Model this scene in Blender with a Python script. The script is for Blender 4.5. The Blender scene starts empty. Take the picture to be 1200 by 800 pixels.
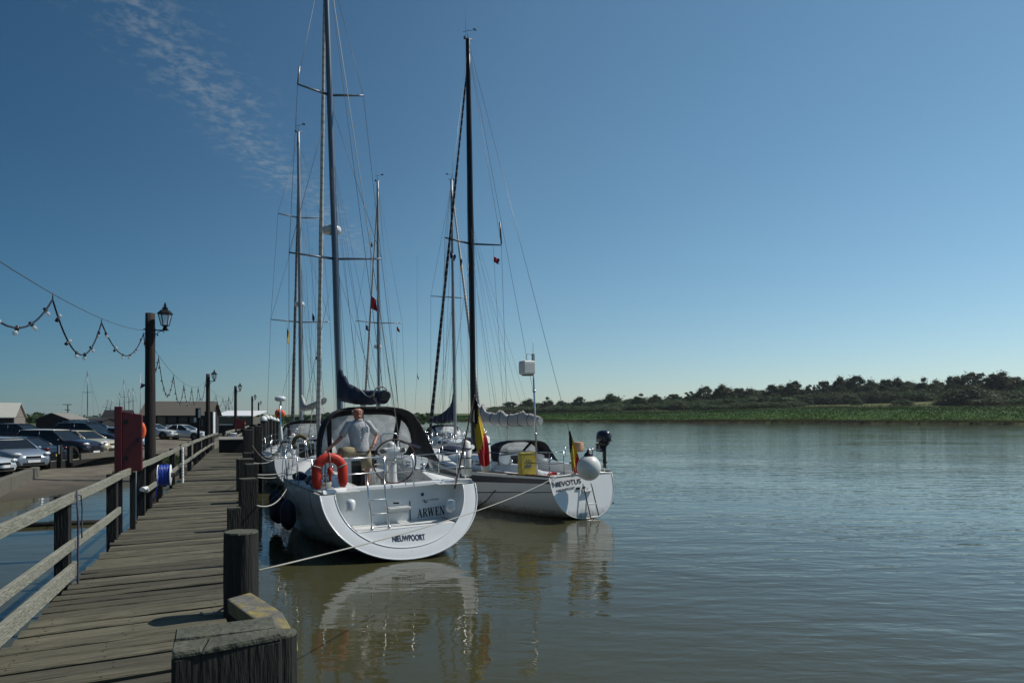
import bpy, bmesh, math, random
from mathutils import Vector, Matrix, noise
random.seed(7)
R = math.radians
sc = bpy.context.scene
COL = sc.collection
# ---------------------------------------------------------------- camera
F, CX, HY, H = 780.0, 600.0, 489.0, 2.75       # focal length and horizon of the 1200 px photograph, eye height over the water
cam_d = bpy.data.cameras.new("camera"); cam = bpy.data.objects.new("camera", cam_d); COL.objects.link(cam)
cam.location = (0, 0, H); cam.rotation_euler = (R(90), 0, 0)
cam_d.sensor_width = 36; cam_d.lens = 36 * F / 1200; cam_d.shift_y = (HY - 400) / 1200
cam_d.clip_start = 0.05; cam_d.clip_end = 9000
sc.camera = cam
sc.view_settings.view_transform = 'Standard'; sc.view_settings.look = 'None'
sc.view_settings.gamma = 1; sc.view_settings.exposure = -0.3
sc.render.resolution_x, sc.render.resolution_y = 1024, 682
sc.render.engine = 'CYCLES'
sc.cycles.max_bounces = 6; sc.cycles.transparent_max_bounces = 12
# ---------------------------------------------------------------- sky and sun
SUN_AZ, SUN_EL = 70, 51
w = bpy.data.worlds.new("World"); sc.world = w; w.use_nodes = True
nt = w.node_tree; N = nt.nodes; L = nt.links; bg = N['Background']
sky = N.new('ShaderNodeTexSky'); sky.sky_type = 'NISHITA'; sky.sun_disc = False
sky.sun_elevation = R(SUN_EL); sky.sun_rotation = R(SUN_AZ); sky.air_density = 1.0; sky.dust_density = 0.15; sky.ozone_density = 2.2; sky.altitude = 0
bg.inputs['Strength'].default_value = 0.10
def wmath(op, a, b=None, clamp=False):
    n = N.new('ShaderNodeMath'); n.operation = op; n.use_clamp = clamp
    for i, v in enumerate((a, b)):
        if v is None: continue
        if isinstance(v, (int, float)): n.inputs[i].default_value = v
        else: L.new(v, n.inputs[i])
    return n.outputs[0]
tc = N.new('ShaderNodeTexCoord'); sp = N.new('ShaderNodeSeparateXYZ'); L.new(tc.outputs['Generated'], sp.inputs[0])
zc = wmath('MAXIMUM', sp.outputs[2], 0.03)
cu = wmath('DIVIDE', sp.outputs[0], zc); cv = wmath('DIVIDE', sp.outputs[1], zc)   # a cloud sheet at one height
cb = N.new('ShaderNodeCombineXYZ'); L.new(wmath('MULTIPLY', cu, 8.5), cb.inputs[0]); L.new(wmath('MULTIPLY', cv, 8.0), cb.inputs[1])
n1 = N.new('ShaderNodeTexNoise'); n1.inputs['Scale'].default_value = 2.5; n1.inputs['Detail'].default_value = 7; n1.inputs['Roughness'].default_value = .62
n1.inputs['Distortion'].default_value = .2
L.new(cb.outputs[0], n1.inputs['Vector'])
cb2 = N.new('ShaderNodeCombineXYZ'); L.new(cu, cb2.inputs[0]); L.new(cv, cb2.inputs[1])
n2 = N.new('ShaderNodeTexNoise'); n2.inputs['Scale'].default_value = 2.6; n2.inputs['Detail'].default_value = 3
L.new(cb2.outputs[0], n2.inputs['Vector'])
off = wmath('ABSOLUTE', wmath('ADD', wmath('ADD', cu, 0.93), wmath('MULTIPLY', wmath('SUBTRACT', n2.outputs[0], .5), .35)))
band = wmath('SUBTRACT', 1.0, wmath('DIVIDE', off, 0.24), True)
fade = wmath('MULTIPLY', wmath('SUBTRACT', 4.6, cv, True), 1.0, True)
dens = wmath('MULTIPLY', wmath('SUBTRACT', wmath('ADD', n1.outputs[0], wmath('MULTIPLY', band, .15)), .56), 3.0, True)
up = wmath('GREATER_THAN', sp.outputs[2], 0.03)
cl = wmath('MULTIPLY', wmath('MULTIPLY', wmath('MULTIPLY', dens, band), fade), wmath('MULTIPLY', up, 0.44), True)
mx = N.new('ShaderNodeMix'); mx.data_type = 'RGBA'
# colour of the day's air: a cool cast over the whole sky, strongest low down
hz = wmath('POWER', wmath('SUBTRACT', 1.0, wmath('MAXIMUM', sp.outputs[2], 0.0), True), 7.0)
tm = N.new('ShaderNodeMix'); tm.data_type = 'RGBA'; L.new(hz, tm.inputs[0]); tm.inputs[6].default_value = (1, 1, 1, 1); tm.inputs[7].default_value = (1.04, .865, 1.02, 1)
tv = N.new('ShaderNodeVectorMath'); tv.operation = 'MULTIPLY'; L.new(sky.outputs[0], tv.inputs[0]); L.new(tm.outputs[2], tv.inputs[1])
# the half of the sky turned from the sun is deeper than the half round it
sdv = N.new('ShaderNodeVectorMath'); sdv.operation = 'DOT_PRODUCT'; L.new(tc.outputs['Generated'], sdv.inputs[0]); sdv.inputs[1].default_value = (math.sin(R(SUN_AZ)), math.cos(R(SUN_AZ)), 0)
deep = wmath('ADD', wmath('MULTIPLY', sdv.outputs['Value'], .46), .80)
rp_s = N.new('ShaderNodeValToRGB'); L.new(wmath('MULTIPLY_ADD', sdv.outputs['Value'], .5) if False else wmath('ADD', wmath('MULTIPLY', sdv.outputs['Value'], .5), .5), rp_s.inputs[0]); e_ = rp_s.color_ramp.elements
e_[0].position = .33; e_[0].color = (.40, .80, .96, 1); e_[1].position = .95; e_[1].color = (.80, 1.0, .94, 1); q_ = e_.new(.66); q_.color = (.82, 1.09, 1.06, 1)
tv3 = N.new('ShaderNodeVectorMath'); tv3.operation = 'MULTIPLY'; L.new(tv.outputs[0], tv3.inputs[0]); L.new(rp_s.outputs[0], tv3.inputs[1]); tv = tv3
tv2 = N.new('ShaderNodeVectorMath'); tv2.operation = 'SCALE'; L.new(tv.outputs[0], tv2.inputs[0]); L.new(deep, tv2.inputs['Scale'])
L.new(cl, mx.inputs[0]); L.new(tv2.outputs[0], mx.inputs[6]); mx.inputs[7].default_value = (4.4, 4.8, 5.0, 1)
L.new(mx.outputs[2], bg.inputs['Color'])
sl = bpy.data.lights.new("sun", 'SUN'); sl.energy = 5.0; sl.angle = R(.53); sl.color = (1, .955, .88)
so = bpy.data.objects.new("sun", sl); COL.objects.link(so); so.location = (60, 30, 90)
SD = Vector((math.sin(R(SUN_AZ)) * math.cos(R(SUN_EL)), math.cos(R(SUN_AZ)) * math.cos(R(SUN_EL)), math.sin(R(SUN_EL))))
so.rotation_euler = SD.to_track_quat('Z', 'Y').to_euler()
# ---------------------------------------------------------------- helpers
def P(px, py, Y): return Vector(((px - CX) / F * Y, Y, H - (py - HY) / F * Y))
def V(*a): return Vector(a)
def lerp(a, b, t): return a + (b - a) * t
def interp(tab, t):
    if t <= tab[0][0]: return tab[0][1]
    for (a, va), (b, vb) in zip(tab, tab[1:]):
        if t <= b:
            k = (t - a) / (b - a); k = k * k * (3 - 2 * k) * .35 + k * .65
            return va + (vb - va) * k
    return tab[-1][1]
def frame(d):
    d = d.normalized(); u = Vector((0, 0, 1)) if abs(d.z) < .9 else Vector((0, 1, 0))
    a = u.cross(d).normalized(); return a, d.cross(a)
class MB:
    def __init__(s): s.v = []; s.f = []; s.m = []; s.s = []
    def add(s, vs, fs, smooth=False, mi=0):
        o = len(s.v); s.v += [tuple(v) for v in vs]
        for f in fs: s.f.append([i + o for i in f]); s.m.append(mi); s.s.append(smooth)
        return s
    def hexa(s, p, mi=0, smooth=False):     # 0-3 bottom ring, 4-7 top ring
        return s.add(p, [(3, 2, 1, 0), (4, 5, 6, 7), (0, 1, 5, 4), (1, 2, 6, 5), (2, 3, 7, 6), (3, 0, 4, 7)], smooth, mi)
    def box(s, c, d, rot=None, mi=0):
        c = Vector(c); x, y, z = d[0] / 2, d[1] / 2, d[2] / 2
        p = [Vector(q) for q in ((-x, -y, -z), (x, -y, -z), (x, y, -z), (-x, y, -z), (-x, -y, z), (x, -y, z), (x, y, z), (-x, y, z))]
        if rot is not None: p = [rot @ q for q in p]
        return s.hexa([c + q for q in p], mi)
    def beam(s, a, b, wd, ht, mi=0, up=Vector((0, 0, 1))):    # a bar from a to b
        a, b = Vector(a), Vector(b); d = (b - a).normalized(); r = d.cross(up).normalized(); u = r.cross(d)
        r *= wd / 2; u *= ht / 2
        return s.hexa([a - r - u, a + r - u, b + r - u, b - r - u, a - r + u, a + r + u, b + r + u, b - r + u], mi)
    def tube(s, pts, r, n=6, caps=True, mi=0, closed=False):
        pts = [Vector(p) for p in pts]; k = len(pts); rs = r if isinstance(r, (list, tuple)) else [r] * k
        vs = []; a = None
        for i, p in enumerate(pts):
            if closed: d = pts[(i + 1) % k] - pts[i - 1]
            else: d = pts[min(i + 1, k - 1)] - pts[max(i - 1, 0)]
            if d.length < 1e-9: d = Vector((0, 0, 1))
            d.normalize()
            if a is None: a, b = frame(d)
            else: a = (a - d * a.dot(d)).normalized(); b = d.cross(a)
            for j in range(n):
                t = 2 * math.pi * j / n; vs.append(p + (a * math.cos(t) + b * math.sin(t)) * rs[i])
        fs = []
        for i in range(k if closed else k - 1):
            i2 = (i + 1) % k
            for j in range(n): fs.append((i * n + j, i * n + (j + 1) % n, i2 * n + (j + 1) % n, i2 * n + j))
        s.add(vs, fs, True, mi)
        if caps and not closed:
            o = len(s.v) - len(vs)
            s.f.append([o + j for j in range(n)][::-1]); s.m.append(mi); s.s.append(False)
            s.f.append([o + (k - 1) * n + j for j in range(n)]); s.m.append(mi); s.s.append(False)
        return s
    def loft(s, rings, closed=True, caps=True, smooth=True, mi=0):
        n = len(rings[0]); vs = [v for r in rings for v in r]; fs = []
        for i in range(len(rings) - 1):
            for j in range(n if closed else n - 1):
                fs.append((i * n + j, i * n + (j + 1) % n, (i + 1) * n + (j + 1) % n, (i + 1) * n + j))
        s.add(vs, fs, smooth, mi)
        if caps and closed:
            o = len(s.v) - len(vs); m = (len(rings) - 1) * n
            s.f.append([o + j for j in range(n)][::-1]); s.m.append(mi); s.s.append(False)
            s.f.append([o + m + j for j in range(n)]); s.m.append(mi); s.s.append(False)
        return s
    def lathe(s, prof, n=12, c=(0, 0, 0), rot=None, mi=0):
        c = Vector(c); rings = []
        for r, z in prof:
            ring = []
            for j in range(n):
                t = 2 * math.pi * j / n; q = Vector((r * math.cos(t), r * math.sin(t), z))
                ring.append(c + (rot @ q if rot is not None else q))
            rings.append(ring)
        return s.loft(rings, mi=mi)
    def ell(s, c, r, nu=12, nv=8, rot=None, mi=0):
        prof = [(math.sin(math.pi * i / nv), -math.cos(math.pi * i / nv)) for i in range(nv + 1)]
        prof[0] = (.02, -1); prof[-1] = (.02, 1); c = Vector(c); rings = []
        for a, z in prof:
            ring = []
            for j in range(nu):
                t = 2 * math.pi * j / nu; q = Vector((a * math.cos(t) * r[0], a * math.sin(t) * r[1], z * r[2]))
                ring.append(c + (rot @ q if rot is not None else q))
            rings.append(ring)
        return s.loft(rings, mi=mi)
    def prism(s, poly, o, ux, uy, dz, mi=0):
        o, ux, uy, dz = Vector(o), Vector(ux), Vector(uy), Vector(dz); n = len(poly)
        a = [o + ux * x + uy * y for x, y in poly]; b = [p + dz for p in a]
        fs = [list(range(n))[::-1], list(range(n, 2 * n))] + [(i, (i + 1) % n, n + (i + 1) % n, n + i) for i in range(n)]
        return s.add(a + b, fs, False, mi)
    def mesh(s, name, mats):
        me = bpy.data.meshes.new(name); me.from_pydata(s.v, [], s.f)
        for m in (mats if isinstance(mats, (list, tuple)) else [mats]): me.materials.append(m)
        me.polygons.foreach_set('use_smooth', s.s); me.polygons.foreach_set('material_index', s.m)
        bm = bmesh.new(); bm.from_mesh(me); bmesh.ops.recalc_face_normals(bm, faces=bm.faces); bm.to_mesh(me); bm.free()
        me.update(); return me
    def build(s, name, mats, parent=None, bevel=0, loc=None, label=None, solid=0):
        return link(name, s.mesh(name, mats), parent, bevel, loc, label, solid)
def link(name, me, parent=None, bevel=0, loc=None, label=None, solid=0):
    o = bpy.data.objects.new(name, me); COL.objects.link(o)
    if parent: o.parent = parent
    if loc is not None: o.location = loc
    if label: o['label'] = label
    if solid:
        m = o.modifiers.new('thick', 'SOLIDIFY'); m.thickness = solid; m.offset = 0
    if bevel:
        m = o.modifiers.new('bevel', 'BEVEL'); m.width = bevel; m.segments = 2; m.limit_method = 'ANGLE'; m.angle_limit = R(40)
    return o
def tag(o, label, cat, group=None):
    o['label'] = label; o['category'] = cat
    if group: o['group'] = group
    return o
def thing(name, label, cat, loc=(0, 0, 0), rot=(0, 0, 0), group=None):
    o = bpy.data.objects.new(name, None); COL.objects.link(o); o.empty_display_size = .3
    o.location = loc; o.rotation_euler = rot
    return tag(o, label, cat, group)
def kids(o): return [c for c in bpy.data.objects if c.parent == o]
def copy_tree(o, loc, rz, label=None, group=None, scale=None):
    r = o.copy(); COL.objects.link(r); r.location = loc; r.rotation_euler = (0, 0, rz)
    if scale: r.scale = scale if isinstance(scale, (tuple, list)) else (scale,) * 3
    if label: r['label'] = label
    if group: r['group'] = group
    for ch in KIDS[o.name]:
        c = ch.copy(); COL.objects.link(c); c.parent = r
        for g in KIDS.get(ch.name, []):
            d = g.copy(); COL.objects.link(d); d.parent = c
    return r
KIDS = {}
def remember(o):
    KIDS[o.name] = kids(o)
    for c in KIDS[o.name]: KIDS[c.name] = kids(c)
# ---------------------------------------------------------------- materials
def mat(name, col, rough=.5, metal=0, var=.12, scale=4, bump=0, bscale=30, stretch=(1, 1, 1), rnd=0, coat=0, dirt=None, dirt_amt=.5, dscale=1.5, alpha=1, spec=None, trans=0, ior=None):
    m = bpy.data.materials.new(name); m.use_nodes = True; t = m.node_tree; b = t.nodes['Principled BSDF']
    b.inputs['Roughness'].default_value = rough; b.inputs['Metallic'].default_value = metal
    if coat: b.inputs['Coat Weight'].default_value = coat; b.inputs['Coat Roughness'].default_value = .06
    if alpha < 1: b.inputs['Alpha'].default_value = alpha
    if spec is not None: b.inputs['Specular IOR Level'].default_value = spec
    if trans: b.inputs['Transmission Weight'].default_value = trans
    if ior: b.inputs['IOR'].default_value = ior
    tc = t.nodes.new('ShaderNodeTexCoord'); mp = t.nodes.new('ShaderNodeMapping'); mp.inputs['Scale'].default_value = stretch
    vec = tc.outputs['Object']
    if rnd:
        oi = t.nodes.new('ShaderNodeObjectInfo'); ad = t.nodes.new('ShaderNodeVectorMath'); ad.operation = 'ADD'
        ml = t.nodes.new('ShaderNodeMath'); ml.operation = 'MULTIPLY'; ml.inputs[1].default_value = 57
        t.links.new(oi.outputs['Random'], ml.inputs[0]); t.links.new(vec, ad.inputs[0]); t.links.new(ml.outputs[0], ad.inputs[1]); vec = ad.outputs[0]
    t.links.new(vec, mp.inputs['Vector'])
    n = t.nodes.new('ShaderNodeTexNoise'); n.inputs['Scale'].default_value = scale; n.inputs['Detail'].default_value = 6; n.inputs['Roughness'].default_value = .62
    t.links.new(mp.outputs[0], n.inputs['Vector'])
    cr = t.nodes.new('ShaderNodeMapRange'); cr.inputs[1].default_value = .25; cr.inputs[2].default_value = .75
    cr.inputs[3].default_value = 1 - var; cr.inputs[4].default_value = 1 + var; t.links.new(n.outputs[0], cr.inputs[0])
    val = cr.outputs[0]
    if rnd:
        mr = t.nodes.new('ShaderNodeMapRange'); mr.inputs[3].default_value = 1 - rnd; mr.inputs[4].default_value = 1 + rnd
        t.links.new(oi.outputs['Random'], mr.inputs[0]); mm = t.nodes.new('ShaderNodeMath'); mm.operation = 'MULTIPLY'
        t.links.new(val, mm.inputs[0]); t.links.new(mr.outputs[0], mm.inputs[1]); val = mm.outputs[0]
    vm = t.nodes.new('ShaderNodeVectorMath'); vm.operation = 'SCALE'; vm.inputs[0].default_value = col[:3]; t.links.new(val, vm.inputs['Scale'])
    outc = vm.outputs[0]
    if dirt is not None:
        n3 = t.nodes.new('ShaderNodeTexNoise'); n3.inputs['Scale'].default_value = dscale; n3.inputs['Detail'].default_value = 8; n3.inputs['Roughness'].default_value = .7
        t.links.new(vec, n3.inputs['Vector']); r3 = t.nodes.new('ShaderNodeMapRange'); r3.inputs[1].default_value = .48; r3.inputs[2].default_value = .72; r3.inputs[4].default_value = dirt_amt
        t.links.new(n3.outputs[0], r3.inputs[0]); mx = t.nodes.new('ShaderNodeMix'); mx.data_type = 'RGBA'
        t.links.new(r3.outputs[0], mx.inputs[0]); t.links.new(outc, mx.inputs[6]); mx.inputs[7].default_value = (*dirt, 1); outc = mx.outputs[2]
    t.links.new(outc, b.inputs['Base Color'])
    if bump:
        n2 = t.nodes.new('ShaderNodeTexNoise'); n2.inputs['Scale'].default_value = bscale; n2.inputs['Detail'].default_value = 5
        t.links.new(mp.outputs[0], n2.inputs['Vector']); bp = t.nodes.new('ShaderNodeBump'); bp.inputs['Strength'].default_value = bump; bp.inputs['Distance'].default_value = .02
        t.links.new(n2.outputs[0], bp.inputs['Height']); t.links.new(bp.outputs[0], b.inputs['Normal'])
    return m
M = {}
M['gel'] = mat('white_gelcoat', (.74, .76, .76), .22, var=.03, scale=2, dirt=(.5, .49, .44), dirt_amt=.18, dscale=1.2, coat=.3)
M['gel2'] = mat('cream_gelcoat', (.66, .66, .62), .3, var=.05, scale=2, dirt=(.4, .37, .3), dirt_amt=.3, dscale=1.4)
M['deck'] = mat('deck_nonskid', (.62, .63, .61), .6, var=.06, scale=9, bump=.2, bscale=160)
M['antifoul'] = mat('antifouling', (.03, .035, .05), .6, var=.3, scale=5)
M['navy_stripe'] = mat('navy_stripe', (.012, .016, .035), .3, var=.1)
M['canvas'] = mat('black_canvas', (.012, .013, .018), .85, var=.25, scale=6, bump=.4, bscale=9)
M['navy'] = mat('navy_canvas', (.01, .014, .045), .8, var=.3, scale=5, bump=.6, bscale=6)
M['vinyl'] = mat('clear_vinyl', (.78, .80, .80), .12, var=.3, scale=5, alpha=.80, bump=.3, bscale=5)
M['glass'] = mat('dark_glass', (.012, .016, .02), .06, var=.1)
M['steel'] = mat('stainless_steel', (.55, .56, .57), .22, metal=1, var=.08)
M['alloy'] = mat('anodised_alloy', (.16, .19, .23), .42, metal=.6, var=.08, stretch=(1, 1, .2))
M['alloy_pale'] = mat('pale_alloy', (.30, .32, .34), .45, metal=.5, var=.1)
M['black_alloy'] = mat('black_alloy', (.008, .009, .012), .38, metal=.2, var=.15)
M['wire'] = mat('rigging_wire', (.12, .13, .14), .4, metal=.5, var=.05)
M['rope'] = mat('white_rope', (.36, .35, .31), .85, var=.2, scale=60)
M['rope_dark'] = mat('dark_rope', (.06, .07, .10), .85, var=.3, scale=60)
M['sail'] = mat('white_sailcloth', (.44, .43, .41), .8, var=.12, scale=4, bump=.5, bscale=4)
M['leather'] = mat('brown_leather', (.055, .02, .014), .55, var=.2)
M['red_buoy'] = mat('orange_red_buoy_cover', (.55, .028, .012), .55, var=.15, scale=5, bump=.2, bscale=12)
M['orange'] = mat('orange_cloth', (.75, .12, .02), .6, var=.2)
M['fender_blue'] = mat('navy_fender', (.006, .009, .026), .45, var=.25)
M['fender_white'] = mat('white_fender', (.68, .68, .65), .4, var=.08, dirt=(.35, .33, .28), dirt_amt=.3, dscale=4)
M['black'] = mat('black_plastic', (.01, .01, .012), .4, var=.2)
M['rubber'] = mat('black_rubber', (.012, .012, .012), .8, var=.2)
M['flag_black'] = mat('flag_black', (.012, .012, .014), .8)
M['flag_yellow'] = mat('flag_yellow', (.55, .36, .02), .8)
M['flag_red'] = mat('flag_red', (.42, .015, .02), .8)
M['flag_blue'] = mat('flag_blue', (.015, .04, .14), .8)
M['flag_white'] = mat('flag_white', (.6, .6, .6), .8)
M['varnish'] = mat('varnished_wood', (.11, .05, .022), .3, var=.25, scale=8, stretch=(6, 6, .6))
M['teak'] = mat('weathered_teak', (.30, .24, .17), .7, var=.2, scale=8, stretch=(10, .6, 10))
M['yellow_pvc'] = mat('yellow_pvc', (.52, .40, .06), .5, var=.12, scale=7)
M['print_dark'] = mat('dark_lettering', (.01, .014, .03), .4, var=.02)
M['wood_plank'] = mat('weathered_plank', (.088, .080, .052), .82, var=.7, scale=5, stretch=(.55, 9, 6), bump=.9, bscale=9, rnd=.38, dirt=(.045, .042, .03), dirt_amt=.7, dscale=2.2)
M['wood_rail'] = mat('pale_weathered_rail', (.215, .212, .170), .8, var=.4, scale=5, stretch=(7, .5, 7), bump=.7, bscale=8, dirt=(.12, .12, .08), dirt_amt=.6, dscale=2.5)
M['wood_dark'] = mat('creosoted_timber', (.012, .0115, .010), .85, var=.4, scale=5, stretch=(6, 6, .7), bump=.8, bscale=9, dirt=(.026, .026, .020), dirt_amt=.6, dscale=2)
M['wood_post'] = mat('tarred_post', (.018, .012, .011), .8, var=.4, scale=6, stretch=(7, 7, .5), bump=.8, bscale=9)
M['wood_end'] = mat('grey_end_grain', (.075, .079, .058), .9, var=.4, scale=7, bump=.9, bscale=30, dirt=(.06, .065, .04), dirt_amt=.8, dscale=6)
M['lichen'] = mat('lichen_timber', (.12, .115, .10), .9, var=.35, scale=6, bump=.8, bscale=14, dirt=(.34, .26, .03), dirt_amt=.9, dscale=5)
M['iron'] = mat('black_iron', (.008, .008, .009), .45, metal=.3, var=.2)
M['lamp_glass'] = mat('lantern_glass', (.5, .55, .55), .1, alpha=.3)
M['bulb'] = mat('clear_bulb', (.6, .63, .65), .06, alpha=.5, var=.02)
M['red_paint'] = mat('red_paint', (.085, .003, .008), .4, var=.15, scale=3)
M['hose'] = mat('blue_hose', (.01, .045, .32), .4, var=.1)
M['white_paint'] = mat('white_paint', (.72, .73, .71), .5, var=.08, dirt=(.4, .38, .32), dirt_amt=.4, dscale=3)
M['concrete'] = mat('concrete', (.12, .112, .09), .9, var=.25, scale=6, bump=.5, bscale=25, dirt=(.10, .10, .07), dirt_amt=.6, dscale=1.5)
M['wall_dark'] = mat('black_weatherboard', (.016, .015, .017), .8, var=.4, scale=3, stretch=(1, 1, 14), bump=.8, bscale=6)
M['wall_grey'] = mat('grey_weatherboard', (.20, .175, .15), .85, var=.3, scale=3, stretch=(1, 1, 12), bump=.8, bscale=6)
M['roof_pale'] = mat('pale_sheet_roof', (.42, .42, .37), .7, var=.15, scale=3, stretch=(6, 1, 1))
M['roof_grey'] = mat('grey_felt_roof', (.20, .19, .17), .85, var=.2, scale=3)
M['roof_tile'] = mat('brown_tile_roof', (.105, .093, .075), .85, var=.2, scale=5, stretch=(1, 4, 4), bump=.5, bscale=12)
M['roof_white'] = mat('white_roof', (.72, .73, .73), .5, var=.06)
M['bark'] = mat('bark', (.05, .042, .03), .9, var=.3, scale=6, bump=.8, bscale=20)
def leafy(m, k=.38):
    t = m.node_tree; b = t.nodes['Principled BSDF']; src = b.inputs['Base Color'].links[0].from_socket; tr_ = t.nodes.new('ShaderNodeBsdfTranslucent'); t.links.new(src, tr_.inputs['Color'])
    ms = t.nodes.new('ShaderNodeMixShader'); ms.inputs[0].default_value = k; t.links.new(b.outputs[0], ms.inputs[1]); t.links.new(tr_.outputs[0], ms.inputs[2]); t.links.new(ms.outputs[0], t.nodes['Material Output'].inputs['Surface']); return m
def leaf(name, col):
    m = mat(name, col, .65, var=.35, scale=.45, rnd=.22, spec=.2); return leafy(m)
M['leaf_dark'] = leaf('dark_leaves', (.036, .066, .026)); M['leaf_mid'] = leaf('mid_green_leaves', (.054, .086, .034)); M['leaf_pale'] = leaf('pale_green_leaves', (.085, .108, .052)); M['leaf_olive'] = leaf('olive_leaves', (.058, .072, .030))
M['tyre'] = M['rubber']
M['rim'] = mat('wheel_rim', (.35, .36, .37), .35, metal=.8, var=.05)
M['lens'] = mat('lamp_lens', (.7, .72, .72), .1, var=.03)
M['tail'] = mat('tail_lens', (.13, .006, .008), .2, var=.05)
def paint(name, c): return mat(name, c, .28, metal=.25, var=.04, coat=.8)
M['skin'] = mat('skin', (.40, .17, .115), .5, var=.12, scale=9)
M['shirt'] = mat('pale_grey_shirt', (.42, .43, .45), .85, var=.1, scale=12, bump=.5, bscale=18)
M['shorts'] = mat('khaki_shorts', (.27, .225, .14), .85, var=.12, scale=12, bump=.4, bscale=18)
M['hair'] = mat('grey_hair', (.20, .19, .18), .8, var=.2)
def striped(name, a, b, sc_, tilt=.6):
    m = mat(name, a, .8, var=.1); t = m.node_tree; bs = t.nodes['Principled BSDF']
    tc = t.nodes.new('ShaderNodeTexCoord'); mp = t.nodes.new('ShaderNodeMapping'); mp.inputs['Scale'].default_value = (tilt * 6, tilt * 6, 1)
    wv = t.nodes.new('ShaderNodeTexWave'); wv.bands_direction = 'Z'; wv.inputs['Scale'].default_value = sc_; wv.inputs['Distortion'].default_value = 1.5
    t.links.new(tc.outputs['Object'], mp.inputs[0]); t.links.new(mp.outputs[0], wv.inputs[0])
    r = t.nodes.new('ShaderNodeMapRange'); r.inputs[1].default_value = .72; r.inputs[2].default_value = .8; t.links.new(wv.outputs['Fac'], r.inputs[0])
    mx = t.nodes.new('ShaderNodeMix'); mx.data_type = 'RGBA'; t.links.new(r.outputs[0], mx.inputs[0]); mx.inputs[6].default_value = (*a, 1); mx.inputs[7].default_value = (*b, 1)
    t.links.new(mx.outputs[2], bs.inputs['Base Color']); return m
M['furl_white'] = striped('furled_white_sail', (.52, .52, .49), (.38, .38, .37), 1.6)
M['furl_dark'] = striped('furled_navy_strip', (.010, .012, .02), (.16, .16, .17), 1.3)
M['furl_grey'] = striped('furled_grey_strip', (.16, .165, .17), (.10, .10, .11), 1.2)

def hull_paint(name, c):
    """gelcoat with a brown scum line over the waterline and faint run marks"""
    m = mat(name, c, .2, var=.03, scale=2, dirt=(.45, .43, .37), dirt_amt=.16, dscale=1.1, coat=.3); t = m.node_tree; b = t.nodes['Principled BSDF']; A_ = t.nodes.new; K_ = t.links.new
    tc = A_('ShaderNodeTexCoord'); s = A_('ShaderNodeSeparateXYZ'); K_(tc.outputs['Object'], s.inputs[0]); mp = A_('ShaderNodeMapping'); mp.inputs['Scale'].default_value = (5, 5, .5); K_(tc.outputs['Object'], mp.inputs[0])
    n = A_('ShaderNodeTexNoise'); n.inputs['Scale'].default_value = 2; n.inputs['Detail'].default_value = 5; K_(mp.outputs[0], n.inputs['Vector'])
    a = A_('ShaderNodeMath'); a.operation = 'MULTIPLY_ADD'; K_(n.outputs[0], a.inputs[0]); a.inputs[1].default_value = -.42; K_(s.outputs[2], a.inputs[2])
    r = A_('ShaderNodeMapRange'); r.inputs[1].default_value = -.16; r.inputs[2].default_value = .10; r.inputs[3].default_value = .75; r.inputs[4].default_value = 0; K_(a.outputs[0], r.inputs[0])
    src = b.inputs['Base Color'].links[0].from_socket; mx = A_('ShaderNodeMix'); mx.data_type = 'RGBA'; K_(r.outputs[0], mx.inputs[0]); K_(src, mx.inputs[6]); mx.inputs[7].default_value = (.12, .105, .06, 1); K_(mx.outputs[2], b.inputs['Base Color']); return m
M['hull'] = hull_paint('hull_gelcoat', (.72, .74, .74)); M['hull2'] = hull_paint('cream_hull_gelcoat', (.72, .73, .72))
M['nail'] = mat('rusty_nail', (.018, .014, .011), .7)

leafy(M['vinyl'], .45)
# ================================================================ SETTING
K = F / 933.0
def structure(o, kind='structure'): o['kind'] = kind; return o
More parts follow.
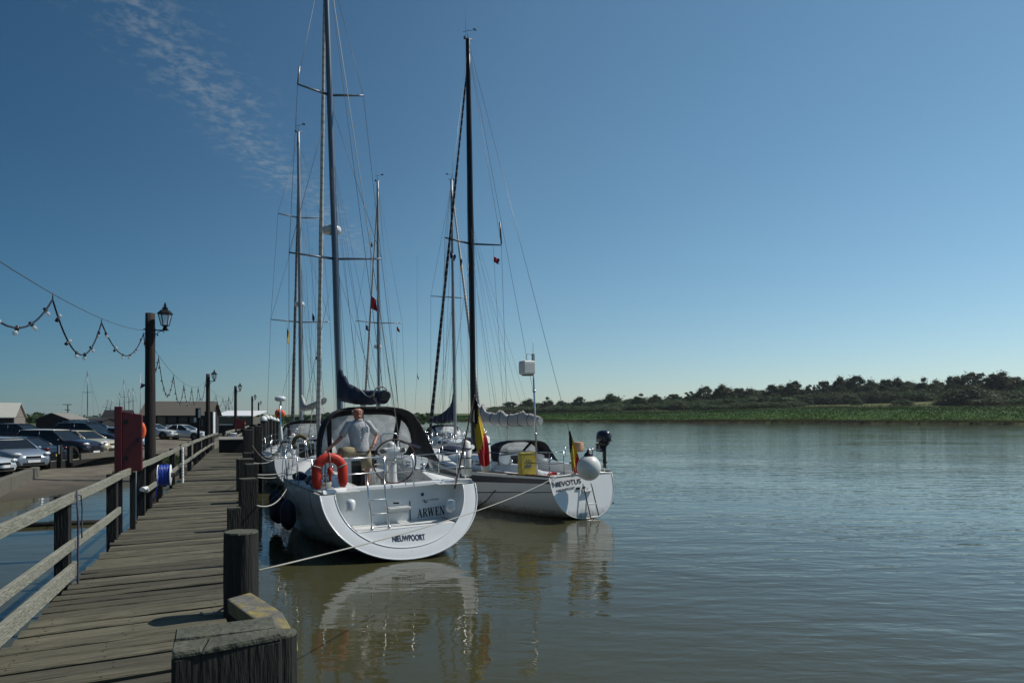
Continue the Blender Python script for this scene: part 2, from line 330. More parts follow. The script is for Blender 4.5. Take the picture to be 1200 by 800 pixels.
# ---- river
def water_material():
    m = bpy.data.materials.new('murky_river_water'); m.use_nodes = True; t = m.node_tree; b = t.nodes['Principled BSDF']; A = t.nodes.new; LK = t.links.new
    b.inputs['Roughness'].default_value = .04; b.inputs['IOR'].default_value = 1.333
    tc = A('ShaderNodeTexCoord')
    def nz(sx, sy, scale, det, rot=0, dist=0):
        mp = A('ShaderNodeMapping'); mp.inputs['Scale'].default_value = (sx, sy, 1); mp.inputs['Rotation'].default_value = (0, 0, R(rot)); LK(tc.outputs['Object'], mp.inputs[0])
        n = A('ShaderNodeTexNoise'); n.inputs['Scale'].default_value = scale; n.inputs['Detail'].default_value = det; n.inputs['Distortion'].default_value = dist; n.inputs['Roughness'].default_value = .5
        LK(mp.outputs[0], n.inputs['Vector']); return n.outputs[0]
    def mth(op, a, c):
        n = A('ShaderNodeMath'); n.operation = op
        for i, v in enumerate((a, c)):
            if isinstance(v, (int, float)): n.inputs[i].default_value = v
            else: LK(v, n.inputs[i])
        return n.outputs[0]
    big = nz(.55, 1.5, .9, 2, 8, .3); mid = nz(.7, 1.7, 2.6, 2, -6, .4); fine = nz(.8, 1.6, 9, 2, 4, .2)
    patch = nz(.12, .22, .5, 2, 20)
    pr = A('ShaderNodeMapRange'); pr.inputs[1].default_value = .35; pr.inputs[2].default_value = .65; pr.inputs[3].default_value = .55; pr.inputs[4].default_value = 1.25; LK(patch, pr.inputs[0])
    # the lee of the jetty and the moored boats is calmer than the open river
    sx = A('ShaderNodeSeparateXYZ'); LK(tc.outputs['Object'], sx.inputs[0])
    lee = A('ShaderNodeMapRange'); lee.interpolation_type = 'SMOOTHSTEP'; lee.inputs[1].default_value = -1.5; lee.inputs[2].default_value = 5; lee.inputs[3].default_value = .38; lee.inputs[4].default_value = 1
    LK(mth('ADD', sx.outputs[0], mth('MULTIPLY', sx.outputs[1], .18)), lee.inputs[0])
    h = mth('ADD', mth('ADD', mth('MULTIPLY', big, .036), mth('MULTIPLY', mid, .015)), mth('MULTIPLY', fine, .0018))
    h = mth('MULTIPLY', mth('MULTIPLY', h, pr.outputs[0]), lee.outputs[0])
    bp = A('ShaderNodeBump'); bp.inputs['Strength'].default_value = 1; bp.inputs['Distance'].default_value = 1
    LK(h, bp.inputs['Height']); LK(bp.outputs[0], b.inputs['Normal'])
    silt = nz(.3, .3, .4, 4)
    mx = A('ShaderNodeMix'); mx.data_type = 'RGBA'; LK(silt, mx.inputs[0]); mx.inputs[6].default_value = (.044, .043, .019, 1); mx.inputs[7].default_value = (.064, .060, .030, 1)
    LK(mx.outputs[2], b.inputs['Base Color'])
    return m
wb = MB(); wb.add([(-900, -80, 0), (1500, -80, 0), (1500, 2500, 0), (-900, 2500, 0)], [(0, 1, 2, 3)])
structure(wb.build('river_water', water_material()))
# ---- jetty line
YB = 38 * K; S1 = .335 / K; S2 = .29 / K
def xr(y): return -.2 - S1 * y if y < YB else -.2 - S1 * YB - S2 * (y - YB)
def xl(y): return xr(y) - 1.43
DV = Vector((-S1, 1, 0)).normalized()       # along the jetty
DN = Vector((DV.y, -DV.x, 0))               # across it, towards the boats
JA = math.atan2(S1, 1)
ZD = H - 1.6
# ---- land on the left: one sheet out to the horizon
shore = [(-900, 2), (-120, 8), (-60, 13.5), (-30, 17), (-19.5, 18.8), (-16.6, 21.5), (-16.0, 25.5), (-15.2, 29.5), (-15.0, 32.5)]
y = 33.5
for yy in (35, 40, 50, 70, 100, 160, 300, 600, 1200): shore.append((xl(yy) + .5, yy))
def shore_d(x, y):
    best = 1e9; sg = 1
    for (ax, ay), (bx, by) in zip(shore, shore[1:]):
        dx, dy = bx - ax, by - ay; t = ((x - ax) * dx + (y - ay) * dy) / (dx * dx + dy * dy); t = 0 if t < 0 else 1 if t > 1 else t
        qx, qy = x - ax - t * dx, y - ay - t * dy; d = qx * qx + qy * qy
        if d < best: best = d; sg = 1 if dx * qy - dy * qx > 0 else -1
    return sg * math.sqrt(best)
def ground_h(x, y):
    d = shore_d(x, y) + .5 * noise.noise((x * .35, y * .35, 0)) * 1.2
    if d < 0: return max(-1.6, d * .35) 
    k = min(1, d / 4.5); h = .33 * k + .05 * min(1, d)
    h += .68 * min(1, max(0, (y - 34) / 24)) * min(1, d / 12)
    return h + .035 * noise.noise((x * .8, y * .8, 3)) + .015 * noise.noise((x * 3, y * 3, 5))
def axis(segs):
    out = []
    for a, b, n in segs: out += [a + (b - a) * i / n for i in range(n)]
    return out + [segs[-1][1]]
gx = axis([(-2600, -300, 8), (-300, -60, 16), (-60, -26, 30), (-26, -9, 50), (-9, 4, 8)]); gy = axis([(-40, 10, 8), (10, 17, 12), (17, 40, 62), (40, 70, 24), (70, 200, 18), (200, 2400, 12)])
gv = [(x, y, ground_h(x, y)) for y in gy for x in gx]; nx = len(gx)
gf = [(j * nx + i, j * nx + i + 1, (j + 1) * nx + i + 1, (j + 1) * nx + i) for j in range(len(gy) - 1) for i in range(nx - 1)]
def ground_material():
    m = mat('gravel_and_mud', (.125, .107, .078), .9, var=.45, scale=1.2, bump=.7, bscale=14, dirt=(.055, .048, .036), dirt_amt=.85, dscale=.45); t = m.node_tree; b = t.nodes['Principled BSDF']
    ge = t.nodes.new('ShaderNodeNewGeometry'); s = t.nodes.new('ShaderNodeSeparateXYZ'); t.links.new(ge.outputs['Position'], s.inputs[0])
    r = t.nodes.new('ShaderNodeMapRange'); r.inputs[1].default_value = .04; r.inputs[2].default_value = .30; t.links.new(s.outputs[2], r.inputs[0])
    src = b.inputs['Base Color'].links[0].from_socket; mx = t.nodes.new('ShaderNodeMix'); mx.data_type = 'RGBA'; t.links.new(r.outputs[0], mx.inputs[0])
    mx.inputs[6].default_value = (.050, .042, .030, 1); t.links.new(src, mx.inputs[7])
    g = t.nodes.new('ShaderNodeMapRange'); g.inputs[1].default_value = 60; g.inputs[2].default_value = 110; t.links.new(s.outputs[1], g.inputs[0])
    m2 = t.nodes.new('ShaderNodeMix'); m2.data_type = 'RGBA'; t.links.new(g.outputs[0], m2.inputs[0]); t.links.new(mx.outputs[2], m2.inputs[6]); m2.inputs[7].default_value = (.05, .06, .025, 1)
    t.links.new(m2.outputs[2], b.inputs['Base Color']); return m
gb = MB(); gb.add(gv, gf, True); structure(gb.build('ground', ground_material()))
def ZG(x, y): return ground_h(x, y)
# ---- far bank: water edge from u=0 (px 640) to u=U1 (px 1200)
BA = Vector((20, H * F / 5.5, 0)); BB = Vector((600 / F * (H * F / 8.5), H * F / 8.5, 0)); BE = (BB - BA).normalized(); BN = Vector((-BE.y, BE.x, 0))
if BN.y < 0: BN = -BN
BL = (BB - BA).length
hp = [(-6, -1), (0, -.05), (.8, .75), (4, 1.0), (14, 1.3), (26, 3.2), (42, 6.2), (60, 7.9), (85, 8.8), (130, 11.5), (200, 14.8), (320, 17.5), (700, 18), (2600, 18)]
def lin(tab, t):
    if t <= tab[0][0]: return tab[0][1]
    for (a, va), (b, vb) in zip(tab, tab[1:]):
        if t <= b: return va + (vb - va) * (t - a) / (b - a)
    return tab[-1][1]
def bank_h(u, v):
    s = (.80 + .20 * min(1, max(0, u / BL))) * (1 - .5 * min(1, max(0, -u / 160))) + .12 * noise.noise((u * .012, v * .012, 9))
    h = lin(hp, v)
    if v > 1: h = h * s + .25 * noise.noise((u * .06, v * .06, 1)) + .12 * noise.noise((u * .3, v * .3, 2))
    return h
def bank_p(u, v, dz=0): 
    e = 2.2 * noise.noise((u * .035, 0, 4)) + .8 * noise.noise((u * .2, 0, 4))
    q = BA + BE * u + BN * (v + e * max(0, 1 - v / 20)); return Vector((q.x, q.y, bank_h(u, v) + dz))
bu = axis([(-900, -300, 20), (-300, BL + 120, 150), (BL + 120, BL + 900, 20)]); bv = axis([(-6, 0, 3), (0, 4, 5), (4, 30, 12), (30, 90, 14), (90, 200, 10), (200, 420, 8), (420, 2600, 6)])
bvv = [tuple(bank_p(u, v)) for v in bv for u in bu]; nb = len(bu)
bfs = [(j * nb + i, j * nb + i + 1, (j + 1) * nb + i + 1, (j + 1) * nb + i) for j in range(len(bv) - 1) for i in range(nb - 1)]
def bank_material():
    m = bpy.data.materials.new('marsh_bank_grass'); m.use_nodes = True; t = m.node_tree; b = t.nodes['Principled BSDF']; A = t.nodes.new; LK = t.links.new
    b.inputs['Roughness'].default_value = .9; b.inputs['Specular IOR Level'].default_value = .1
    ge = A('ShaderNodeNewGeometry'); d = A('ShaderNodeVectorMath'); d.operation = 'DOT_PRODUCT'; LK(ge.outputs['Position'], d.inputs[0]); d.inputs[1].default_value = BN
    sb = A('ShaderNodeMath'); sb.operation = 'SUBTRACT'; LK(d.outputs['Value'], sb.inputs[0]); sb.inputs[1].default_value = BA.dot(BN)
    n = A('ShaderNodeTexNoise'); n.inputs['Scale'].default_value = .035; n.inputs['Detail'].default_value = 7; n.inputs['Roughness'].default_value = .65; LK(ge.outputs['Position'], n.inputs['Vector'])
    ad = A('ShaderNodeMath'); ad.operation = 'MULTIPLY_ADD'; LK(n.outputs[0], ad.inputs[0]); ad.inputs[1].default_value = 44; LK(sb.outputs[0], ad.inputs[2])
    mr = A('ShaderNodeMapRange'); mr.inputs[1].default_value = 20; mr.inputs[2].default_value = 260; LK(ad.outputs[0], mr.inputs[0])
    cr = A('ShaderNodeValToRGB'); LK(mr.outputs[0], cr.inputs[0]); e = cr.color_ramp.elements
    e[0].position = 0; e[0].color = (.040, .034, .018, 1); e[1].position = 1; e[1].color = (.065, .075, .03, 1)
    for p, c in ((.03, (.046, .052, .018)), (.08, (.040, .072, .015)), (.13, (.028, .062, .011)), (.2, (.021, .047, .011)), (.33, (.045, .055, .025)), (.5, (.075, .088, .034)), (.75, (.085, .095, .04))):
        q = e.new(p); q.color = (*c, 1)
    n2 = A('ShaderNodeTexNoise'); n2.inputs['Scale'].default_value = .35; n2.inputs['Detail'].default_value = 6; LK(ge.outputs['Position'], n2.inputs['Vector'])
    r2 = A('ShaderNodeMapRange'); r2.inputs[1].default_value = .3; r2.inputs[2].default_value = .7; r2.inputs[3].default_value = .95; r2.inputs[4].default_value = 1.65; LK(n2.outputs[0], r2.inputs[0])
    vm = A('ShaderNodeVectorMath'); vm.operation = 'SCALE'; LK(cr.outputs[0], vm.inputs[0]); LK(r2.outputs[0], vm.inputs['Scale']); LK(vm.outputs[0], b.inputs['Base Color'])
    return m
MBK = bank_material()
bb = MB(); bb.add(bvv, bfs, True); structure(bb.build('far_bank', MBK))
# reeds and rough grass standing on the bank: nobody could count them
rb = MB(); rr = random.Random(3)
for i in range(60000):
    u = rr.uniform(-190, BL + 60); z = rr.random(); v = rr.uniform(.6, 10) if z < .45 else rr.uniform(10, 70) if z < .9 else rr.uniform(70, 120)
    p = bank_p(u, v); h = rr.uniform(.5, 1.2) * (1 if v < 10 else .6) * (1 + .7 * noise.noise((u * .04, v * .09, 7))); q = BE * rr.uniform(.10, .3) * (1.3 if v > 10 else 1) + BN * rr.uniform(-.2, .2)
    ln = Vector((rr.uniform(-.3, .3), rr.uniform(-.3, .3), h))
    rb.add([p - q, p + q, p + ln], [(0, 1, 2)], False, 0)
MRD = bank_material(); MRD.name = 'reed_blades'; leafy(MRD, .5)
structure(rb.build('reed_grass', MRD), 'stuff')
# ---------------------------------------------------------------- trees
def tree_proto(name, seed, h, wd, leafm, kind):
    r = random.Random(seed); root = thing(name, '', 'tree', (0, -500, -50))
    tb = MB(); tr = h * .035; th = h * (.45 if kind != 'bush' else .25)
    top = Vector((r.uniform(-.3, .3), r.uniform(-.3, .3), th)); tb.tube([(0, 0, -1.5), (0, 0, th * .4), top], [tr * 1.3, tr, tr * .6], 7)
    blobs = []
    nb_ = {'round': 24, 'pine': 19, 'tall': 16, 'bush': 12}[kind]
    for i in range(nb_):
        a = 2.4 * i + r.uniform(-.4, .4); q = math.sqrt((i + .5) / nb_)
        if kind == 'round': c = Vector((math.cos(a) * q * wd * .41, math.sin(a) * q * wd * .41, h * (.16 + .62 * (1 - q * q) * r.uniform(.75, 1.05) + r.uniform(0, .22)))); br = wd * r.choice((.12, .15, .18, .22))
        elif kind == 'pine': c = Vector((math.cos(a) * q * wd * .40, math.sin(a) * q * wd * .40, h * (.22 + .6 * (1 - q) + r.uniform(-.14, .12)))); br = wd * r.uniform(.11, .18)
        elif kind == 'tall': c = Vector((math.cos(a) * q * wd * .30, math.sin(a) * q * wd * .30, h * (.10 + .78 * i / nb_))); br = wd * r.uniform(.14, .22) * (1.15 - .5 * i / nb_)
        else: c = Vector((math.cos(a) * q * wd * .38, math.sin(a) * q * wd * .38, h * (.12 + .48 * (1 - q) + r.uniform(-.02, .12)))); br = wd * r.uniform(.14, .22)
        blobs.append((c, br)); st = top * r.uniform(.5, 1); tb.tube([st, st.lerp(c, .6) + Vector((0, 0, .2)), c], [tr * .5, tr * .3, tr * .1], 5, False)
    tb.build('trunk', M['bark'], root)
    cb_ = MB(); per = 150 if kind != 'bush' else 110; ls = .045 * h if kind != 'bush' else .07 * h
    ls = min(max(ls, .16), .5)
    for c, br in blobs:
        for k in range(per):
            d = Vector((r.gauss(0, 1), r.gauss(0, 1), r.gauss(0, 1))).normalized(); rad = br * (r.random() ** .45) * (1.15 if r.random() < .12 else 1)
            p = c + Vector((d.x, d.y, d.z * .72)) * rad
            nrm = (d + Vector((r.uniform(-.7, .7), r.uniform(-.7, .7), r.uniform(-.3, .9)))).normalized(); a, b = frame(nrm); t = r.uniform(0, 6.28); a, b = a * math.cos(t) + b * math.sin(t), b * math.cos(t) - a * math.sin(t)
            s_ = ls * r.uniform(.55, 1.2); cb_.add([p - a * s_, p - b * s_ * .6 + nrm * s_ * .15, p + a * s_, p + b * s_ * .6 - nrm * s_ * .1], [(0, 1, 2, 3)])
    for k in range(520):      # loose sprays between and beyond the clumps
        c, br = blobs[r.randrange(len(blobs))]; d = Vector((r.gauss(0, 1), r.gauss(0, 1), r.gauss(0, .7))).normalized(); p = c + d * br * r.uniform(.9, 1.5); p.z = max(p.z, h * .06)
        a, b = frame(Vector((r.gauss(0, 1), r.gauss(0, 1), r.gauss(0, 1)))); s_ = ls * r.uniform(.35, .8); cb_.add([p - a * s_, p - b * s_ * .6, p + a * s_, p + b * s_ * .6], [(0, 1, 2, 3)])
    cb_.build('crown', leafm, root); remember(root); return root
protos = {
 'round': [tree_proto('broadleaf_tree', 11, 12, 12, M['leaf_dark'], 'round'), tree_proto('broadleaf_tree', 12, 11, 13, M['leaf_mid'], 'round'), tree_proto('broadleaf_tree', 18, 12, 11, M['leaf_olive'], 'round')],
 'pine': [tree_proto('pine_tree', 13, 14, 12, M['leaf_dark'], 'pine')],
 'tall': [tree_proto('tall_tree', 14, 15, 8, M['leaf_dark'], 'tall'), tree_proto('tall_tree', 15, 13, 8, M['leaf_olive'], 'tall')],
 'bush': [tree_proto('willow_bush', 16, 5, 8, M['leaf_pale'], 'bush'), tree_proto('gorse_bush', 17, 4, 7, M['leaf_mid'], 'bush')]}
used = {}
def uv_of(px, v):       # the place on the bank, v metres inland, that is seen in pixel column px
    k = (px - CX) / F; q = BA + BN * v; u = (k * q.y - q.x) / (BE.x - k * BE.y); return u
def plant(px, ytop, v, kind, i, wpx, label, group=None):
    u = uv_of(px, v); p = bank_p(u, v); pr = protos[kind][i]; zt = H - (ytop - HY) / F * p.y
    ph = {'round': {0: 11.3, 1: 10.2, 2: 11.2}, 'pine': {0: 13.6}, 'tall': {0: 14.4, 1: 12.5}, 'bush': {0: 4.3, 1: 3.4}}[kind][i]; pw = {'round': {0: 12, 1: 13, 2: 11}, 'pine': {0: 12}, 'tall': {0: 8, 1: 8}, 'bush': {0: 8, 1: 7}}[kind][i]
    sh = (zt - p.z) / ph; sw = wpx * (1.3 if group else 1.15) / F * p.y / pw
    key = (kind, i); rz = random.uniform(0, 6.28)
    if key not in used:
        used[key] = 1; pr.location = p; pr.rotation_euler.z = rz; pr.scale = (sw, sw, sh); tag(pr, label, 'bush' if kind == 'bush' else 'tree', group); return
    o = copy_tree(pr, p, rz, label, group, (sw, sw, sh)); o['category'] = 'bush' if kind == 'bush' else 'tree'
    if not group and 'group' in o: del o['group']
TREES = [  # px, top y, metres inland, kind, prototype, width px, label (None: one of the skyline wood that nothing tells apart)
 (597,471,150,'round',0,22,'low dark tree showing between the black mast and the bundled white sail'), (618,468,150,'round',2,20,None), (642,463,130,'pine',0,17,'dark flat-topped pine just right of the instrument pole'), (660,470,160,'round',1,22,None), (679,465,140,'round',0,18,'round dark tree above the small flag and balloon fender'),
 (700,469,160,'round',2,22,None), (718,462,150,'round',1,27,'broad pale green tree above the outboard motor'), (735,468,170,'round',0,18,None), (750,459,130,'pine',0,20,'dark spreading pine, the tallest of the trees left of mid bank'), (768,463,150,'round',2,18,'brownish round tree just right of the spreading pine'), (790,462,170,'round',0,22,None),
 (808,457,170,'tall',0,12,'slim dark tree rising out of the wood behind the pale willow'), (826,453,160,'round',0,26,'large dark round tree, left one of a pair at the field corner'), (848,452,165,'round',2,26,'large olive-toned round tree, right one of a pair at the field corner'), (866,455,180,'round',0,20,None), (880,456,175,'round',1,24,None), (849,452,200,'pine',0,18,None), (905,451,180,'round',0,20,None), (918,452,190,'round',2,20,None), (930,447,185,'round',0,24,None),
 (950,449,190,'tall',1,12,'narrow olive tree standing clear of the skyline above the pale field'), (966,447,200,'round',0,22,None), (985,443,195,'round',2,22,'rounded olive tree crowning the left half of the ridge'), (1002,441,190,'round',0,28,'broad dark tree crowning the ridge above the pale field'), (1022,446,200,'round',1,22,None), (1038,445,190,'round',0,20,None), (1050,444,195,'round',2,22,None), (1066,447,200,'round',0,20,None),
 (1083,439,175,'pine',0,22,'dark high-shouldered tree breaking the skyline left of the big willow clump'), (1100,446,200,'round',2,20,None), (1118,441,190,'round',0,22,None), (1136,437,190,'round',0,30,'wide dark tree behind the big pale willow clump'), (1154,434,185,'tall',0,24,'tallest bare-topped dark tree near the right end of the bank'), (1170,437,190,'round',2,26,None), (1188,442,200,'round',0,26,None), (1207,443,195,'round',0,26,None), (1230,441,195,'round',1,30,None),
 (895,462,120,'tall',0,16,'dark bushy tree at the left end of the pale field'), (912,466,110,'round',0,24,'dark low-crowned tree in front of the pale field hedge'), (940,464,125,'round',0,22,None), (1005,466,120,'bush',1,14,'small dark bush standing alone in the pale field')]
for t in TREES:
    if t[6]: plant(*t)
    else: plant(*t[:6], 'leafy tree in the unbroken wood along the far ridge', 'trees in the wood along the far ridge')
rt = random.Random(21)
for i in range(78):      # the lower, deeper part of the same wood
    px = 585 + i * 8.6 + rt.uniform(-5, 5); sky_y = lin([(585, 472), (700, 468.5), (800, 462), (900, 455), (1000, 449), (1100, 447), (1250, 445)], px)
    plant(px, sky_y + rt.uniform(1, 6), rt.uniform(175, 215), rt.choice(['round', 'round', 'tall']), rt.choice([0, 1]), rt.uniform(16, 26), 'leafy tree in the unbroken wood along the far ridge', 'trees in the wood along the far ridge')
for i in range(70):
    px = 585 + i * 9.4 + rt.uniform(-4, 4); sky_y = lin([(585, 473), (700, 469.5), (800, 464), (900, 458), (1000, 454), (1100, 452), (1250, 449)], px)
    if 935 < px < 1110: plant(px, sky_y + rt.uniform(1, 5), rt.uniform(160, 172), 'bush', rt.choice([0, 1, 1]), rt.uniform(16, 30), 'low scrub tree filling the edge of the ridge wood above the field', 'scrub trees along the edge of the ridge wood')
    else: plant(px, sky_y + rt.uniform(1, 6), rt.uniform(112, 150), 'bush', rt.choice([0, 1, 1, 1]), rt.uniform(18, 36), 'low scrub tree filling the edge of the ridge wood', 'scrub trees along the edge of the ridge wood')
for i in range(44):
    px = 600 + i * 14 + rt.uniform(-6, 6)
    if 940 < px < 1100 and rt.random() < .8: continue
    plant(px, lin([(585, 478), (800, 473), (900, 470), (1200, 466)], px) + rt.uniform(-3, 2), rt.uniform(82, 110), 'bush', rt.choice([0, 1, 1]), rt.uniform(15, 32), 'scrubby bush on the slope between reeds and wood', 'bushes on the far slope')
for px, yt, wpx, lb in ((1135, 446, 40, 'great pale willow clump, biggest on the right end of the bank'), (1118, 452, 30, 'pale green willow clump against the dark ridge wood'), (795, 466, 26, 'pale willow clump left of the pair of large dark trees')):
    plant(px, yt, 105, 'bush', 0, wpx, lb)
# ================================================================ JETTY
jet = thing('jetty', 'long narrow timber jetty of weathered grey planks beside the moored yachts', 'jetty', (xr(YB / 2), YB / 2, 0))
def add_to(parent, o): o.parent = parent; o.matrix_parent_inverse = Matrix.Translation(parent.location).inverted(); return o
rp = random.Random(5); pms = []
for k in range(9):
    mb = MB(); n = 9; wd = .195 + rp.uniform(-.02, .012); L_ = 1.44; top = []; 
    rings = []
    for i in range(n + 1):
        x = -L_ / 2 + L_ * i / n; e0 = -wd / 2 + .008 * noise.noise((x * 2, k, 0)) + .006 * noise.noise((x * 7, k, 3)); e1 = wd / 2 + .008 * noise.noise((x * 2, k, 5)) + .006 * noise.noise((x * 7, k, 8)); z = .008 * noise.noise((x * 1.3, k, 9))
        if i == n and k % 3 == 0: e1 -= .03
        rings.append([Vector((x, e0 + .008, z - .05)), Vector((x, e0, z - .008)), Vector((x, e0 + .008, z)), Vector((x, (e0 + e1) / 2, z + .004)), Vector((x, e1 - .008, z)), Vector((x, e1, z - .008)), Vector((x, e1 - .008, z - .05))])
    mb.loft(rings, smooth=False)
    for nxp in (-.56, -.02, .56):
        for ny_ in (-.05, .05):
            cx_, cy_ = nxp + rp.uniform(-.02, .02), ny_ + rp.uniform(-.015, .015); mb.add([V(cx_ + .007 * math.cos(q), cy_ + .007 * math.sin(q), .0055 + .008 * noise.noise((cx_ * 1.3, k, 9))) for q in [i_ * 1.0472 for i_ in range(6)]], [(0, 1, 2, 3, 4, 5)], False, 1)
    pms.append(mb.mesh('plank', [M['wood_plank'], M['nail']]))
PSK = R(7)
y = 1.2; i = 0
while y < 48 * K * 1.15 and i < 280:
    o = link('plank', pms[rp.randrange(9)]); cx = (xr(y) + xl(y)) / 2
    ja = JA if y < YB else math.atan2(S2, 1)
    o.location = (cx + rp.uniform(-.035, .035), y, ZD + rp.uniform(-.007, .007)); o.rotation_euler = (rp.uniform(-.012, .012), rp.uniform(-.006, .006), ja + PSK * (1 if y < YB else .4) + rp.uniform(-.006, .006) + (math.pi if rp.random() < .5 else 0))
    o.scale = (1.0 + rp.uniform(-.02, .03), rp.uniform(.82, 1.06), 1); add_to(jet, o)
    y += .205 * math.cos(JA) * 1.02; i += 1
yend = y
fb = MB(); y = yend
while y < 100:
    a = V(xl(y), y, ZD); b = V(xr(y), y, ZD); d = V(-S2, 1, 0).normalized() * .19
    fb.hexa([a - V(0, 0, .05), b - V(0, 0, .05), b + d - V(0, 0, .05), a + d - V(0, 0, .05), a, b, b + d, a + d]); y += .195
o = fb.build('far_boards', M['wood_plank']); o['kind'] = 'stuff'; add_to(jet, o)
for off in (.14, .72, 1.28):
    mb = MB(); ys = [1.2, YB, 100]
    for a, b in zip(ys, ys[1:]): mb.beam((xr(a) - off, a, ZD - .145), (xr(b) - off, b, ZD - .145), .11, .18)
    add_to(jet, mb.build('joist', M['wood_dark']))
for k in range(26):
    yy = 1.6 + k * 2.39
    mb = MB(); mb.beam((xl(yy) - .05, yy, ZD - .34), (xr(yy) + .02, yy + .45, ZD - .34), .2, .2); add_to(jet, mb.build('cross_beam', M['wood_dark']))
    for x_, yo in ((xl(yy) + .1, 0), (xr(yy) - .12, .42)):
        mb = MB(); mb.tube([(x_, yy + yo, -1.6), (x_ + .01, yy + yo, ZD - .24)], [.12, .11], 9); add_to(jet, mb.build('support_pile', M['wood_dark']))
# ---- railing on the landward side
rail = thing('jetty_railing', 'pale grey timber railing running down the landward side of the jetty', 'railing', (xl(8), 8, ZD))
pys = [4.6 * K] + [(7.62 + 2.86 * i) * K for i in range(12)]
def railpt(y, off, z): return V(xl(y), y, z) + DN * off
for i, yy in enumerate(pys):
    mb = MB(); z1 = ZD + .88 - (.012 * max(0, i - 6)); c = railpt(yy, -.10, 0); a, b = c + V(0, 0, -1.2 if i < 8 else -.4), c + V(rp.uniform(-.01, .01), 0, z1 - .02)
    mb.beam(a, b, .12, .12, up=DV); add_to(rail, mb.build('post', M['wood_dark'] , bevel=.008))
mid_mesh = None
for i, (a, b) in enumerate(zip([.8] + pys, pys + [pys[-1] + 2.5])):
    za = ZD + .83; jog = rp.uniform(-.012, .012)
    for nm, z_, hh, ww, skip in (('top_rail', ZD + .83, .092, .04, ()), ('mid_rail', ZD + .38, .088, .04, (3,)), ('kerb_rail', ZD + .13, .13, .05, (2, 3, 4, 5, 6, 7, 8, 9, 10, 11, 12, 13))):
        if i in skip: continue
        bb_ = b + (.12 if nm == 'kerb_rail' and i == 1 else 0)
        mb = MB(); n = 6; rings = []; sg = rp.uniform(-.012, .004)
        for k in range(n + 1):
            yy = lerp(a, bb_ - .006, k / n); z = z_ + jog + sg * math.sin(math.pi * k / n) - .012 * max(0, i - 6); t_ = railpt(yy, -.02 + .004 * noise.noise((yy, i, 0)), z); h2 = hh / 2 + .004 * noise.noise((yy * 3, i, 2))
            rings.append([t_ + DN * (-ww / 2) + V(0, 0, -h2), t_ + DN * (ww / 2) + V(0, 0, -h2), t_ + DN * (ww / 2) + V(0, 0, h2), t_ + DN * (-ww / 2) + V(0, 0, h2)])
        mb.loft(rings, smooth=False); q = mb.build(nm, M['wood_rail'], bevel=.005); add_to(rail, q)
far_rail = thing('far_railing', 'far stretch of pale timber railing bending away past the dark deck locker', 'railing', (xl(38), 38, ZD))
fy = [pys[-1] + 2.5 + i * 3.2 for i in range(9)]
for yy in fy:
    mb = MB(); c = V(xl(yy) + .4 - .09, yy, 0); mb.beam(c, c + V(0, 0, ZD + .78), .12, .12, up=V(0, 1, 0)); add_to(far_rail, mb.build('post', M['wood_dark']))
for a, b in zip(fy, fy[1:]):
    for z_ in (.8, .38):
        mb = MB(); mb.beam((xl(a) + .4, a, ZD + z_), (xl(b) + .4, b - .01, ZD + z_), .05, .13); add_to(far_rail, mb.build('top_rail' if z_ > .5 else 'mid_rail', M['wood_rail']))
# ---- foreground timbers and mooring posts on the water side
def rough_post(mb, c, z0, z1, a, b, rot, n=7, mi=0, lean=(0, 0)):
    rings = []
    for k in range(n + 1):
        z = lerp(z0, z1, k / n); q = []
        for (sx, sy) in ((-1, -1), (0, -1), (1, -1), (1, 0), (1, 1), (0, 1), (-1, 1), (-1, 0)):
            j = 1 + .025 * noise.noise((c[0] * 9 + sx, c[1] * 9 + sy, z * 2.5)); x_, y_ = sx * a / 2 * j, sy * b / 2 * j
            if abs(sx) + abs(sy) == 2: x_ *= .96; y_ *= .96
            q.append(V(c[0] + x_ * math.cos(rot) - y_ * math.sin(rot) + lean[0] * (z - z0), c[1] + x_ * math.sin(rot) + y_ * math.cos(rot) + lean[1] * (z - z0), z))
        rings.append(q)
    mb.loft(rings, smooth=False, mi=mi)
zb = 2.0; Kb = (H - zb) * F
def topP(px, py): Y = Kb / (py - HY); return V((px - CX) / F * Y, Y, zb)
q = [topP(200, 767), topP(331, 744), topP(321, 722), topP(205, 736)]
blk = thing('mooring_block', 'massive square timber block with cracked grey top, nearest thing on the jetty', 'timber block', (q[0] + q[2]) / 2 - V(0, 0, zb))
mb = MB(); rings = []
for k in range(9):
    z = lerp(-1.2, zb - .012, k / 8); rings.append([])
    for a, b in zip(q, q[1:] + q[:1]):
        for t_ in (0.0, .33, .66):
            p = a.lerp(b, t_); c = (q[0] + q[2]) / 2; s_ = 1 + .02 * noise.noise((p.x * 8, p.y * 8, z * 2)) ; rings[-1].append(V(c.x + (p.x - c.x) * s_, c.y + (p.y - c.y) * s_, z))
mb.loft(rings, smooth=False); add_to(blk, mb.build('body', M['wood_dark'], bevel=.012))
def tq(px, py): p = topP(px, py); return V(p.x, p.y, 0)
ctr = tq(244, 747); ca, cb_, cc = tq(203, 751), tq(326, 736), tq(236, 761.5)
cells = [[q[3], q[2], cb_, ctr, ca], [ca, ctr, cc, q[0]], [cc, ctr, cb_, q[1]]]
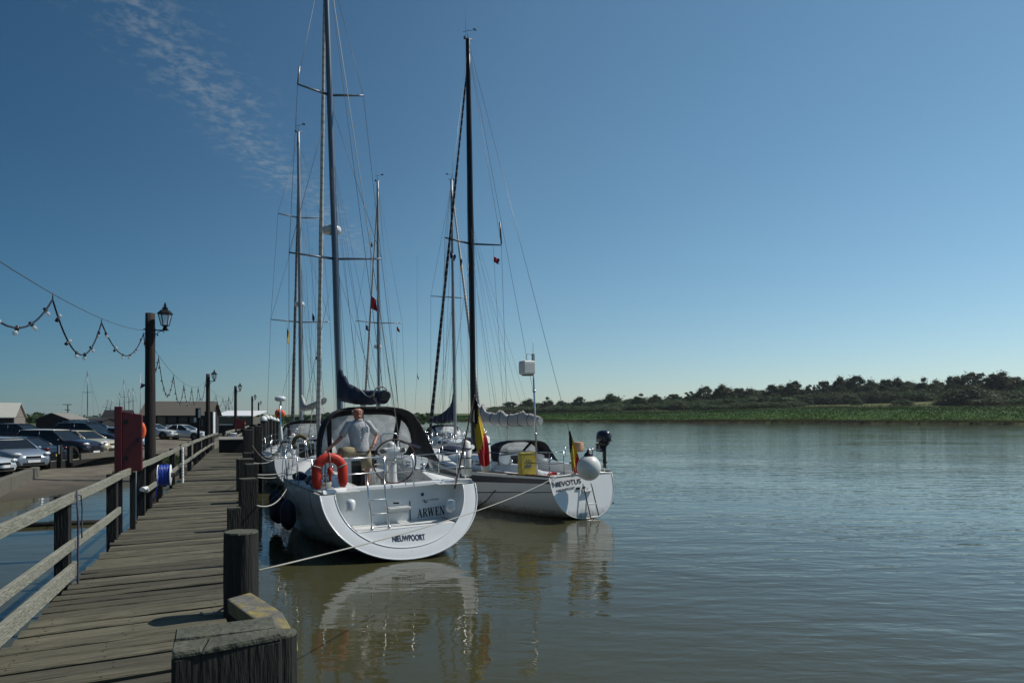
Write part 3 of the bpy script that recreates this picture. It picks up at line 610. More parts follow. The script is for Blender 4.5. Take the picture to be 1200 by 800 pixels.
for cell in cells:
    pts = [V(p.x, p.y, 0) for p in cell]; c = sum(pts, V(0, 0, 0)) / len(pts); mb = MB()
    pts = [p + (c - p).normalized() * .003 for p in pts]
    n = len(pts); ins = [p + (c - p).normalized() * .006 for p in pts]
    mb.loft([[p + V(0, 0, zb - .014) for p in pts], [p + V(0, 0, zb - .006) for p in pts], [p + V(0, 0, zb + .002 * k) for k, p in enumerate(ins)]], smooth=False)
    add_to(blk, mb.build('end_grain', M['wood_end']))
def mooring_post(px, ypx, Y, wd, label, dp=None, round_=False, z0=-1.4, lean=(0, 0), group='mooring posts along the water side of the jetty', capm='wood_end'):
    zt = H - (ypx - HY) / F * Y; X = (px - CX) / F * Y; o = thing('mooring_post', label, 'mooring post', (X, Y, 0), group=group); mb = MB()
    if round_:
        o.location = (X, Y, 0); na = 26; gro = [(.0 if (i * 7) % 5 else .07) + .05 * noise.noise((i * 1.7, X, 3)) for i in range(na)]
        mb.loft([[V(math.cos(6.2832 * i / na), math.sin(6.2832 * i / na), 0) * (wd / 2 * (1.06 - .06 * k / 16) * (1 - max(0, gro[i]) * min(1, .3 + k / 12) + .03 * noise.noise((i * .6, k * .5, X)))) + V(0, 0, lerp(z0, zt - .012, k / 16)) for i in range(na)] for k in range(17)], smooth=False)
        mb.build('shaft', M['wood_dark'], o)
        mb = MB(); n = 14; ring = [V(math.cos(6.2832 * k / n), math.sin(6.2832 * k / n), 0) * wd / 2 * (.985 if k not in (3, 4) else .80) for k in range(n)]
        mb.loft([[p + V(0, 0, zt - .014) for p in ring], [p * .97 + V(0, 0, zt) for p in ring]], smooth=False); mb.build('end_grain', M[capm], o)
        if capm == 'white_paint': mb = MB(); mb.lathe([(wd * .60, zt - .06), (wd * .60, zt + .02), (wd * .46, zt + .14), (wd * .22, zt + .22), (.02, zt + .24)], 12); mb.build('cap', M['white_paint'], o)
    else:
        rough_post(mb, (0, 0), z0, zt - .02, wd, dp or wd, JA + .15, lean=lean); mb.build('shaft', M['wood_dark'], o, bevel=.006)
        mb = MB(); rough_post(mb, (lean[0] * (zt - z0), lean[1] * (zt - z0)), zt - .02, zt, wd * .985, (dp or wd) * .985, JA + .15, n=1); mb.build('end_grain', M[capm], o, bevel=.005)
    return o
mooring_post(282.5, 622, 6.5 * K, .27, 'round timber pile with a notched flat top just behind the square block', round_=True)
mooring_post(329, 740, 4.35 * K, .17, 'dark round pile under the yellow-lichened sloping timber', round_=True, group=None)
lt = thing('sloping_timber', 'grey sloping timber offcut spotted with yellow lichen behind the square block', 'timber', P(300, 705, 5.0 * K))
mb = MB(); a, b, c = P(279, 697, 5.3 * K), P(316, 722, 4.75 * K), P(333, 752, 4.5 * K); rings = []
for p, wd_, hh in ((a, .17, .10), (a.lerp(b, .5), .18, .10), (b, .17, .10), (c, .15, .09)):
    rings.append([p + V(-.03, -wd_ / 2, -hh), p + V(.06, wd_ / 2, -hh * .9), p + V(.05, wd_ / 2, 0), p + V(-.04, -wd_ / 2, .0)])
mb.loft(rings, smooth=False); add_to(lt, mb.build('timber', M['lichen'], bevel=.012))
mooring_post(274, 594, 8.6 * K, .135, 'short rounded dark plank post behind the notched round pile', dp=.07)
mooring_post(290.5, 560, 11.4 * K, .235, 'tall square dark post with a pale worn top, first behind the round pile', dp=.2)
mooring_post(294.5, 543, 15 * K, .23, 'square dark post, second behind the notched round pile')
mooring_post(287, 537, 17.4 * K, .33, 'wide dark twin timber post beside the white mooring line')
mooring_post(291, 530, 20.5 * K, .25, 'squat dark post just beyond the wide twin timber')
mooring_post(290.5, 503, 26 * K, .27, 'tall dark post level with the deck locker, rope round its top')
mooring_post(302.5, 499, 31 * K, .26, 'tall dark post beyond the locker, nearest the second yacht')
for px, yp, Y in ((309, 492, 44), (312.5, 490, 52), (317, 490.5, 58), (321, 492, 64), (325, 493, 71)):
    mooring_post(px, yp, Y * K, .34, 'far dark pile with a white cap past the last jetty posts', round_=True, group='far white-capped piles', capm='white_paint')
for px, yp, Y in ((298, 497, 36), (305, 496, 41), (294, 500, 34)):
    mooring_post(px, yp, Y * K, .3, 'dark uncapped pile in the far cluster where the jetty bends', round_=True, group='far uncapped piles at the jetty bend')
# ================================================================ LAMP POSTS AND FESTOON LIGHTS
LAMPS = [(176, 367, 16, 'nearest tall wooden lamp post with black lantern, behind the red cabinet'), (243.7, 438, 38, 'second wooden lamp post with lantern, beside the dark upright panel'),
         (276, 452, 52.7, 'third wooden lamp post with lantern, beside the small red cabinet'), (295.5, 464, 78, 'fourth lamp post with lantern, standing thin against the sky'), (303, 471, 108, 'fifth and farthest lamp post with lantern before the white-capped piles')]
lamp_at = []
def lamp_post(px, py, yo, label, first=[None]):
    Y = yo * K; p = P(px, py, Y); zt = p.z
    if first[0] is not None:
        o = copy_tree(first[0], (p.x, Y, first[0].location.z + (zt - first[1])), 0, label); lamp_at.append(V(p.x, Y, zt - .34)); return o
    o = thing('lamp_post', label, 'lamp post', (p.x, Y, 0), group='lamp posts along the jetty')
    mb = MB(); n = 14; mb.tube([(0, 0, lerp(-1.5, zt, k / n)) for k in range(n + 1)], [lerp(.118, .088, k / n) * (1 + .03 * noise.noise((0, k * .9, 2))) for k in range(n + 1)], 12); mb.build('shaft', M['wood_post'], o)
    mb = MB(); zb_ = zt - .34; mb.tube([(.08, 0, zb_), (.30, 0, zb_), (.37, 0, zb_)], .013, 6); mb.box((.06, 0, zb_ - .05), (.05, .09, .2))
    mb.tube([(.09 + .17 * t + .035 * math.sin(t * 9), 0, zb_ - .11 + .09 * t + .03 * math.cos(t * 9)) for t in [i / 16 for i in range(17)]], .008, 5)
    mb.tube([(-.13, 0, zb_ + .02), (-.08, 0, zb_ + .02)], .015, 6); mb.build('bracket', M['iron'], o)
    lx = .30; z0 = zb_; hexr = lambda r, z: [V(lx + r * math.cos(k * math.pi / 3 + .5), r * math.sin(k * math.pi / 3 + .5), z) for k in range(6)]
    mb = MB(); mb.loft([hexr(.03, z0 + .0), hexr(.05, z0 + .03), hexr(.03, z0 + .07), hexr(.072, z0 + .085), hexr(.075, z0 + .10)], smooth=False)
    for k in range(6): mb.tube([hexr(.074, z0 + .10)[k], hexr(.125, z0 + .32)[k]], .008, 5)
    mb.loft([hexr(.14, z0 + .32), hexr(.145, z0 + .335), hexr(.085, z0 + .40), hexr(.05, z0 + .415), hexr(.055, z0 + .45), hexr(.02, z0 + .47), hexr(.028, z0 + .49), hexr(.006, z0 + .56)], smooth=False)
    ln = mb.build('lantern', M['iron'], o)
    mb = MB(); mb.loft([hexr(.070, z0 + .10), hexr(.120, z0 + .32)], smooth=False); mb.build('lantern_glass', M['lamp_glass'], ln)
    remember(o); first[0] = o; first.append(zt); lamp_at.append(V(p.x, Y, zb_)); return o
for a in LAMPS: lamp_post(*a)
def bulb_mesh():
    mb = MB(); mb.lathe([(.010, .04), (.017, .036), (.017, 0), (.013, -.004)], 8, mi=0); mb.ell((0, 0, -.028), (.021, .021, .026), 10, 7, mi=1); return mb.mesh('bulb', [M['black'], M['bulb']])
BULB = bulb_mesh(); rbv = random.Random(9)
def festoon(a, b, sag, peaks, drop, nb_, label):
    f_ = thing('festoon_lights', label, 'string lights', a, group='festoon lights between the lamp posts')
    def cab(t): p = a.lerp(b, t); return V(p.x, p.y, p.z - sag * 4 * t * (1 - t))
    loc = lambda p: p - a
    mb = MB(); mb.tube([loc(cab(i / 24)) for i in range(25)], .0045, 5); mb.build('support_cable', M['wire'], f_)
    ts = [0] + [(yy - a.y) / (b.y - a.y) for yy in peaks] + [1]
    for t0, t1 in zip(ts, ts[1:]):
        dd = drop * rbv.uniform(.88, 1.12); pts = []
        for i in range(17):
            k = i / 16; p = cab(lerp(t0, t1, k)); base = lerp(cab(t0).z, cab(t1).z, k) - .06; pts.append(V(p.x, p.y, base - dd * 4 * k * (1 - k)))
        mb = MB(); mb.tube([loc(cab(t1)), loc(pts[-1])], .006, 5); mb.tube([loc(p) for p in pts], .009, 5); mb.build('swag', M['black'], f_)
        for j in range(nb_):
            k = (j + .5) / nb_; i = k * 16; p = pts[int(i)].lerp(pts[min(int(i) + 1, 16)], i - int(i)); o = link('bulb', BULB, f_); o.location = loc(p) + V(0, 0, -.02); o.rotation_euler = (rbv.uniform(-.5, .5), rbv.uniform(-.6, .6), 0)
            if rbv.random() < .2: o.rotation_euler.x += 2.6
PN = V(xl(-6 * K) - .25, -6 * K, 4.75)
festoon(lamp_at[0] + V(-.13, 0, .0), PN, .62, [11.1 * K, 8.2 * K, 5.0 * K, 2 * K, -2 * K], .46, 6, 'nearest string of clear festoon bulbs hanging in swags at upper left of the jetty')
festoon(lamp_at[1] + V(-.13, 0, .0), lamp_at[0] + V(-.13, 0, -.05), .62, [y_ * K for y_ in (32.8, 29.2, 25.7, 22.2, 18.6)], .62, 8, 'festoon bulbs swagged between the first and second lamp posts')
festoon(lamp_at[2] + V(-.13, 0, .0), lamp_at[1] + V(-.13, 0, -.05), .55, [y_ * K for y_ in (49.5, 46, 42.5)], .6, 6, 'farthest festoon bulbs swagged between the second and third lamp posts')
# ================================================================ THINGS ON THE JETTY
def cabinet(px0, px1, pyt, pyb, Y, label):
    a = P(px0, pyt, Y); b = P(px1, pyt, Y); zt, zb_ = a.z, P(px0, pyb, Y).z; wd = (b - a).length * .92; o = thing('lifebuoy_cabinet', label, 'lifebuoy cabinet', ((a.x + b.x) / 2, Y, ZD), (0, 0, JA + .06)); zz = ZD
    mb = MB(); sl_ = wd * .36; mb.prism([(-wd / 2 + .07, zb_ - zz), (wd / 2, zb_ - zz + .02), (wd / 2, zt - zz - sl_ * .95), (-wd / 2 + .07, zt - zz - .06)], (0, .11, 0), (1, 0, 0), (0, 0, 1), (0, -.16, 0)); mb.build('board', M['red_paint'], o, bevel=.008)
    mb = MB(); mb.box((-wd / 2 + .02, 0, (zt + zb_) / 2 - zz), (.095, .13, zt - zb_ + .02)); mb.build('post_sleeve', M['red_paint'], o, bevel=.008)
    mb = MB(); mb.box((-wd / 2 + .02, .003, (zb_ - zz - 1.7) / 2), (.09, .09, zb_ - zz + 1.7)); mb.box((wd / 2 - .12, .006, (zb_ - zz - 1.7) / 2), (.07, .07, zb_ - zz + 1.7)); mb.build('post', M['wood_dark'], o)
    for zq in (.22, .78):
        mb = MB(); zv = lerp(zb_, zt, zq) - zz; mb.box((-wd / 2 + .10, -.052, zv), (.09, .012, .05)); mb.build('hinge', M['iron'], o)
    mb = MB(); zv = lerp(zb_, zt, .5) - zz; mb.box((wd / 2 - .05, -.055, zv), (.035, .02, .06)); mb.build('latch', M['iron'], o)
    lb = thing('life_ring', 'orange life ring hanging on the lit edge of the ' + ('near' if Y < 20 else 'far small') + ' red cabinet', 'life ring', o.location + DN * (wd / 2 - .075) + DV * .14 + V(0, 0, zt - zz - .34), (R(90), 0, JA))
    mb = MB(); mb.tube([(math.cos(t) * .075, math.sin(t) * .12, 0) for t in [i * 6.2832 / 20 for i in range(20)]], .035, 8, closed=True); mb.build('ring', M['orange'], lb)
    return o
cabinet(138, 166, 477, 553, 11.4 * K, 'dark red lifebuoy cabinet on posts beside the nearest lamp post')
cabinet(276, 287, 489.5, 503, 47 * K, 'small far red lifebuoy cabinet by the third lamp post')
def rp_(y, off, z): return railpt(y, off, z)
hy = 14.9 * K; hc = rp_(hy, .10, ZD + .52)
hr = thing('hose_reel', 'bright blue hose coiled on a white reel hung on the jetty railing', 'hose reel', hc, (0, 0, JA - R(90))); hr.scale = (.9, .9, .9)
mb = MB(); rotx = Matrix.Rotation(R(90), 3, 'X')
for k in range(7): mb.tube([(math.cos(t) * (.155 + .006 * (k % 3)), -.08 + k * .028, math.sin(t) * (.20 + .006 * (k % 2))) for t in [i * 6.2832 / 22 for i in range(22)]], .019, 7, closed=True)
mb.tube([(.19, -.1, .02), (.2, -.12, -.25), (.17, -.13, -.42), (.1, -.2, -.50)], .016, 6); mb.build('coil', M['hose'], hr)
for s_ in (-.115, .12):
    mb = MB(); mb.lathe([(.05, -.008), (.215, -.008), (.22, 0), (.215, .008), (.05, .008)], 22, (0, s_, 0), rotx); mb.build('flange', M['white_paint'], hr)
mb = MB(); mb.tube([(0, -.16, 0), (0, .17, 0)], .05, 10); mb.box((-.08, 0, 0), (.1, .06, .5)); mb.build('drum', M['wood_dark'], hr)
ny = 19.6 * K; nb2 = thing('white_notice_board', 'narrow white notice board standing against the railing past the blue hose', 'notice board', rp_(ny, .07, ZD), (0, 0, JA))
mb = MB(); mb.box((.01, 0, .40), (.035, .30, .92)); mb.build('board', M['white_paint'], nb2, bevel=.006)
mb = MB()
for r_ in range(9):
    for c_ in range(3):
        if (r_ * 3 + c_) % 4 != 3: mb.box((.0285, -.085 + c_ * .085 + .01 * (r_ % 2), .74 - r_ * .075), (.002, .06, .016))
for r_ in range(9): mb.box((.01 + .0, -.1515, .74 - r_ * .075), (.022, .002, .018))
mb.build('printed_lines', M['print_dark'], nb2)
wp = thing('white_pipe', 'white plastic pipe upright against the dark post below the railing', 'pipe', rp_(13.9 * K, -.2, 0)); mb = MB(); mb.tube([(0, 0, -.6), (0, 0, ZD + .72)], .052, 10); mb.build('pipe', M['white_paint'], wp)
rg = thing('white_rag', 'white rag draped over the cut end of the middle rail', 'rag', rp_(13.05 * K, -.02, ZD + .44), (0, 0, JA)); mb = MB(); rings = []
for i in range(9):
    t = i / 8; rings.append([V(.05 * math.cos(a) * (1 + .3 * noise.noise((i, a, 1))), -.22 + .42 * t, .0 + .03 * math.sin(a) + .02 * noise.noise((i * .8, a, 2)) - (.05 if i > 6 else 0)) for a in [j * 6.2832 / 8 for j in range(8)]])
mb.loft(rings); mb.build('cloth', M['flag_white'], rg)
lp = thing('rope_lashing', 'thin grey rope tied round the first railing post', 'rope', rp_(7.62 * K, .015, ZD), (0, 0, JA)); mb = MB()
mb.tube([(.0, 0, .90), (.012, .0, .6), (.006, .02, .3), (.01, 0, .05), (.004, .02, -.12)], .010, 6); mb.tube([(.0, .02, .86), (.01, .13, .84), (.012, .17, .7), (.01, .16, .5), (.012, .15, .42)], .007, 5); mb.build('line', M['rope_dark'], lp)
bxY = 36 * K; bc = (P(253, 530, bxY) + P(283, 530, bxY)) / 2
dk = thing('deck_locker', 'low black timber locker standing on the jetty, lid coloured grey as lit from above', 'locker', V(bc.x - .05, bxY + .4, ZD), (0, 0, JA)); 
mb = MB(); mb.box((0, 0, .29), (1.02, .7, .56)); mb.build('body', M['wood_dark'], dk, bevel=.01)
mb = MB(); mb.hexa([V(-.54, -.38, .575), V(.54, -.38, .575), V(.54, .38, .68), V(-.54, .38, .68), V(-.54, -.38, .62), V(.54, -.38, .62), V(.54, .38, .725), V(-.54, .38, .725)]); mb.build('lid', M['roof_grey'], dk, bevel=.008)  # lid coloured pale grey to carry the light on the locker top
fz = thing('white_blue_bin', 'small white and blue tub hanging on the railing behind the locker', 'tub', V(xl(46 * K) + .5, 46 * K, ZD + .15)); mb = MB(); mb.lathe([(.18, 0), (.24, .5), (.26, .52), (.26, .56)], 12); mb.build('tub', M['white_paint'], fz); mb = MB(); mb.lathe([(.06, .1), (.262, .12), (.262, .36), (.06, .38)], 12); mb.build('blue_band', M['hose'], fz)
# fallen timber pole floating in the pool
fp = thing('floating_pole', 'dark timber pole lying across the pool behind the railing', 'pole', P(66, 617, 20 * K)); fp.location.z = 0; mb = MB(); a, b = P(8, 618.5, H / (618.5 - HY) * F), P(135, 612, H / (612 - HY) * F); a.z = b.z = .03
mb.tube([a, a.lerp(b, .5) + V(0, 0, .01), b], [.07, .08, .06], 8); add_to(fp, mb.build('pole', M['wood_dark']))
# ================================================================ CAR PARK
def car(label, px, Y, rz, paintm, Lc=4.2, Hc=1.45, Wc=1.75, style='hatch', front=True, roofm=None, group='cars parked on the quay'):
    Y = Y * 1.09 if Y < 45 else Y; d = V(-math.sin(rz), math.cos(rz), 0); X = (px - CX) / F * Y; c = V(X, Y, 0) - d * (Lc / 2 if front else -Lc / 2); z = ZG(c.x, c.y)
    o = thing('parked_car', label, 'car', (c.x, c.y, z), (0, 0, rz), group)
    hb = .55 * Hc; hood = {'hatch': .64, 'saloon': .60, 'suv': .66, 'estate': .61}[style] * Hc
    boot = {'hatch': hood, 'saloon': .66 * Hc, 'suv': .64 * Hc, 'estate': .64 * Hc}[style]
    top = [(0, .50 * Hc), (.03, .60 * Hc), (.07, boot), (.25, boot + .02), (.5, .66 * Hc), (.70, .65 * Hc), (.76, hood), (.93, hood * .88), (.98, hood * .72), (1, hood * .6)]
    wid = [(0, .80), (.04, .92), (.15, .99), (.5, 1), (.8, .98), (.93, .90), (.98, .78), (1, .66)]
    mb = MB(); rings = []
    for i in range(25):
        t = i / 24; y = -Lc / 2 + Lc * t; w_ = lin(wid, t) * Wc / 2; zt = lin(top, t); zb_ = .22 + (.06 if t < .03 or t > .97 else 0)
        half = [(w_ * .90, zb_), (w_ * .99, zb_ + .12), (w_, lerp(zb_, zt, .6)), (w_ * .97, zt - .09), (w_ * .90, zt - .015), (w_ * .55, zt + .012)]
        rings.append([V(x, y, q) for x, q in half] + [V(-x, y, q) for x, q in half[::-1]])
    mb.loft(rings); bd = mb.build('body', paintm, o)
    g = {'hatch': (.03, .70, .12, .50), 'saloon': (.14, .72, .30, .50), 'suv': (.03, .70, .09, .52), 'estate': (.02, .72, .12, .50)}[style]
    yb0, yb1, yt0, yt1 = [-Lc / 2 + Lc * q for q in g]; zl = .63 * Hc; zr = Hc - .04; wb_, wt = Wc * .455, Wc * .36
    def gr(k, grow=0):
        y0, y1 = lerp(yb0, yt0, k), lerp(yb1, yt1, k); wz = lerp(wb_, wt, k) + grow; z = lerp(zl, zr, k); return [V(-wz, y0, z), V(wz, y0, z), V(wz, y1, z), V(-wz, y1, z)]
    mb = MB(); mb.loft([gr(0), gr(.5, .012), gr(1)], smooth=False); mb.build('windows', M['glass'], o)
    mb = MB(); a = gr(.97, .012); n = 6; rings = []
    for i in range(n + 1):
        t = i / n; y0 = lerp(a[0].y - .02, a[3].y + .05, t); hh = .05 * math.sin(math.pi * (.12 + .8 * t)); rings.append([V(-wt - .012, y0, zr - .01), V(-wt * .8, y0, zr + .012 + hh * .6), V(0, y0, zr + .02 + hh), V(wt * .8, y0, zr + .012 + hh * .6), V(wt + .012, y0, zr - .01), V(0, y0, zr - .02)])
    mb.loft(rings); mb.build('roof', roofm or paintm, o)
    for s_ in (0, 1, 2, 3): mb = MB(); mb.tube([gr(-.02, .006)[s_], gr(.5, .016)[s_], gr(1, .004)[s_]], .035, 6); mb.build('pillar', paintm, o)
    for s_ in (-1, 1):
        ym = lerp(yb0, yb1, .5); mb = MB(); mb.tube([V(s_ * (wb_ + .004), ym, zl - .02), V(s_ * (wt + .008), ym - .05, zr)], .03, 5); mb.build('pillar', paintm, o)
    rotw = Matrix.Rotation(R(90), 3, 'Y')
    for sx in (-1, 1):
        for yy in (-Lc * .31, Lc * .32):
            mb = MB(); rw = .31 if style != 'suv' else .35; mb.lathe([(rw * .62, -.1), (rw * .95, -.1), (rw, -.06), (rw, .06), (rw * .95, .1), (rw * .62, .1)], 18, (sx * (Wc / 2 - .10), yy, rw), rotw); wh = mb.build('wheel', M['tyre'], o)
            mb = MB(); 
            mb.lathe([(.03, -.085), (rw * .64, -.06), (rw * .64, .06), (.03, .085)], 18, (sx * (Wc / 2 - .095), yy, rw), rotw)
            for k in range(5):
                t = k * 6.2832 / 5; mb.beam((sx * (Wc / 2 - .003), yy + math.cos(t) * .05, rw + math.sin(t) * .05), (sx * (Wc / 2 - .008), yy + math.cos(t) * rw * .6, rw + math.sin(t) * rw * .6), .03, .05, up=V(1, 0, 0))
            mb.build('rim', M['rim'], wh)
            mb = MB(); mb.lathe([(.02, -.012), (rw * 1.2, -.012), (rw * 1.2, .012), (.02, .012)], 20, (sx * (Wc / 2 - .004), yy, rw + .02), rotw); mb.build('wheel_arch', M['rubber'], o)
        mb = MB(); mb.ell((sx * Wc * .345, Lc / 2 - .13, hood * .80), (.17, .10, .075), 10, 6, Matrix.Rotation(-sx * .5, 3, 'Z')); mb.build('headlight', M['lens'], o)
        mb = MB(); mb.ell((sx * Wc * .40, -Lc / 2 + .10, boot * .92), (.12, .07, .075 if style != 'suv' else .15), 10, 6, Matrix.Rotation(sx * .5, 3, 'Z')); mb.build('tail_light', M['tail'], o)
        mb = MB(); mb.ell((sx * (Wc / 2 + .07), lerp(yb1, yt1, .12) - .1, zl + .05), (.10, .06, .075), 8, 6); mb.build('wing_mirror', paintm, o)
        mb = MB(); mb.box((sx * (Wc / 2 - .008), Lc * .02, zl - .12), (.03, .16, .03)); mb.build('door_handle', M['black'], o)
    mb = MB(); mb.box((0, Lc / 2 - .02, hood * .66), (Wc * .34, .05, .09)); mb.box((0, Lc / 2 - .015, .32), (Wc * .5, .05, .10)); mb.build('grille', M['black'], o)
    mb = MB(); mb.box((0, Lc / 2 + .012, .43), (.5, .015, .11)); mb.build('front_plate', M['white_paint'], o)
    mb = MB(); mb.box((0, -Lc / 2 - .006, .55), (.5, .015, .11)); mb.build('rear_plate', M['yellow_pvc'], o)
    return o
PT = {'silver': paint('silver_blue_paint', (.21, .255, .31)), 'black': paint('blue_black_paint', (.010, .013, .022)), 'plum': paint('plum_black_paint', (.014, .010, .016)), 'beige': paint('champagne_paint', (.50, .45, .33)),
      'teal': paint('dark_teal_paint', (.015, .035, .045)), 'white': paint('white_car_paint', (.5, .54, .55)), 'blue': paint('pale_blue_paint', (.22, .34, .42)), 'roofw': paint('cream_roof_paint', (.66, .64, .55))}
car('silver blue hatchback facing right behind the concrete kerb wall', 40, 27.0, R(-118), PT['silver'])
car('white car with only its nose showing at the left edge', 5, 24.2, R(-97), PT['white'], style='saloon', Hc=1.35)
car('blue black saloon showing its red tail light behind the silver hatchback', 69, 29.8, R(93), PT['black'], Lc=4.5, Hc=1.42, style='saloon', front=False)
car('plum black people carrier with cream roof behind the timber barrier', 113, 33.6, R(-94), PT['plum'], Lc=4.3, Hc=1.66, style='suv', roofm=PT['roofw'])
car('champagne coloured car with its bright front behind the timber barrier', 134, 37.2, R(-100), PT['beige'], Hc=1.42)
car('large dark estate car with long sloping windscreen in the second row', 146, 41.2, R(-95), PT['black'], Lc=4.8, Hc=1.78, style='estate', Wc=1.85)
car('dark plum hatchback beside the grey-gabled shed', 62, 43.5, R(-90), PT['plum'], Hc=1.55)
car('dark teal estate car parked far back left of the red cabinet', 143, 53, R(-88), PT['teal'], Lc=4.7, Hc=1.6, style='estate')
car('pale blue car half hidden between red cabinet and lamp post', 175, 46, R(-98), PT['blue'])
car('white hatchback with green-tinted glass before the long brown roof', 207, 60, R(-95), PT['white'], Hc=1.35)
car('white car glimpsed low beside the dark upright panel', 243, 61, R(-92), PT['white'], Hc=1.4, style='saloon')
# kerb wall and timber barrier
a, b = V(-16.75, 21.4, .68), P(42, 547, 27.4); kw = thing('concrete_kerb_wall', 'low weathered concrete wall at the edge of the mud below the cars', 'wall', a - V(0, 0, a.z)); mb = MB(); a0 = P(-40, 575, 19.6)
for s0, s1 in ((0, .5), (.505, 1)): mb.beam(a0.lerp(b, s0) - V(0, 0, .35), a0.lerp(b, s1) - V(0, 0, .35), .26, .72)
add_to(kw, mb.build('wall', M['concrete'], bevel=.015))
tb_ = thing('timber_barrier', 'heavy sleeper barrier with two upright posts in front of the parked cars', 'barrier', V(-21.0, 31.0, .35))
def part(o, name, m, fn, bevel=.01): mb = MB(); fn(mb); return add_to(o, mb.build(name, m, bevel=bevel))
def gz(p, dz=0): return V(p.x, p.y, ZG(p.x, p.y) + dz)
pa, pb = P(56, 548, 30.6), P(150, 540, 35.2)
part(tb_, 'sleeper', M['wood_dark'], lambda mb: mb.beam(gz(pa, .16), gz(pb, .16), .28, .32))
part(tb_, 'lit_top', M['wood_rail'], lambda mb: mb.beam(gz(pa, .345), gz(pb, .345), .22, .035))  # pale strip laid on the dark sleeper, standing for its sunlit top
part(tb_, 'back_rail', M['concrete'], lambda mb: mb.beam(gz(pa + V(.9, .9, 0), .52), gz(pb + V(.2, .8, 0), .52), .12, .28))
for px, pt, pm in ((70, 521, 'white_paint'), (82, 523, 'wood_rail')):
    p = P(px, 548, 31.0 if px < 75 else 31.5); zt = P(px, pt, p.y).z; part(tb_, 'post', M['wood_dark'], lambda mb: mb.beam(gz(p), V(p.x, p.y, zt), .2, .12, up=V(0, 1, 0)))
    part(tb_, 'post_face', M[pm], lambda mb: mb.beam(V(p.x + .02 if px < 75 else p.x + .05, p.y - .07, zt - (.42 if px < 75 else .75)), V(p.x + .02 if px < 75 else p.x + .05, p.y - .07, zt - .02), .07, .012, up=V(0, 1, 0)), 0)
# grass by the jetty and its low fence
gp = MB(); rr = random.Random(4)
for i in range(9000):
    yy = rr.uniform(29, 40); xx = xl(yy) - rr.uniform(.6, 4.2)
    z = ZG(xx, yy)
    if z < .22 or noise.noise((xx * .4, yy * .4, 4)) < -.25: continue
    q = V(rr.uniform(-1, 1), rr.uniform(-1, 1), 0).normalized() * .03; hgt = rr.uniform(.08, .26); gp.add([V(xx, yy, z - .01) - q, V(xx, yy, z - .01) + q, V(xx + rr.uniform(-.06, .06), yy + rr.uniform(-.06, .06), z + hgt)], [(0, 1, 2)])
structure(gp.build('grass', mat('verge_grass', (.045, .066, .018), .8, var=.4, scale=1.5)), 'stuff')
lf = thing('low_post_fence', 'low dark post and rail fence on the grass behind the lamp post', 'fence', V(-14.6, 30.5, .4))
fps = [P(186, 540, 29), P(203, 540, 30.5), P(222, 535, 33), P(236, 530, 36)]
fps = [V(p.x, p.y, ZG(p.x, p.y)) for p in fps]
for p in fps: part(lf, 'post', M['wood_dark'], lambda mb: mb.beam(p - V(0, 0, .2), p + V(0, 0, .95), .13, .13, up=V(0, 1, 0)))
for p, q in zip(fps, fps[1:]):
    part(lf, 'rail', M['wood_dark'], lambda mb: mb.beam(p + V(0, -.09, .42), q + V(0, -.09, .42), .04, .14))
# ================================================================ BUILDINGS BEYOND
def shed(name, label, cat, corner, u, wu, v, wv, eave, ridge, axis_, wall, roof, gable=None, over=.15):
    """walls from a corner along u (length wu) and v (length wv); the ridge runs along axis_"""
    u = V(*u, 0).normalized(); v = V(*v, 0).normalized(); o = thing(name, label, cat, corner); c = V(0, 0, -.4)
    mb = MB(); A, B, C_, D = c, c + u * wu, c + u * wu + v * wv, c + v * wv; e = V(0, 0, eave + .4)
    mb.hexa([A, B, C_, D, A + e, B + e, C_ + e, D + e]); mb.build('walls', wall, o)
    if axis_ == 'u': r0, r1, wx, hw = A + v * wv / 2, B + v * wv / 2, v, wv / 2
    else: r0, r1, wx, hw = A + u * wu / 2, D + u * wu / 2, u, wu / 2
    along = (r1 - r0).normalized(); top = V(0, 0, ridge + .4)
    for nm, r_ in (('gable', r0), ('gable', r1)):
        sgn = -1 if r_ is r0 else 1; mb = MB(); off = along * (.012 * sgn); mb.add([r_ + off - wx * hw + e, r_ + off + wx * hw + e, r_ + off + top - V(0, 0, .03), r_ - along * .05 * sgn - wx * hw + e, r_ - along * .05 * sgn + wx * hw + e, r_ - along * .05 * sgn + top - V(0, 0, .03)], [(0, 1, 2), (3, 5, 4), (0, 3, 4, 1), (1, 4, 5, 2), (2, 5, 3, 0)]); mb.build(nm, gable or wall, o)
    for sg in (-1, 1):
        ov = over; k = 1 + ov / hw; lo = e * 1 + wx * sg * hw * k - V(0, 0, (ridge - eave) * (k - 1)); hi = top; mb = MB(); th = V(0, 0, .07); p = [r0 - along * ov + lo, r1 + along * ov + lo, r1 + along * ov + hi, r0 - along * ov + hi]
        mb.hexa([q for q in p] + [q + th for q in p]); mb.build('roof_slope', roof, o)
    return o
Yb = 58; co = V((16 - CX) / F * Yb, Yb, 1.05)
sA = shed('gabled_shed', 'small shed with pale roof at the left edge, gable coloured grey as in sun', 'shed', co, (-.92, -.4), 7, (-.4, .92), 3.6, 1.75, 2.95, 'u', M['wall_dark'], M['roof_pale'], M['wall_grey'])
part(sA, 'sunlit_gable', M['wall_grey'], lambda mb: mb.hexa([co + V(.92, .4, 0) * s_ + V(-.4, .92, 0) * t_ + V(0, 0, z_) for z_ in (-.3, 1.73) for s_, t_ in ((.012, .02), (.03, .02), (.03, 3.58), (.012, 3.58))]), 0)  # end wall coloured greyer than the long side, for sunlight on it
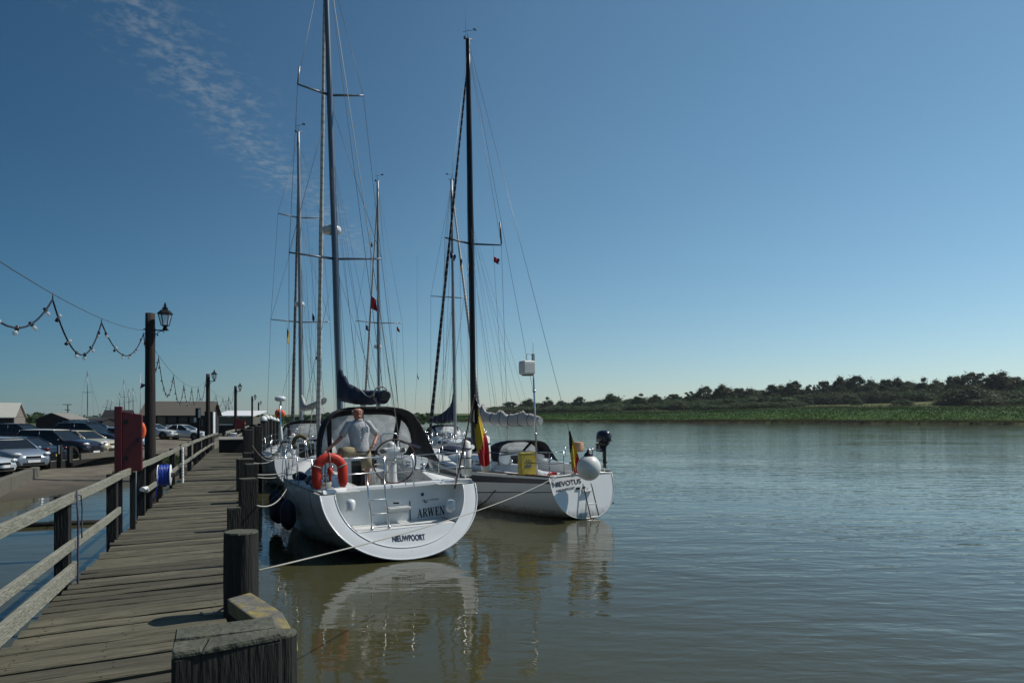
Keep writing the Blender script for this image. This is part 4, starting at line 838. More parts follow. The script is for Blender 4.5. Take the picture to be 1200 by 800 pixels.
part(sA, 'sign_plate', M['white_paint'], lambda mb: mb.box(co + V(.92, .4, 0) * .05 + V(-.4, .92, 0) * 1.9 + V(0, 0, 1.0), (.04, .28, .2), Matrix.Rotation(R(23), 3, 'Z')), 0)
Yb = 72; co = V((42 - CX) / F * Yb, Yb, 1.05)
sB = shed('black_shed', 'low black shed with shallow gable and a white sign on its grey side', 'shed', co, (1, .1), 3.3, (-.25, .97), 5.5, 1.5, 2.15, 'v', M['wall_dark'], M['roof_grey'])
part(sB, 'side_wall', M['wall_grey'], lambda mb: mb.box(co + V(3.9, .9, .72), (1.0, .08, 1.5)), 0)
part(sB, 'sign_plate', M['white_paint'], lambda mb: mb.box(co + V(3.85, .84, 1.1), (.72, .03, .16)), 0)
co = V((89 - CX) / F * 76, 76, 1.1); ys_ = thing('yellow_skip', 'small yellow-brown container beside the black shed', 'container', co); mb = MB(); mb.hexa([V(-.05, 0, 0), V(.7, 0, 0), V(.7, 1, 0), V(-.05, 1, 0), V(-.15, -.1, .85), V(.8, -.1, .85), V(.8, 1.1, .85), V(-.15, 1.1, .85)]); mb.build('body', M['yellow_pvc'], ys_); mb = MB(); mb.box((.3, .5, .9), (1, 1.2, .06)); mb.build('lid', M['wood_dark'], ys_)
co = V((98 - CX) / F * 82, 82, 1.1); shed('low_dark_shed', 'long low dark shed between the yellow container and dark-roofed hut', 'shed', co, (1, .05), 2.2, (-.2, .98), 4, 1.2, 1.55, 'u', M['wall_dark'], M['wall_dark'])
co = V((119 - CX) / F * 88, 88, 1.1); shed('dark_roofed_hut', 'hut with a plain dark slate roof left of the red cabinet', 'hut', co, (1, .08), 3.4, (-.3, .95), 4, 1.5, 2.6, 'u', M['wall_grey'], M['wall_dark'])
Yb = 66; co = V((166 - CX) / F * Yb, Yb, 1.05)
sF = shed('long_roofed_building', 'long building with plain brown roof and dark open front behind the lamp post', 'building', co, (1, .06), 6.6, (-.25, .97), 5, 2.0, 3.3, 'u', M['wall_dark'], M['roof_tile'], over=.3)
part(sF, 'corner_panel', M['concrete'], lambda mb: mb.box(co + V(1.95, .02, .9), (.75, .12, 1.75)), 0)
part(sF, 'pale_panel', M['blue_panel'] if 'blue_panel' in M else M['roof_white'], lambda mb: mb.box(co + V(3.1, .06, .72), (1.4, .1, .55)), 0)
for k in range(3): part(sF, 'window', M['glass'], lambda mb: mb.box(co + V(3.0 + k * 1.1, .09, 1.45), (.85, .12, .6)), 0)
Yb = 47; p = V((245.5 - CX) / F * Yb, Yb, ZG((245.5 - CX) / F * Yb, Yb)); up_ = thing('upright_panel', 'tall dark purple-black panel with a white right edge by the second lamp post', 'panel', p); hh = P(0, 482, Yb).z - p.z
mb = MB(); mb.box((0, 0, hh / 2), (.54, .35, hh)); mb.build('body', M['wall_dark'], up_); mb = MB(); mb.box((.305, .02, hh * .72), (.06, .3, hh * .54)); mb.build('white_edge', M['white_paint'], up_)
Yb = 80; co = V((250.5 - CX) / F * Yb, Yb, 1.0)
sH = thing('white_roofed_building', 'long low grey building with a bright white roof edge beyond the jetty', 'building', co)
mb = MB(); mb.box((2.35, 2, .8), (4.8, 4, 2.0)); mb.build('walls', M['concrete'], sH); mb = MB(); mb.hexa([V(-.1, -.25, 1.86), V(4.85, -.25, 1.86), V(4.85, 4.2, 2.5), V(-.1, 4.2, 2.5), V(-.1, -.25, 1.98), V(4.85, -.25, 1.98), V(4.85, 4.2, 2.62), V(-.1, 4.2, 2.62)]); mb.build('roof', M['roof_white'], sH); mb = MB(); mb.box((-.09, -.03, .9), (.12, .12, 2.0)); mb.build('corner_post', M['white_paint'], sH); mb = MB(); mb.box((2.4, -.05, .42), (4.6, .12, .8)); mb.build('dark_base', M['wall_dark'], sH)
mb = MB(); mb.box((1.5, -.1, .9), (1.6, .1, .13)); mb.build('pale_ledge', M['white_paint'], sH)
Yb = 33; p = V((233 - CX) / F * Yb, Yb, ZG((233 - CX) / F * Yb, Yb)); sg_ = thing('sign_post', 'dark sign post with small white plates before the long brown-roofed building', 'sign', p)
zt = P(0, 478, Yb).z - p.z; mb = MB(); mb.box((-.03, .02, zt / 2), (.10, .10, zt)); mb.build('post', M['wood_dark'], sg_); mb = MB(); mb.box((-.03, -.02, zt - .28), (.24, .06, .56)); mb.build('board', M['wall_dark'], sg_)
mb = MB(); mb.box((.05, -.065, zt - .26), (.09, .02, .42)); mb.build('plate', M['white_paint'], sg_); mb = MB(); mb.box((-.16, -.05, zt - .58), (.11, .02, .22)); mb.build('plate', M['roof_white'], sg_); mb = MB(); mb.box((.17, -.05, zt - .72), (.07, .02, .34)); mb.build('plate', M['concrete'], sg_)
def pole_thing(name, label, cat, px, ytop, Y, extra=None, r=.06, m='wood_dark', group=None):
    p = P(px, ytop, Y); g = max(0, ZG(p.x, p.y)); o = thing(name, label, cat, (p.x, p.y, g), group=group); mb = MB(); mb.tube([(0, 0, -.3), (0, 0, p.z - g)], [r, r * .7], 6); mb.build('pole', M[m], o); return o, p.z - g
tp, hz = pole_thing('telegraph_pole', 'telegraph pole with two crossarms beyond the black shed', 'telegraph pole', 79.5, 473.5, 110, r=.12)
for k, (dz, wd) in enumerate(((.05, 1.5), (.95, .8))):
    mb = MB(); mb.box((0, -.12, hz - dz), (wd, .1, .1)); mb.build('crossarm', M['wood_dark'], tp)
fl, hz = pole_thing('flagpole', 'thin flagpole flying a dark teal pennant beside the near lamp post', 'flagpole', 164.5, 437, 90, r=.05, m='alloy_pale')
mb = MB(); rings = [[V(.05 + .17 * i, .1 * math.sin(i * 1.3), hz - 1.35 - .05 * i), V(.05 + .17 * i, .1 * math.sin(i * 1.3), hz - 2.05 + .09 * i)] for i in range(6)]; mb.loft(rings, closed=False, caps=False); mb.build('pennant', M['flag_blue'], fl, solid=.01)
def far_yacht(px, ytop, Y, label, lean=0, group=None):
    p = P(px, ytop, Y); g = max(.2, ZG(p.x, p.y)); o = thing('laid_up_yacht', label, 'yacht', (p.x, p.y, g), (0, lean, 0), group); hz = p.z - g; mb = MB(); rings = []
    for i in range(9):
        t = i / 8; y = -3.5 + 7 * t; b = 1.1 * math.sin(math.pi * min(.5, (1 - t) * .8 + .12)) if t > .4 else .95 + .2 * t; b = max(b * (1 - t ** 4), .03); rings.append([V(-b, y, 1.5), V(-b * .8, y, .9), V(0, y, .55), V(b * .8, y, .9), V(b, y, 1.5)])
    mb.loft(rings); mb.build('hull', M['gel2'], o); mb = MB(); mb.box((0, 0, .25), (.25, 1.5, .7)); mb.build('keel', M['antifoul'], o)
    mb = MB(); mb.tube([(0, .3, 1.4), (0, .3, hz)], [.075, .06], 6); mb.build('mast', M['alloy'], o); mb = MB(); mb.tube([(-.7, .3, 1.5 + (hz - 1.5) * .55), (.7, .3, 1.5 + (hz - 1.5) * .55)], .03, 5); mb.build('spreader', M['alloy'], o)
    mb = MB(); [mb.tube([(s_ * .9, .3, 1.5), (s_ * .7, .3, 1.5 + (hz - 1.5) * .55), (0, .3, hz)], .012, 4) for s_ in (-1, 1)]; mb.tube([(0, 3.4, 1.6), (0, .3, hz)], .012, 4); mb.build('rigging', M['wire'], o)
for px, yt, Y, ln, lb in ((101, 434, 95, 0, 'tallest bare mast of the laid-up yachts, left of the red cabinet'), (118, 466, 130, R(14), 'leaning thin mast left of the dark-roofed hut'), (124, 468, 130, R(12), 'second leaning thin mast over the dark-roofed hut'), (139, 459, 130, 0, 'thin mast just left of the red cabinet top'), (145, 444, 120, R(-1), 'tall thin mast rising over the red cabinet'), (150, 455, 130, 0, 'middle thin mast above the red cabinet'), (155, 453, 135, 0, 'thin mast above the right side of the red cabinet'),
    (210, 465, 120, R(-6), 'leaning thin mast over the brown roof'), (220, 462, 120, R(22), 'strongly leaning mast under the festoon bulbs'), (264, 468, 125, 0, 'thin mast over the white-roofed building, left of a pair'), (267.5, 466, 125, 0, 'thin mast over the white-roofed building, right of a pair')):
    far_yacht(px, yt, Y, lb, ln)
hb = MB(); rr = random.Random(8)
for i in range(5200):
    X = rr.uniform(-330, -20); Y = 190 + rr.uniform(0, 30); hgt = 2.6 + 2.2 * noise.noise((X * .05, 0, 2)) + .8 * noise.noise((X * .3, 0, 2)); z = 1 + rr.uniform(0, max(hgt, .8)); c = V(X, Y, z); n_ = V(rr.gauss(0, 1), rr.gauss(0, 1) - .5, rr.gauss(0, 1)).normalized(); a, b = frame(n_); s_ = rr.uniform(.5, 1.1); hb.add([c - a * s_, c - b * s_ * .6, c + a * s_, c + b * s_ * .6], [(0, 1, 2, 3)])
structure(hb.build('distant_scrub', M['leaf_dark']), 'stuff')
# ================================================================ YACHTS
def yacht(label, stern_px, Y, heading, heel, c, group='yachts moored along the jetty'):
    """c: dict of measures; local frame: y forward from the foot of the transom, x starboard, z up from the water"""
    o = thing('sailing_yacht', label, 'yacht', ((stern_px - CX) / F * Y, Y, 0), (0, -R(heel), R(heading)), group)
    bpy.context.view_layer.update()
    Lh = c['L']; Bt = c['beam']; St = c['sheer']; Kt = c['keel']; rs = c['rs']; rb_ = c.get('rb', .9); NS = 26; NP = 11
    def sheer(t): return interp(St, t)
    def half(t): return interp(Bt, t)
    def hp_(t, j, out=0, n=NP):
        ph = math.pi / 2 * j / n; s_, k_, b_ = sheer(t), interp(Kt, t), half(t) + out; e = lerp(c.get('e0', .92), .68, min(1, t * 3)) if t < .45 else lerp(.68, 1.0, (t - .45) / .55)
        x = b_ * (math.cos(ph) ** e if ph < 1.57 else 0); zr = 1 - (math.sin(ph) ** e); z = k_ + (s_ - k_) * zr
        y = t * Lh + rs * zr * max(0, 1 - t / .30) - rb_ * (1 - zr) * max(0, (t - .55) / .45) ** 1.5
        return V(x, y, z)
    ts = [(i / NS) for i in range(NS + 1)]
    rings = []
    for t in ts:
        rgt = [hp_(t, j) for j in range(NP + 1)]; rings.append([V(-p.x, p.y, p.z) for p in rgt] + rgt[-2::-1])
    mb = MB(); mb.loft(rings, closed=False, caps=False); hull = mb.build('hull', M[c['hullm']], o)
    if c.get('band'):      # painted bands: sheets a few millimetres proud of the skin
        for nm, j0, j1, mm in c['band']:
            mb = MB()
            for sg in (-1, 1):
                rr_ = []
                for t in [i / 40 for i in range(1 if c.get('band_in') else 0, 40)]:
                    q = []
                    for jj in (j0, (j0 + j1) / 2, j1): p = hp_(t, jj); d = V(p.x, 0, 0).normalized() if p.x > .001 else V(1, 0, 0); p = p + V(.006, 0, -.002); q.append(V(sg * p.x, p.y, p.z))
                    rr_.append(q)
                mb.loft(rr_, closed=False, caps=False)
            mb.build(nm, M[mm], hull)
    yc, yf, cw, ce = c['yc'], c['yf'], c['cw'], c['ce']      # cockpit front, coachroof front, well half width, cockpit rear end
    def ts_of(y): return y / Lh
    def edge(y):
        t = y / Lh; t0, t1 = 0, 1
        for _ in range(24):
            tm = (t0 + t1) / 2
            if hp_(tm, 0).y < y: t0 = tm
            else: t1 = tm
        p = hp_(t0, 0); return p
    mb = MB()      # side decks beside the cockpit, then the foredeck right across
    ys = [lerp(rs + .01, yc, i / 8) for i in range(9)]
    for sg in (-1, 1):
        mb.loft([[V(sg * max(cw, .05), y, edge(y).z + .03), V(sg * edge(y).x * .97, y, edge(y).z + .012), V(sg * edge(y).x, y, edge(y).z - .03)] for y in ys], closed=False, caps=False)
    ys = [lerp(yc, Lh - .02, i / 16) for i in range(17)]
    mb.loft([[V(k * edge(y).x, y, edge(y).z + (.05 * (1 - k * k) if abs(k) < .98 else -.03 if abs(k) == 1 else .012)) for k in (-1, -.985, -.6, 0, .6, .985, 1)] for y in ys], closed=False, caps=False)
    mb.build('deck', M['deck'], o)
    mb = MB()      # toe rail
    for sg in (-1, 1): mb.tube([V(sg * (edge(y).x - .03), y, edge(y).z + .035) for y in [lerp(rs + .02, Lh - .05, i / 22) for i in range(23)]], .022, 5)
    mb.build('toe_rail', M[c.get('toem', 'alloy_pale')], o)
    zd = edge(yc).z
    # cockpit well
    fl = zd - c.get('well', .42); mb = MB(); y0, y1 = ce, yc
    mb.hexa([V(-cw, y0, fl - .06), V(cw, y0, fl - .06), V(cw, y1, fl - .06), V(-cw, y1, fl - .06), V(-cw, y0, fl), V(cw, y0, fl), V(cw, y1, fl), V(-cw, y1, fl)]); mb.build('cockpit_sole', M['teak'], o)
    mb = MB()
    for sg in (-1, 1): mb.box((sg * (cw + .02), (y0 + y1) / 2, (fl + zd) / 2 + .03), (.04, y1 - y0, zd - fl + .06))
    mb.box((0, y1 + .03, (fl + zd) / 2 + .05), (cw * 2, .05, zd - fl)); mb.box((0, y0 - .03, (fl + zd) / 2 + .0), (cw * 2, .05, zd - fl)); mb.build('cockpit_liner', M['gel'], o)
    for sg in (-1, 1):
        mb = MB(); ym = lerp(y0, y1, .42); mb.box((sg * (cw - .19), (ym + y1) / 2, (fl + zd) / 2 - .02), (.40, y1 - ym - .02, zd - fl - .05)); mb.build('cockpit_seat', M['gel'], o, bevel=.03)
        ch = c.get('coam', .24); mb = MB(); rr_ = []
        for i in range(9):
            t = i / 8; y = lerp(y0 + .15, y1 + .05, t); h_ = ch * (.25 + .75 * min(1, t * 2.2)); x0 = cw + .02; z = edge(y).z + .02
            rr_.append([V(sg * x0, y, z), V(sg * (x0 + .03), y, z + h_), V(sg * (x0 + .15), y, z + h_ * .97), V(sg * (x0 + .27), y, z)])
        mb.loft(rr_, smooth=False); mb.build('coaming', M['gel'], o, bevel=.02)
        for yy in (lerp(y0, y1, .35), lerp(y0, y1, .75)):
            mb = MB(); mb.lathe([(.075, 0), (.075, .03), (.05, .05), (.045, .10), (.062, .13), (.05, .15)], 12, (sg * (cw + .10), yy, edge(yy).z + ch * .9)); mb.build('winch', M['steel'], o)
    # coachroof
    hc_ = c.get('roof_h', .42); mb = MB(); rr_ = []
    for i in range(11):
        t = i / 10; y = lerp(yc, yf, t); wv = lerp(c['roof_w'], c['roof_w'] * .45, t ** 1.5); wv = min(wv, edge(y).x - .25); h_ = hc_ * (1 - .80 * t ** 2.2); z = edge(y).z + .03
        rr_.append([V(-wv, y, z), V(-wv * .93, y, z + h_ * .75), V(-wv * .78, y, z + h_), V(0, y, z + h_ + .05), V(wv * .78, y, z + h_), V(wv * .93, y, z + h_ * .75), V(wv, y, z)])
    mb.loft(rr_, smooth=False); mb.build('coachroof', M[c.get('roofm', 'gel')], o)
    for sg in (-1, 1):
        for a, b in ((.06, .26), (.32, .52), (.58, .72)):
            mb = MB(); q = []
            for t in (a, (a + b) / 2, b):
                y = lerp(yc, yf, t); wv = min(lerp(c['roof_w'], c['roof_w'] * .45, t ** 1.5), edge(y).x - .25); h_ = hc_ * (1 - .80 * t ** 2.2); z = edge(y).z + .03
                q.append([V(sg * (wv * lerp(1, .93, .25 / .75) + .006), y, z + h_ * .25), V(sg * (wv * lerp(1, .93, .62 / .75) + .006), y, z + h_ * .62)])
            mb.loft(q, closed=False, caps=False); mb.build('cabin_window', M['glass'], o, solid=.006)
    zr = edge(yc).z + .03 + hc_
    mb = MB(); mb.box((0, yc - .012, (zr + fl) / 2 + .05), (.62, .03, zr - fl - .1)); mb.build('companionway', M['glass'], o)
    mb = MB(); mb.box((0, yc + .5, zr + .09), (.66, .8, .05)); mb.build('hatch', M['gel2'], o, bevel=.015)
    mb = MB(); mb.box((0, lerp(yc, yf, .72), edge(lerp(yc, yf, .72)).z + .03 + hc_ * .66), (.5, .5, .06), Matrix.Rotation(-.12, 3, 'X')); mb.build('hatch', M['glass'], o, bevel=.015)
    # mast, spreaders, rig
    ym, xm = c['ym'], c.get('xm', 0); zt = c['mast_top']; zs0 = edge(ym).z + .2; rake = c.get('rake', .01); mr = c.get('mr', .095)
    def mp(z): return V(xm, ym - (z - zs0) * rake, z)
    mb = MB(); rr_ = []
    for z in [lerp(zs0, zt, i / 12) for i in range(13)]:
        s_ = 1 if z < zt * .75 else lerp(1, .72, (z - zt * .75) / (zt * .25)); rr_.append([mp(z) + V(mr * .78 * s_ * math.cos(a), mr * 1.25 * s_ * math.sin(a), 0) for a in [k * 6.2832 / 12 for k in range(12)]])
    mb.loft(rr_); mast = mb.build('mast', M[c['mastm']], o)
    chain = [V(half(ym / Lh) - .12, ym - .15, edge(ym).z + .05)]
    sps = []
    for z, sw in c['spread']:
        for sg in (-1, 1):
            mb = MB(); e = mp(z) + V(sg * sw, -.22, .04); mb.tube([mp(z), mp(z).lerp(e, .5), e], [.035, .03, .022], 6); mb.build('spreader', M[c['mastm']], mast)
        sps.append((z, sw))
    # masthead: wind vane and aerial
    mb = MB(); tp_ = mp(zt); mb.tube([tp_, tp_ + V(0, 0, .35)], .008, 5); mb.tube([tp_ + V(-.13, .1, .28), tp_ + V(.18, -.1, .33)], .007, 5); mb.box(tp_ + V(.22, -.12, .345), (.12, .012, .07)); mb.box(tp_ + V(-.12, 0, .03), (.05, .05, .1)); mb.tube([tp_ + V(-.16, 0, 0), tp_ + V(.16, 0, .03)], .02, 5); mb.tube([tp_ + V(-.08, 0, 0), tp_ + V(-.08, 0, 1.1)], .004, 4); mb.build('wind_vane', M['black'], mast)
    WR = c.get('wr', .0065)
    for sg in (-1, 1):
        pts = [V(sg * chain[0].x, chain[0].y, chain[0].z)] + [mp(z) + V(sg * sw, -.22, .04) for z, sw in sps] + [mp(zt - .25)]
        mb = MB(); mb.tube(pts, WR, 5); mb.build('cap_shroud', M['wire'], o)
        for k, (z, sw) in enumerate(sps):
            st_ = pts[0] + V(-sg * .08, .25 if k == 0 else 0, 0) if k == 0 else pts[k]
            mb = MB(); mb.tube([st_, mp(z - .15)], WR * .9, 5); mb.build('lower_shroud', M['wire'], o)
    bow = V(0, Lh - .12, edge(Lh - .1).z + .08); zf = c.get('fore_z', zt - .3)
    if c.get('furl'):
        fm, fr = c['furl']; f0, f1 = bow + V(0, 0, .35), mp(zf); n = 14; mb = MB(); mb.tube([f0.lerp(f1, i / n) for i in range(n + 1)], [fr * lerp(1.0, .38, (i / n)) * (1 + .12 * math.sin(i * 2.1)) if 0 < i < n else .02 for i in range(n + 1)], 8); mb.build('furled_headsail', M[fm], o)
        mb = MB(); mb.lathe([(.02, 0), (.11, .01), (.11, .03), (.05, .05), (.05, .13), (.11, .15), (.11, .17), (.02, .19)], 12, bow + V(0, 0, .1)); mb.build('furling_drum', M['steel'], o)
    mb = MB(); mb.tube([bow, mp(zf)], WR, 5); mb.build('forestay', M['wire'], o)
    bst = c.get('backstay', V(0, rs + .1, edge(rs + .2).z)); mb = MB(); mb.tube([bst, mp(zt)], c.get('bwr', WR), 5); mb.build('backstay', M[c.get('bsm', 'wire')], o)
    for dx, dy, dr, dz in c.get('halyards', ()):
        mb = MB(); mb.tube([mp(zs0 + dz) + V(dx, dy, 0), mp(zt - dr) + V(dx * .3, dy * .2, 0)], .006, 5); mb.build('halyard', M['rope_dark'], o)
    # boom
    if c.get('boom'):
        bl, zb0, zb1, bx = c['boom']; b0 = mp(zb0) + V(0, -.12, 0); b1 = V(xm + bx, ym - bl, zb1); mb = MB(); mb.tube([b0, b1], [.075, .07], 10); mb.build('boom', M[c.get('boomm', 'alloy')], o)
        n = 22; mb = MB(); rr_ = []
        prof = c.get('cover', [(0, .50), (.10, .42), (.3, .26), (.6, .19), (.9, .15), (1, .12)]); rc = random.Random(int(bl * 100))
        for i in range(n + 1):
            t = i / n; p = b0.lerp(b1, t * 1.02); hh = lin(prof, t); ww = .10 + .05 * math.sin(t * 3.1) + .018 * math.sin(t * 23); p = p + V(0, 0, -.06 * math.sin(math.pi * t))
            lump = c.get('lump', .13); rr_.append([p + V(ww * 1.0 * math.cos(a) * (1 + lump * noise.noise((i * .9, k * .8, 1))), 0, (hh * math.sin(a) if math.sin(a) > 0 else .15 * math.sin(a)) * (1 + lump * 1.3 * noise.noise((i * .8, k * .8, 5)))) for k, a in enumerate([q * 6.2832 / 14 for q in range(14)])])
        mb.loft(rr_); mb.build('sail_cover', M[c['coverm']], o)
        if c.get('ties'):
            for i in (3, 7, 10, 13, 16, 19):
                cc_ = sum(rr_[i], V(0, 0, 0)) / len(rr_[i]); mb = MB(); mb.tube([cc_ + (p - cc_) * 1.03 for p in rr_[i]], .012, 5, closed=True); mb.build('sail_tie', M['rope_dark'], o)
        mb = MB(); mb.tube([b1 + V(0, .05, .03), mp(zt - .1)], .0055, 5); mb.build('topping_lift', M['rope_dark'], o)
        for t in (.35, .62, .85):
            for sg in (-1, 1):
                mb = MB(); p = b0.lerp(b1, t); mb.tube([p + V(sg * .12, 0, .02), mp(lerp(zb0, zt, .52)) + V(sg * .05, 0, 0)], .0035, 4); mb.build('lazy_jack', M['rope_dark'], o)
        mb = MB(); q = b0.lerp(b1, .55); mb.tube([q - V(0, 0, .1), V(0, q.y + .1, zd + .25)], .014, 5); mb.tube([q - V(.04, -.05, .1), V(.06, q.y + .2, zd + .25)], .012, 5); mb.build('mainsheet', M['rope'], o)
    # deck gear
    for k_, (t_, sg) in enumerate(((.30, -1), (.34, 1), (.62, -1), (.66, 1))):
        y = lerp(yc, yf, t_); z = edge(y).z + .03 + hc_ * .9; mb = MB(); mb.tube([V(sg * .38, y, z - .1), V(sg * .38, y, z + .10), V(sg * .38, y - .05, z + .17), V(sg * .38, y - .14, z + .19)], [.05, .045, .055, .085], 9); mb.build('cowl_vent', M['steel'] if k_ % 2 else M['gel'], o)
    for sg in (-1, 1):
        mb = MB(); zz_ = lambda y: edge(y).z + .03 + hc_ * (1 - .80 * ((y - yc) / (yf - yc)) ** 2.2)
        yy_ = [lerp(yc + .3, yf - .9, i / 6) for i in range(7)]; xx_ = c['roof_w'] * .66; mb.tube([V(sg * xx_ * (1 - .25 * i / 6), y, zz_(y) + (.085 if i % 2 else .03)) for i, y in enumerate(yy_)], .018, 6); mb.build('grab_rail', M['varnish'], o)
    if c.get('raft', True):
        y = lerp(yc, yf, .45); mb = MB(); mb.lathe([(.05, -.36), (.17, -.34), (.19, -.2), (.19, -.02), (.205, 0), (.19, .02), (.19, .2), (.17, .34), (.05, .36)], 14, (.0, y, edge(y).z + hc_ + .17), Matrix.Rotation(R(90), 3, 'Y')); mb.build('liferaft_canister', M['gel'], o)
    y = Lh * .80; mb = MB(); mb.loft([[V(a_ * math.cos(q_), y + b_ * math.sin(q_), edge(y).z + .04 + h_) for q_ in [k * 6.2832 / 12 for k in range(12)]] for a_, b_, h_ in ((.36, .75, 0), (.40, .8, .12), (.30, .62, .24), (.1, .25, .30))]); mb.build('sail_bag', M[c.get('bagm', 'navy')], o)
    # guard rails
    gh = .62; stn = [lerp(c.get('g0', 1.6), Lh - 1.3, i / c.get('nst', 5)) for i in range(c.get('nst', 5) + 1)]
    for sg in (-1, 1):
        for y in stn:
            e = edge(y); mb = MB(); p = V(sg * (e.x - .07), y, e.z + .02); mb.tube([p, p + V(sg * .02, 0, gh)], .013, 6); mb.build('stanchion', M['steel'], o)
        for hgt in (gh - .01, gh * .52):
            pts = [V(sg * (edge(y).x - .06), y, edge(y).z + hgt) for y in [rs + .25] + stn + [Lh - .5]]; mb = MB(); mb.tube(pts, .006, 5); mb.build('guard_wire', M['steel'], o)
    mb = MB(); pts = [V(-(edge(Lh - 1.2).x - .05), Lh - 1.2, edge(Lh - 1.2).z + gh), V(-.28, Lh - .25, edge(Lh - .2).z + gh + .05), V(0, Lh + .0, edge(Lh - .1).z + gh + .05), V(.28, Lh - .25, edge(Lh - .2).z + gh + .05), V(edge(Lh - 1.2).x - .05, Lh - 1.2, edge(Lh - 1.2).z + gh)]
    mb.tube(pts, .014, 6)
    for p in (pts[0], pts[1], pts[3], pts[4]): mb.tube([p, V(p.x * .9, p.y - .05, edge(min(p.y, Lh - .1)).z)], .013, 6)
    mb.build('pulpit', M['steel'], o)
    if c.get('pushpit', True):
        for sg in (-1, 1):
            mb = MB(); xg = c.get('gate', .32); ya, yb = rs + .12, rs + 1.0; ex = edge(ya).x - .09; ex2 = edge(yb).x - .07; z = edge(ya).z + .02
            for hgt in (gh + .03, gh * .55): mb.tube([V(sg * xg, ya, z + hgt), V(sg * (ex - .14), ya, z + hgt), V(sg * (ex - .03), ya + .05, z + hgt), V(sg * ex, ya + .18, z + hgt), V(sg * ex2, yb, z + hgt)], .014, 6)
            for x_, y_ in ((xg, ya), (ex - .06, ya + .04), (ex2, yb)): mb.tube([V(sg * x_, y_, z - .02), V(sg * x_, y_, z + gh + .03)], .014, 6)
            mb.build('pushpit', M['steel'], o)
    if c.get('wheel'):
        wx, wy, wz, wrr = c['wheel']; mb = MB(); mb.tube([V(wx + math.cos(t) * wrr, wy, wz + math.sin(t) * wrr) for t in [i * 6.2832 / 36 for i in range(36)]], .017, 7, closed=True); wh = mb.build('wheel', M['leather'], o)
        for k in range(5):
            t = k * 6.2832 / 5 + .3; mb = MB(); mb.tube([V(wx, wy + .03, wz), V(wx + math.cos(t) * wrr, wy, wz + math.sin(t) * wrr)], .008, 5); mb.build('spoke', M['steel'], wh)
        mb = MB(); mb.lathe([(.05, -.04), (.055, 0), (.03, .05)], 10, (wx, wy + .02, wz), Matrix.Rotation(R(90), 3, 'X')); mb.build('hub', M['steel'], wh)
        pz = c.get('ped_z', wz + .18); rr_ = []; mb = MB()
        for z, a, b in ((fl, .17, .14), (fl + .1, .13, .11), (lerp(fl, pz, .6), .10, .09), (pz - .12, .11, .09), (pz - .03, .12, .1)): rr_.append([V(wx + a * math.cos(q), wy + .24 + b * math.sin(q), z) for q in [k * 6.2832 / 12 for k in range(12)]])
        mb.loft(rr_); mb.build('pedestal', M['gel'], o)
        mb = MB(); w2 = c.get('pod_w', .26); mb.loft([[V(wx + sx * s_, wy + .24 + yy, z) for sx, yy in ((-w2, -.04), (-w2 * .5, -.13), (w2 * .5, -.13), (w2, -.04), (w2 * .5, .12), (-w2 * .5, .12))] for z, s_ in ((pz - .08, .7), (pz, 1), (pz + .06, .95), (pz + .10, .5))]); mb.build('instrument_pod', M['gel'], o, bevel=.01)
        for sx in (-.62, .62): mb = MB(); mb.box((wx + sx * w2, wy + .24 - .10, pz + .03), (.13, .05, .09), Matrix.Rotation(-.5, 3, 'X')); mb.build('dial', M['black'], o)
        mb = MB(); mb.lathe([(.09, 0), (.10, .04), (.08, .10), (.03, .13)], 12, (wx, wy + .24, pz + .09)); mb.build('compass', M['gel2'], o)
        mb = MB(); mb.tube([V(wx - .2, wy + .36, pz - .1), V(wx - .2, wy + .36, pz + .34), V(wx - .14, wy + .36, pz + .4), V(wx + .14, wy + .36, pz + .4), V(wx + .2, wy + .36, pz + .34), V(wx + .2, wy + .36, pz - .1)], .014, 6); mb.build('grab_rail', M['steel'], o)
    if c.get('hood'):      # spray hood: rear hoop, mid hoop and the panes sloping down to the coachroof
        h = c['hood']; hx, hw, ztop, zbase, ya, ylen = h['x'], h['w'], h['top'], h['base'], h['y'], h.get('len', 1.35)
        def arch(kx, kz, y, n=18, p=.55, zb=None):
            zb = zbase if zb is None else zb; out = []
            for i in range(n + 1):
                a = math.pi * i / n; cx_, sx_ = math.cos(a), math.sin(a); out.append(V(hx - hw * kx * (abs(cx_) ** p) * (1 if cx_ > 0 else -1), y, zb + (ztop - zb) * kz * (sx_ ** .62)))
            return out
        A0, A1, A2 = arch(1, 1, ya), arch(.99, 1.03, ya + ylen * .32), arch(.96, .97, ya + ylen * .55)
        A3 = [V(hx - (hx - p.x) * .90, ya + ylen * (1.02 - .28 * abs((hx - p.x) / hw) ** 2), zr + .06 if abs(p.x - hx) < hw * .8 else lerp(zr + .06, zbase, .7)) for p in A2]
        mb = MB(); mb.loft([A0, A1, A2], closed=False, caps=False); hd = mb.build('spray_hood', M['canvas'], o, solid=.012)
        for sg in (-1, 1):      # side wings sweeping back along the coaming
            mb = MB(); i0 = 0 if sg < 0 else 18; st = 1 if sg < 0 else -1; pts = [A0[i0 + st * k] for k in range(0, 7)]; foot = V(hx + sg * (hw + .12), ya - h.get('wing', .75), zbase - .1)
            low = [A0[i0].lerp(foot, k / 6) for k in range(7)]; mb.loft([pts, [pts[k].lerp(low[6 - k] if False else foot, (6 - k) / 6 * .9 * (1 - k / 7)) for k in range(7)]], closed=False, caps=False); mb.build('side_wing', M['canvas'], hd, solid=.012)
        n = 18; cuts = [(1, 5), (6, 12), (13, 17)]
        for a, b in cuts:
            mb = MB(); mb.loft([[A2[i].lerp(A3[i], k) for i in range(a, b + 1)] for k in (.10, .5, .9)], closed=False, caps=False); mb.build('window', M['vinyl'], hd, solid=.006)
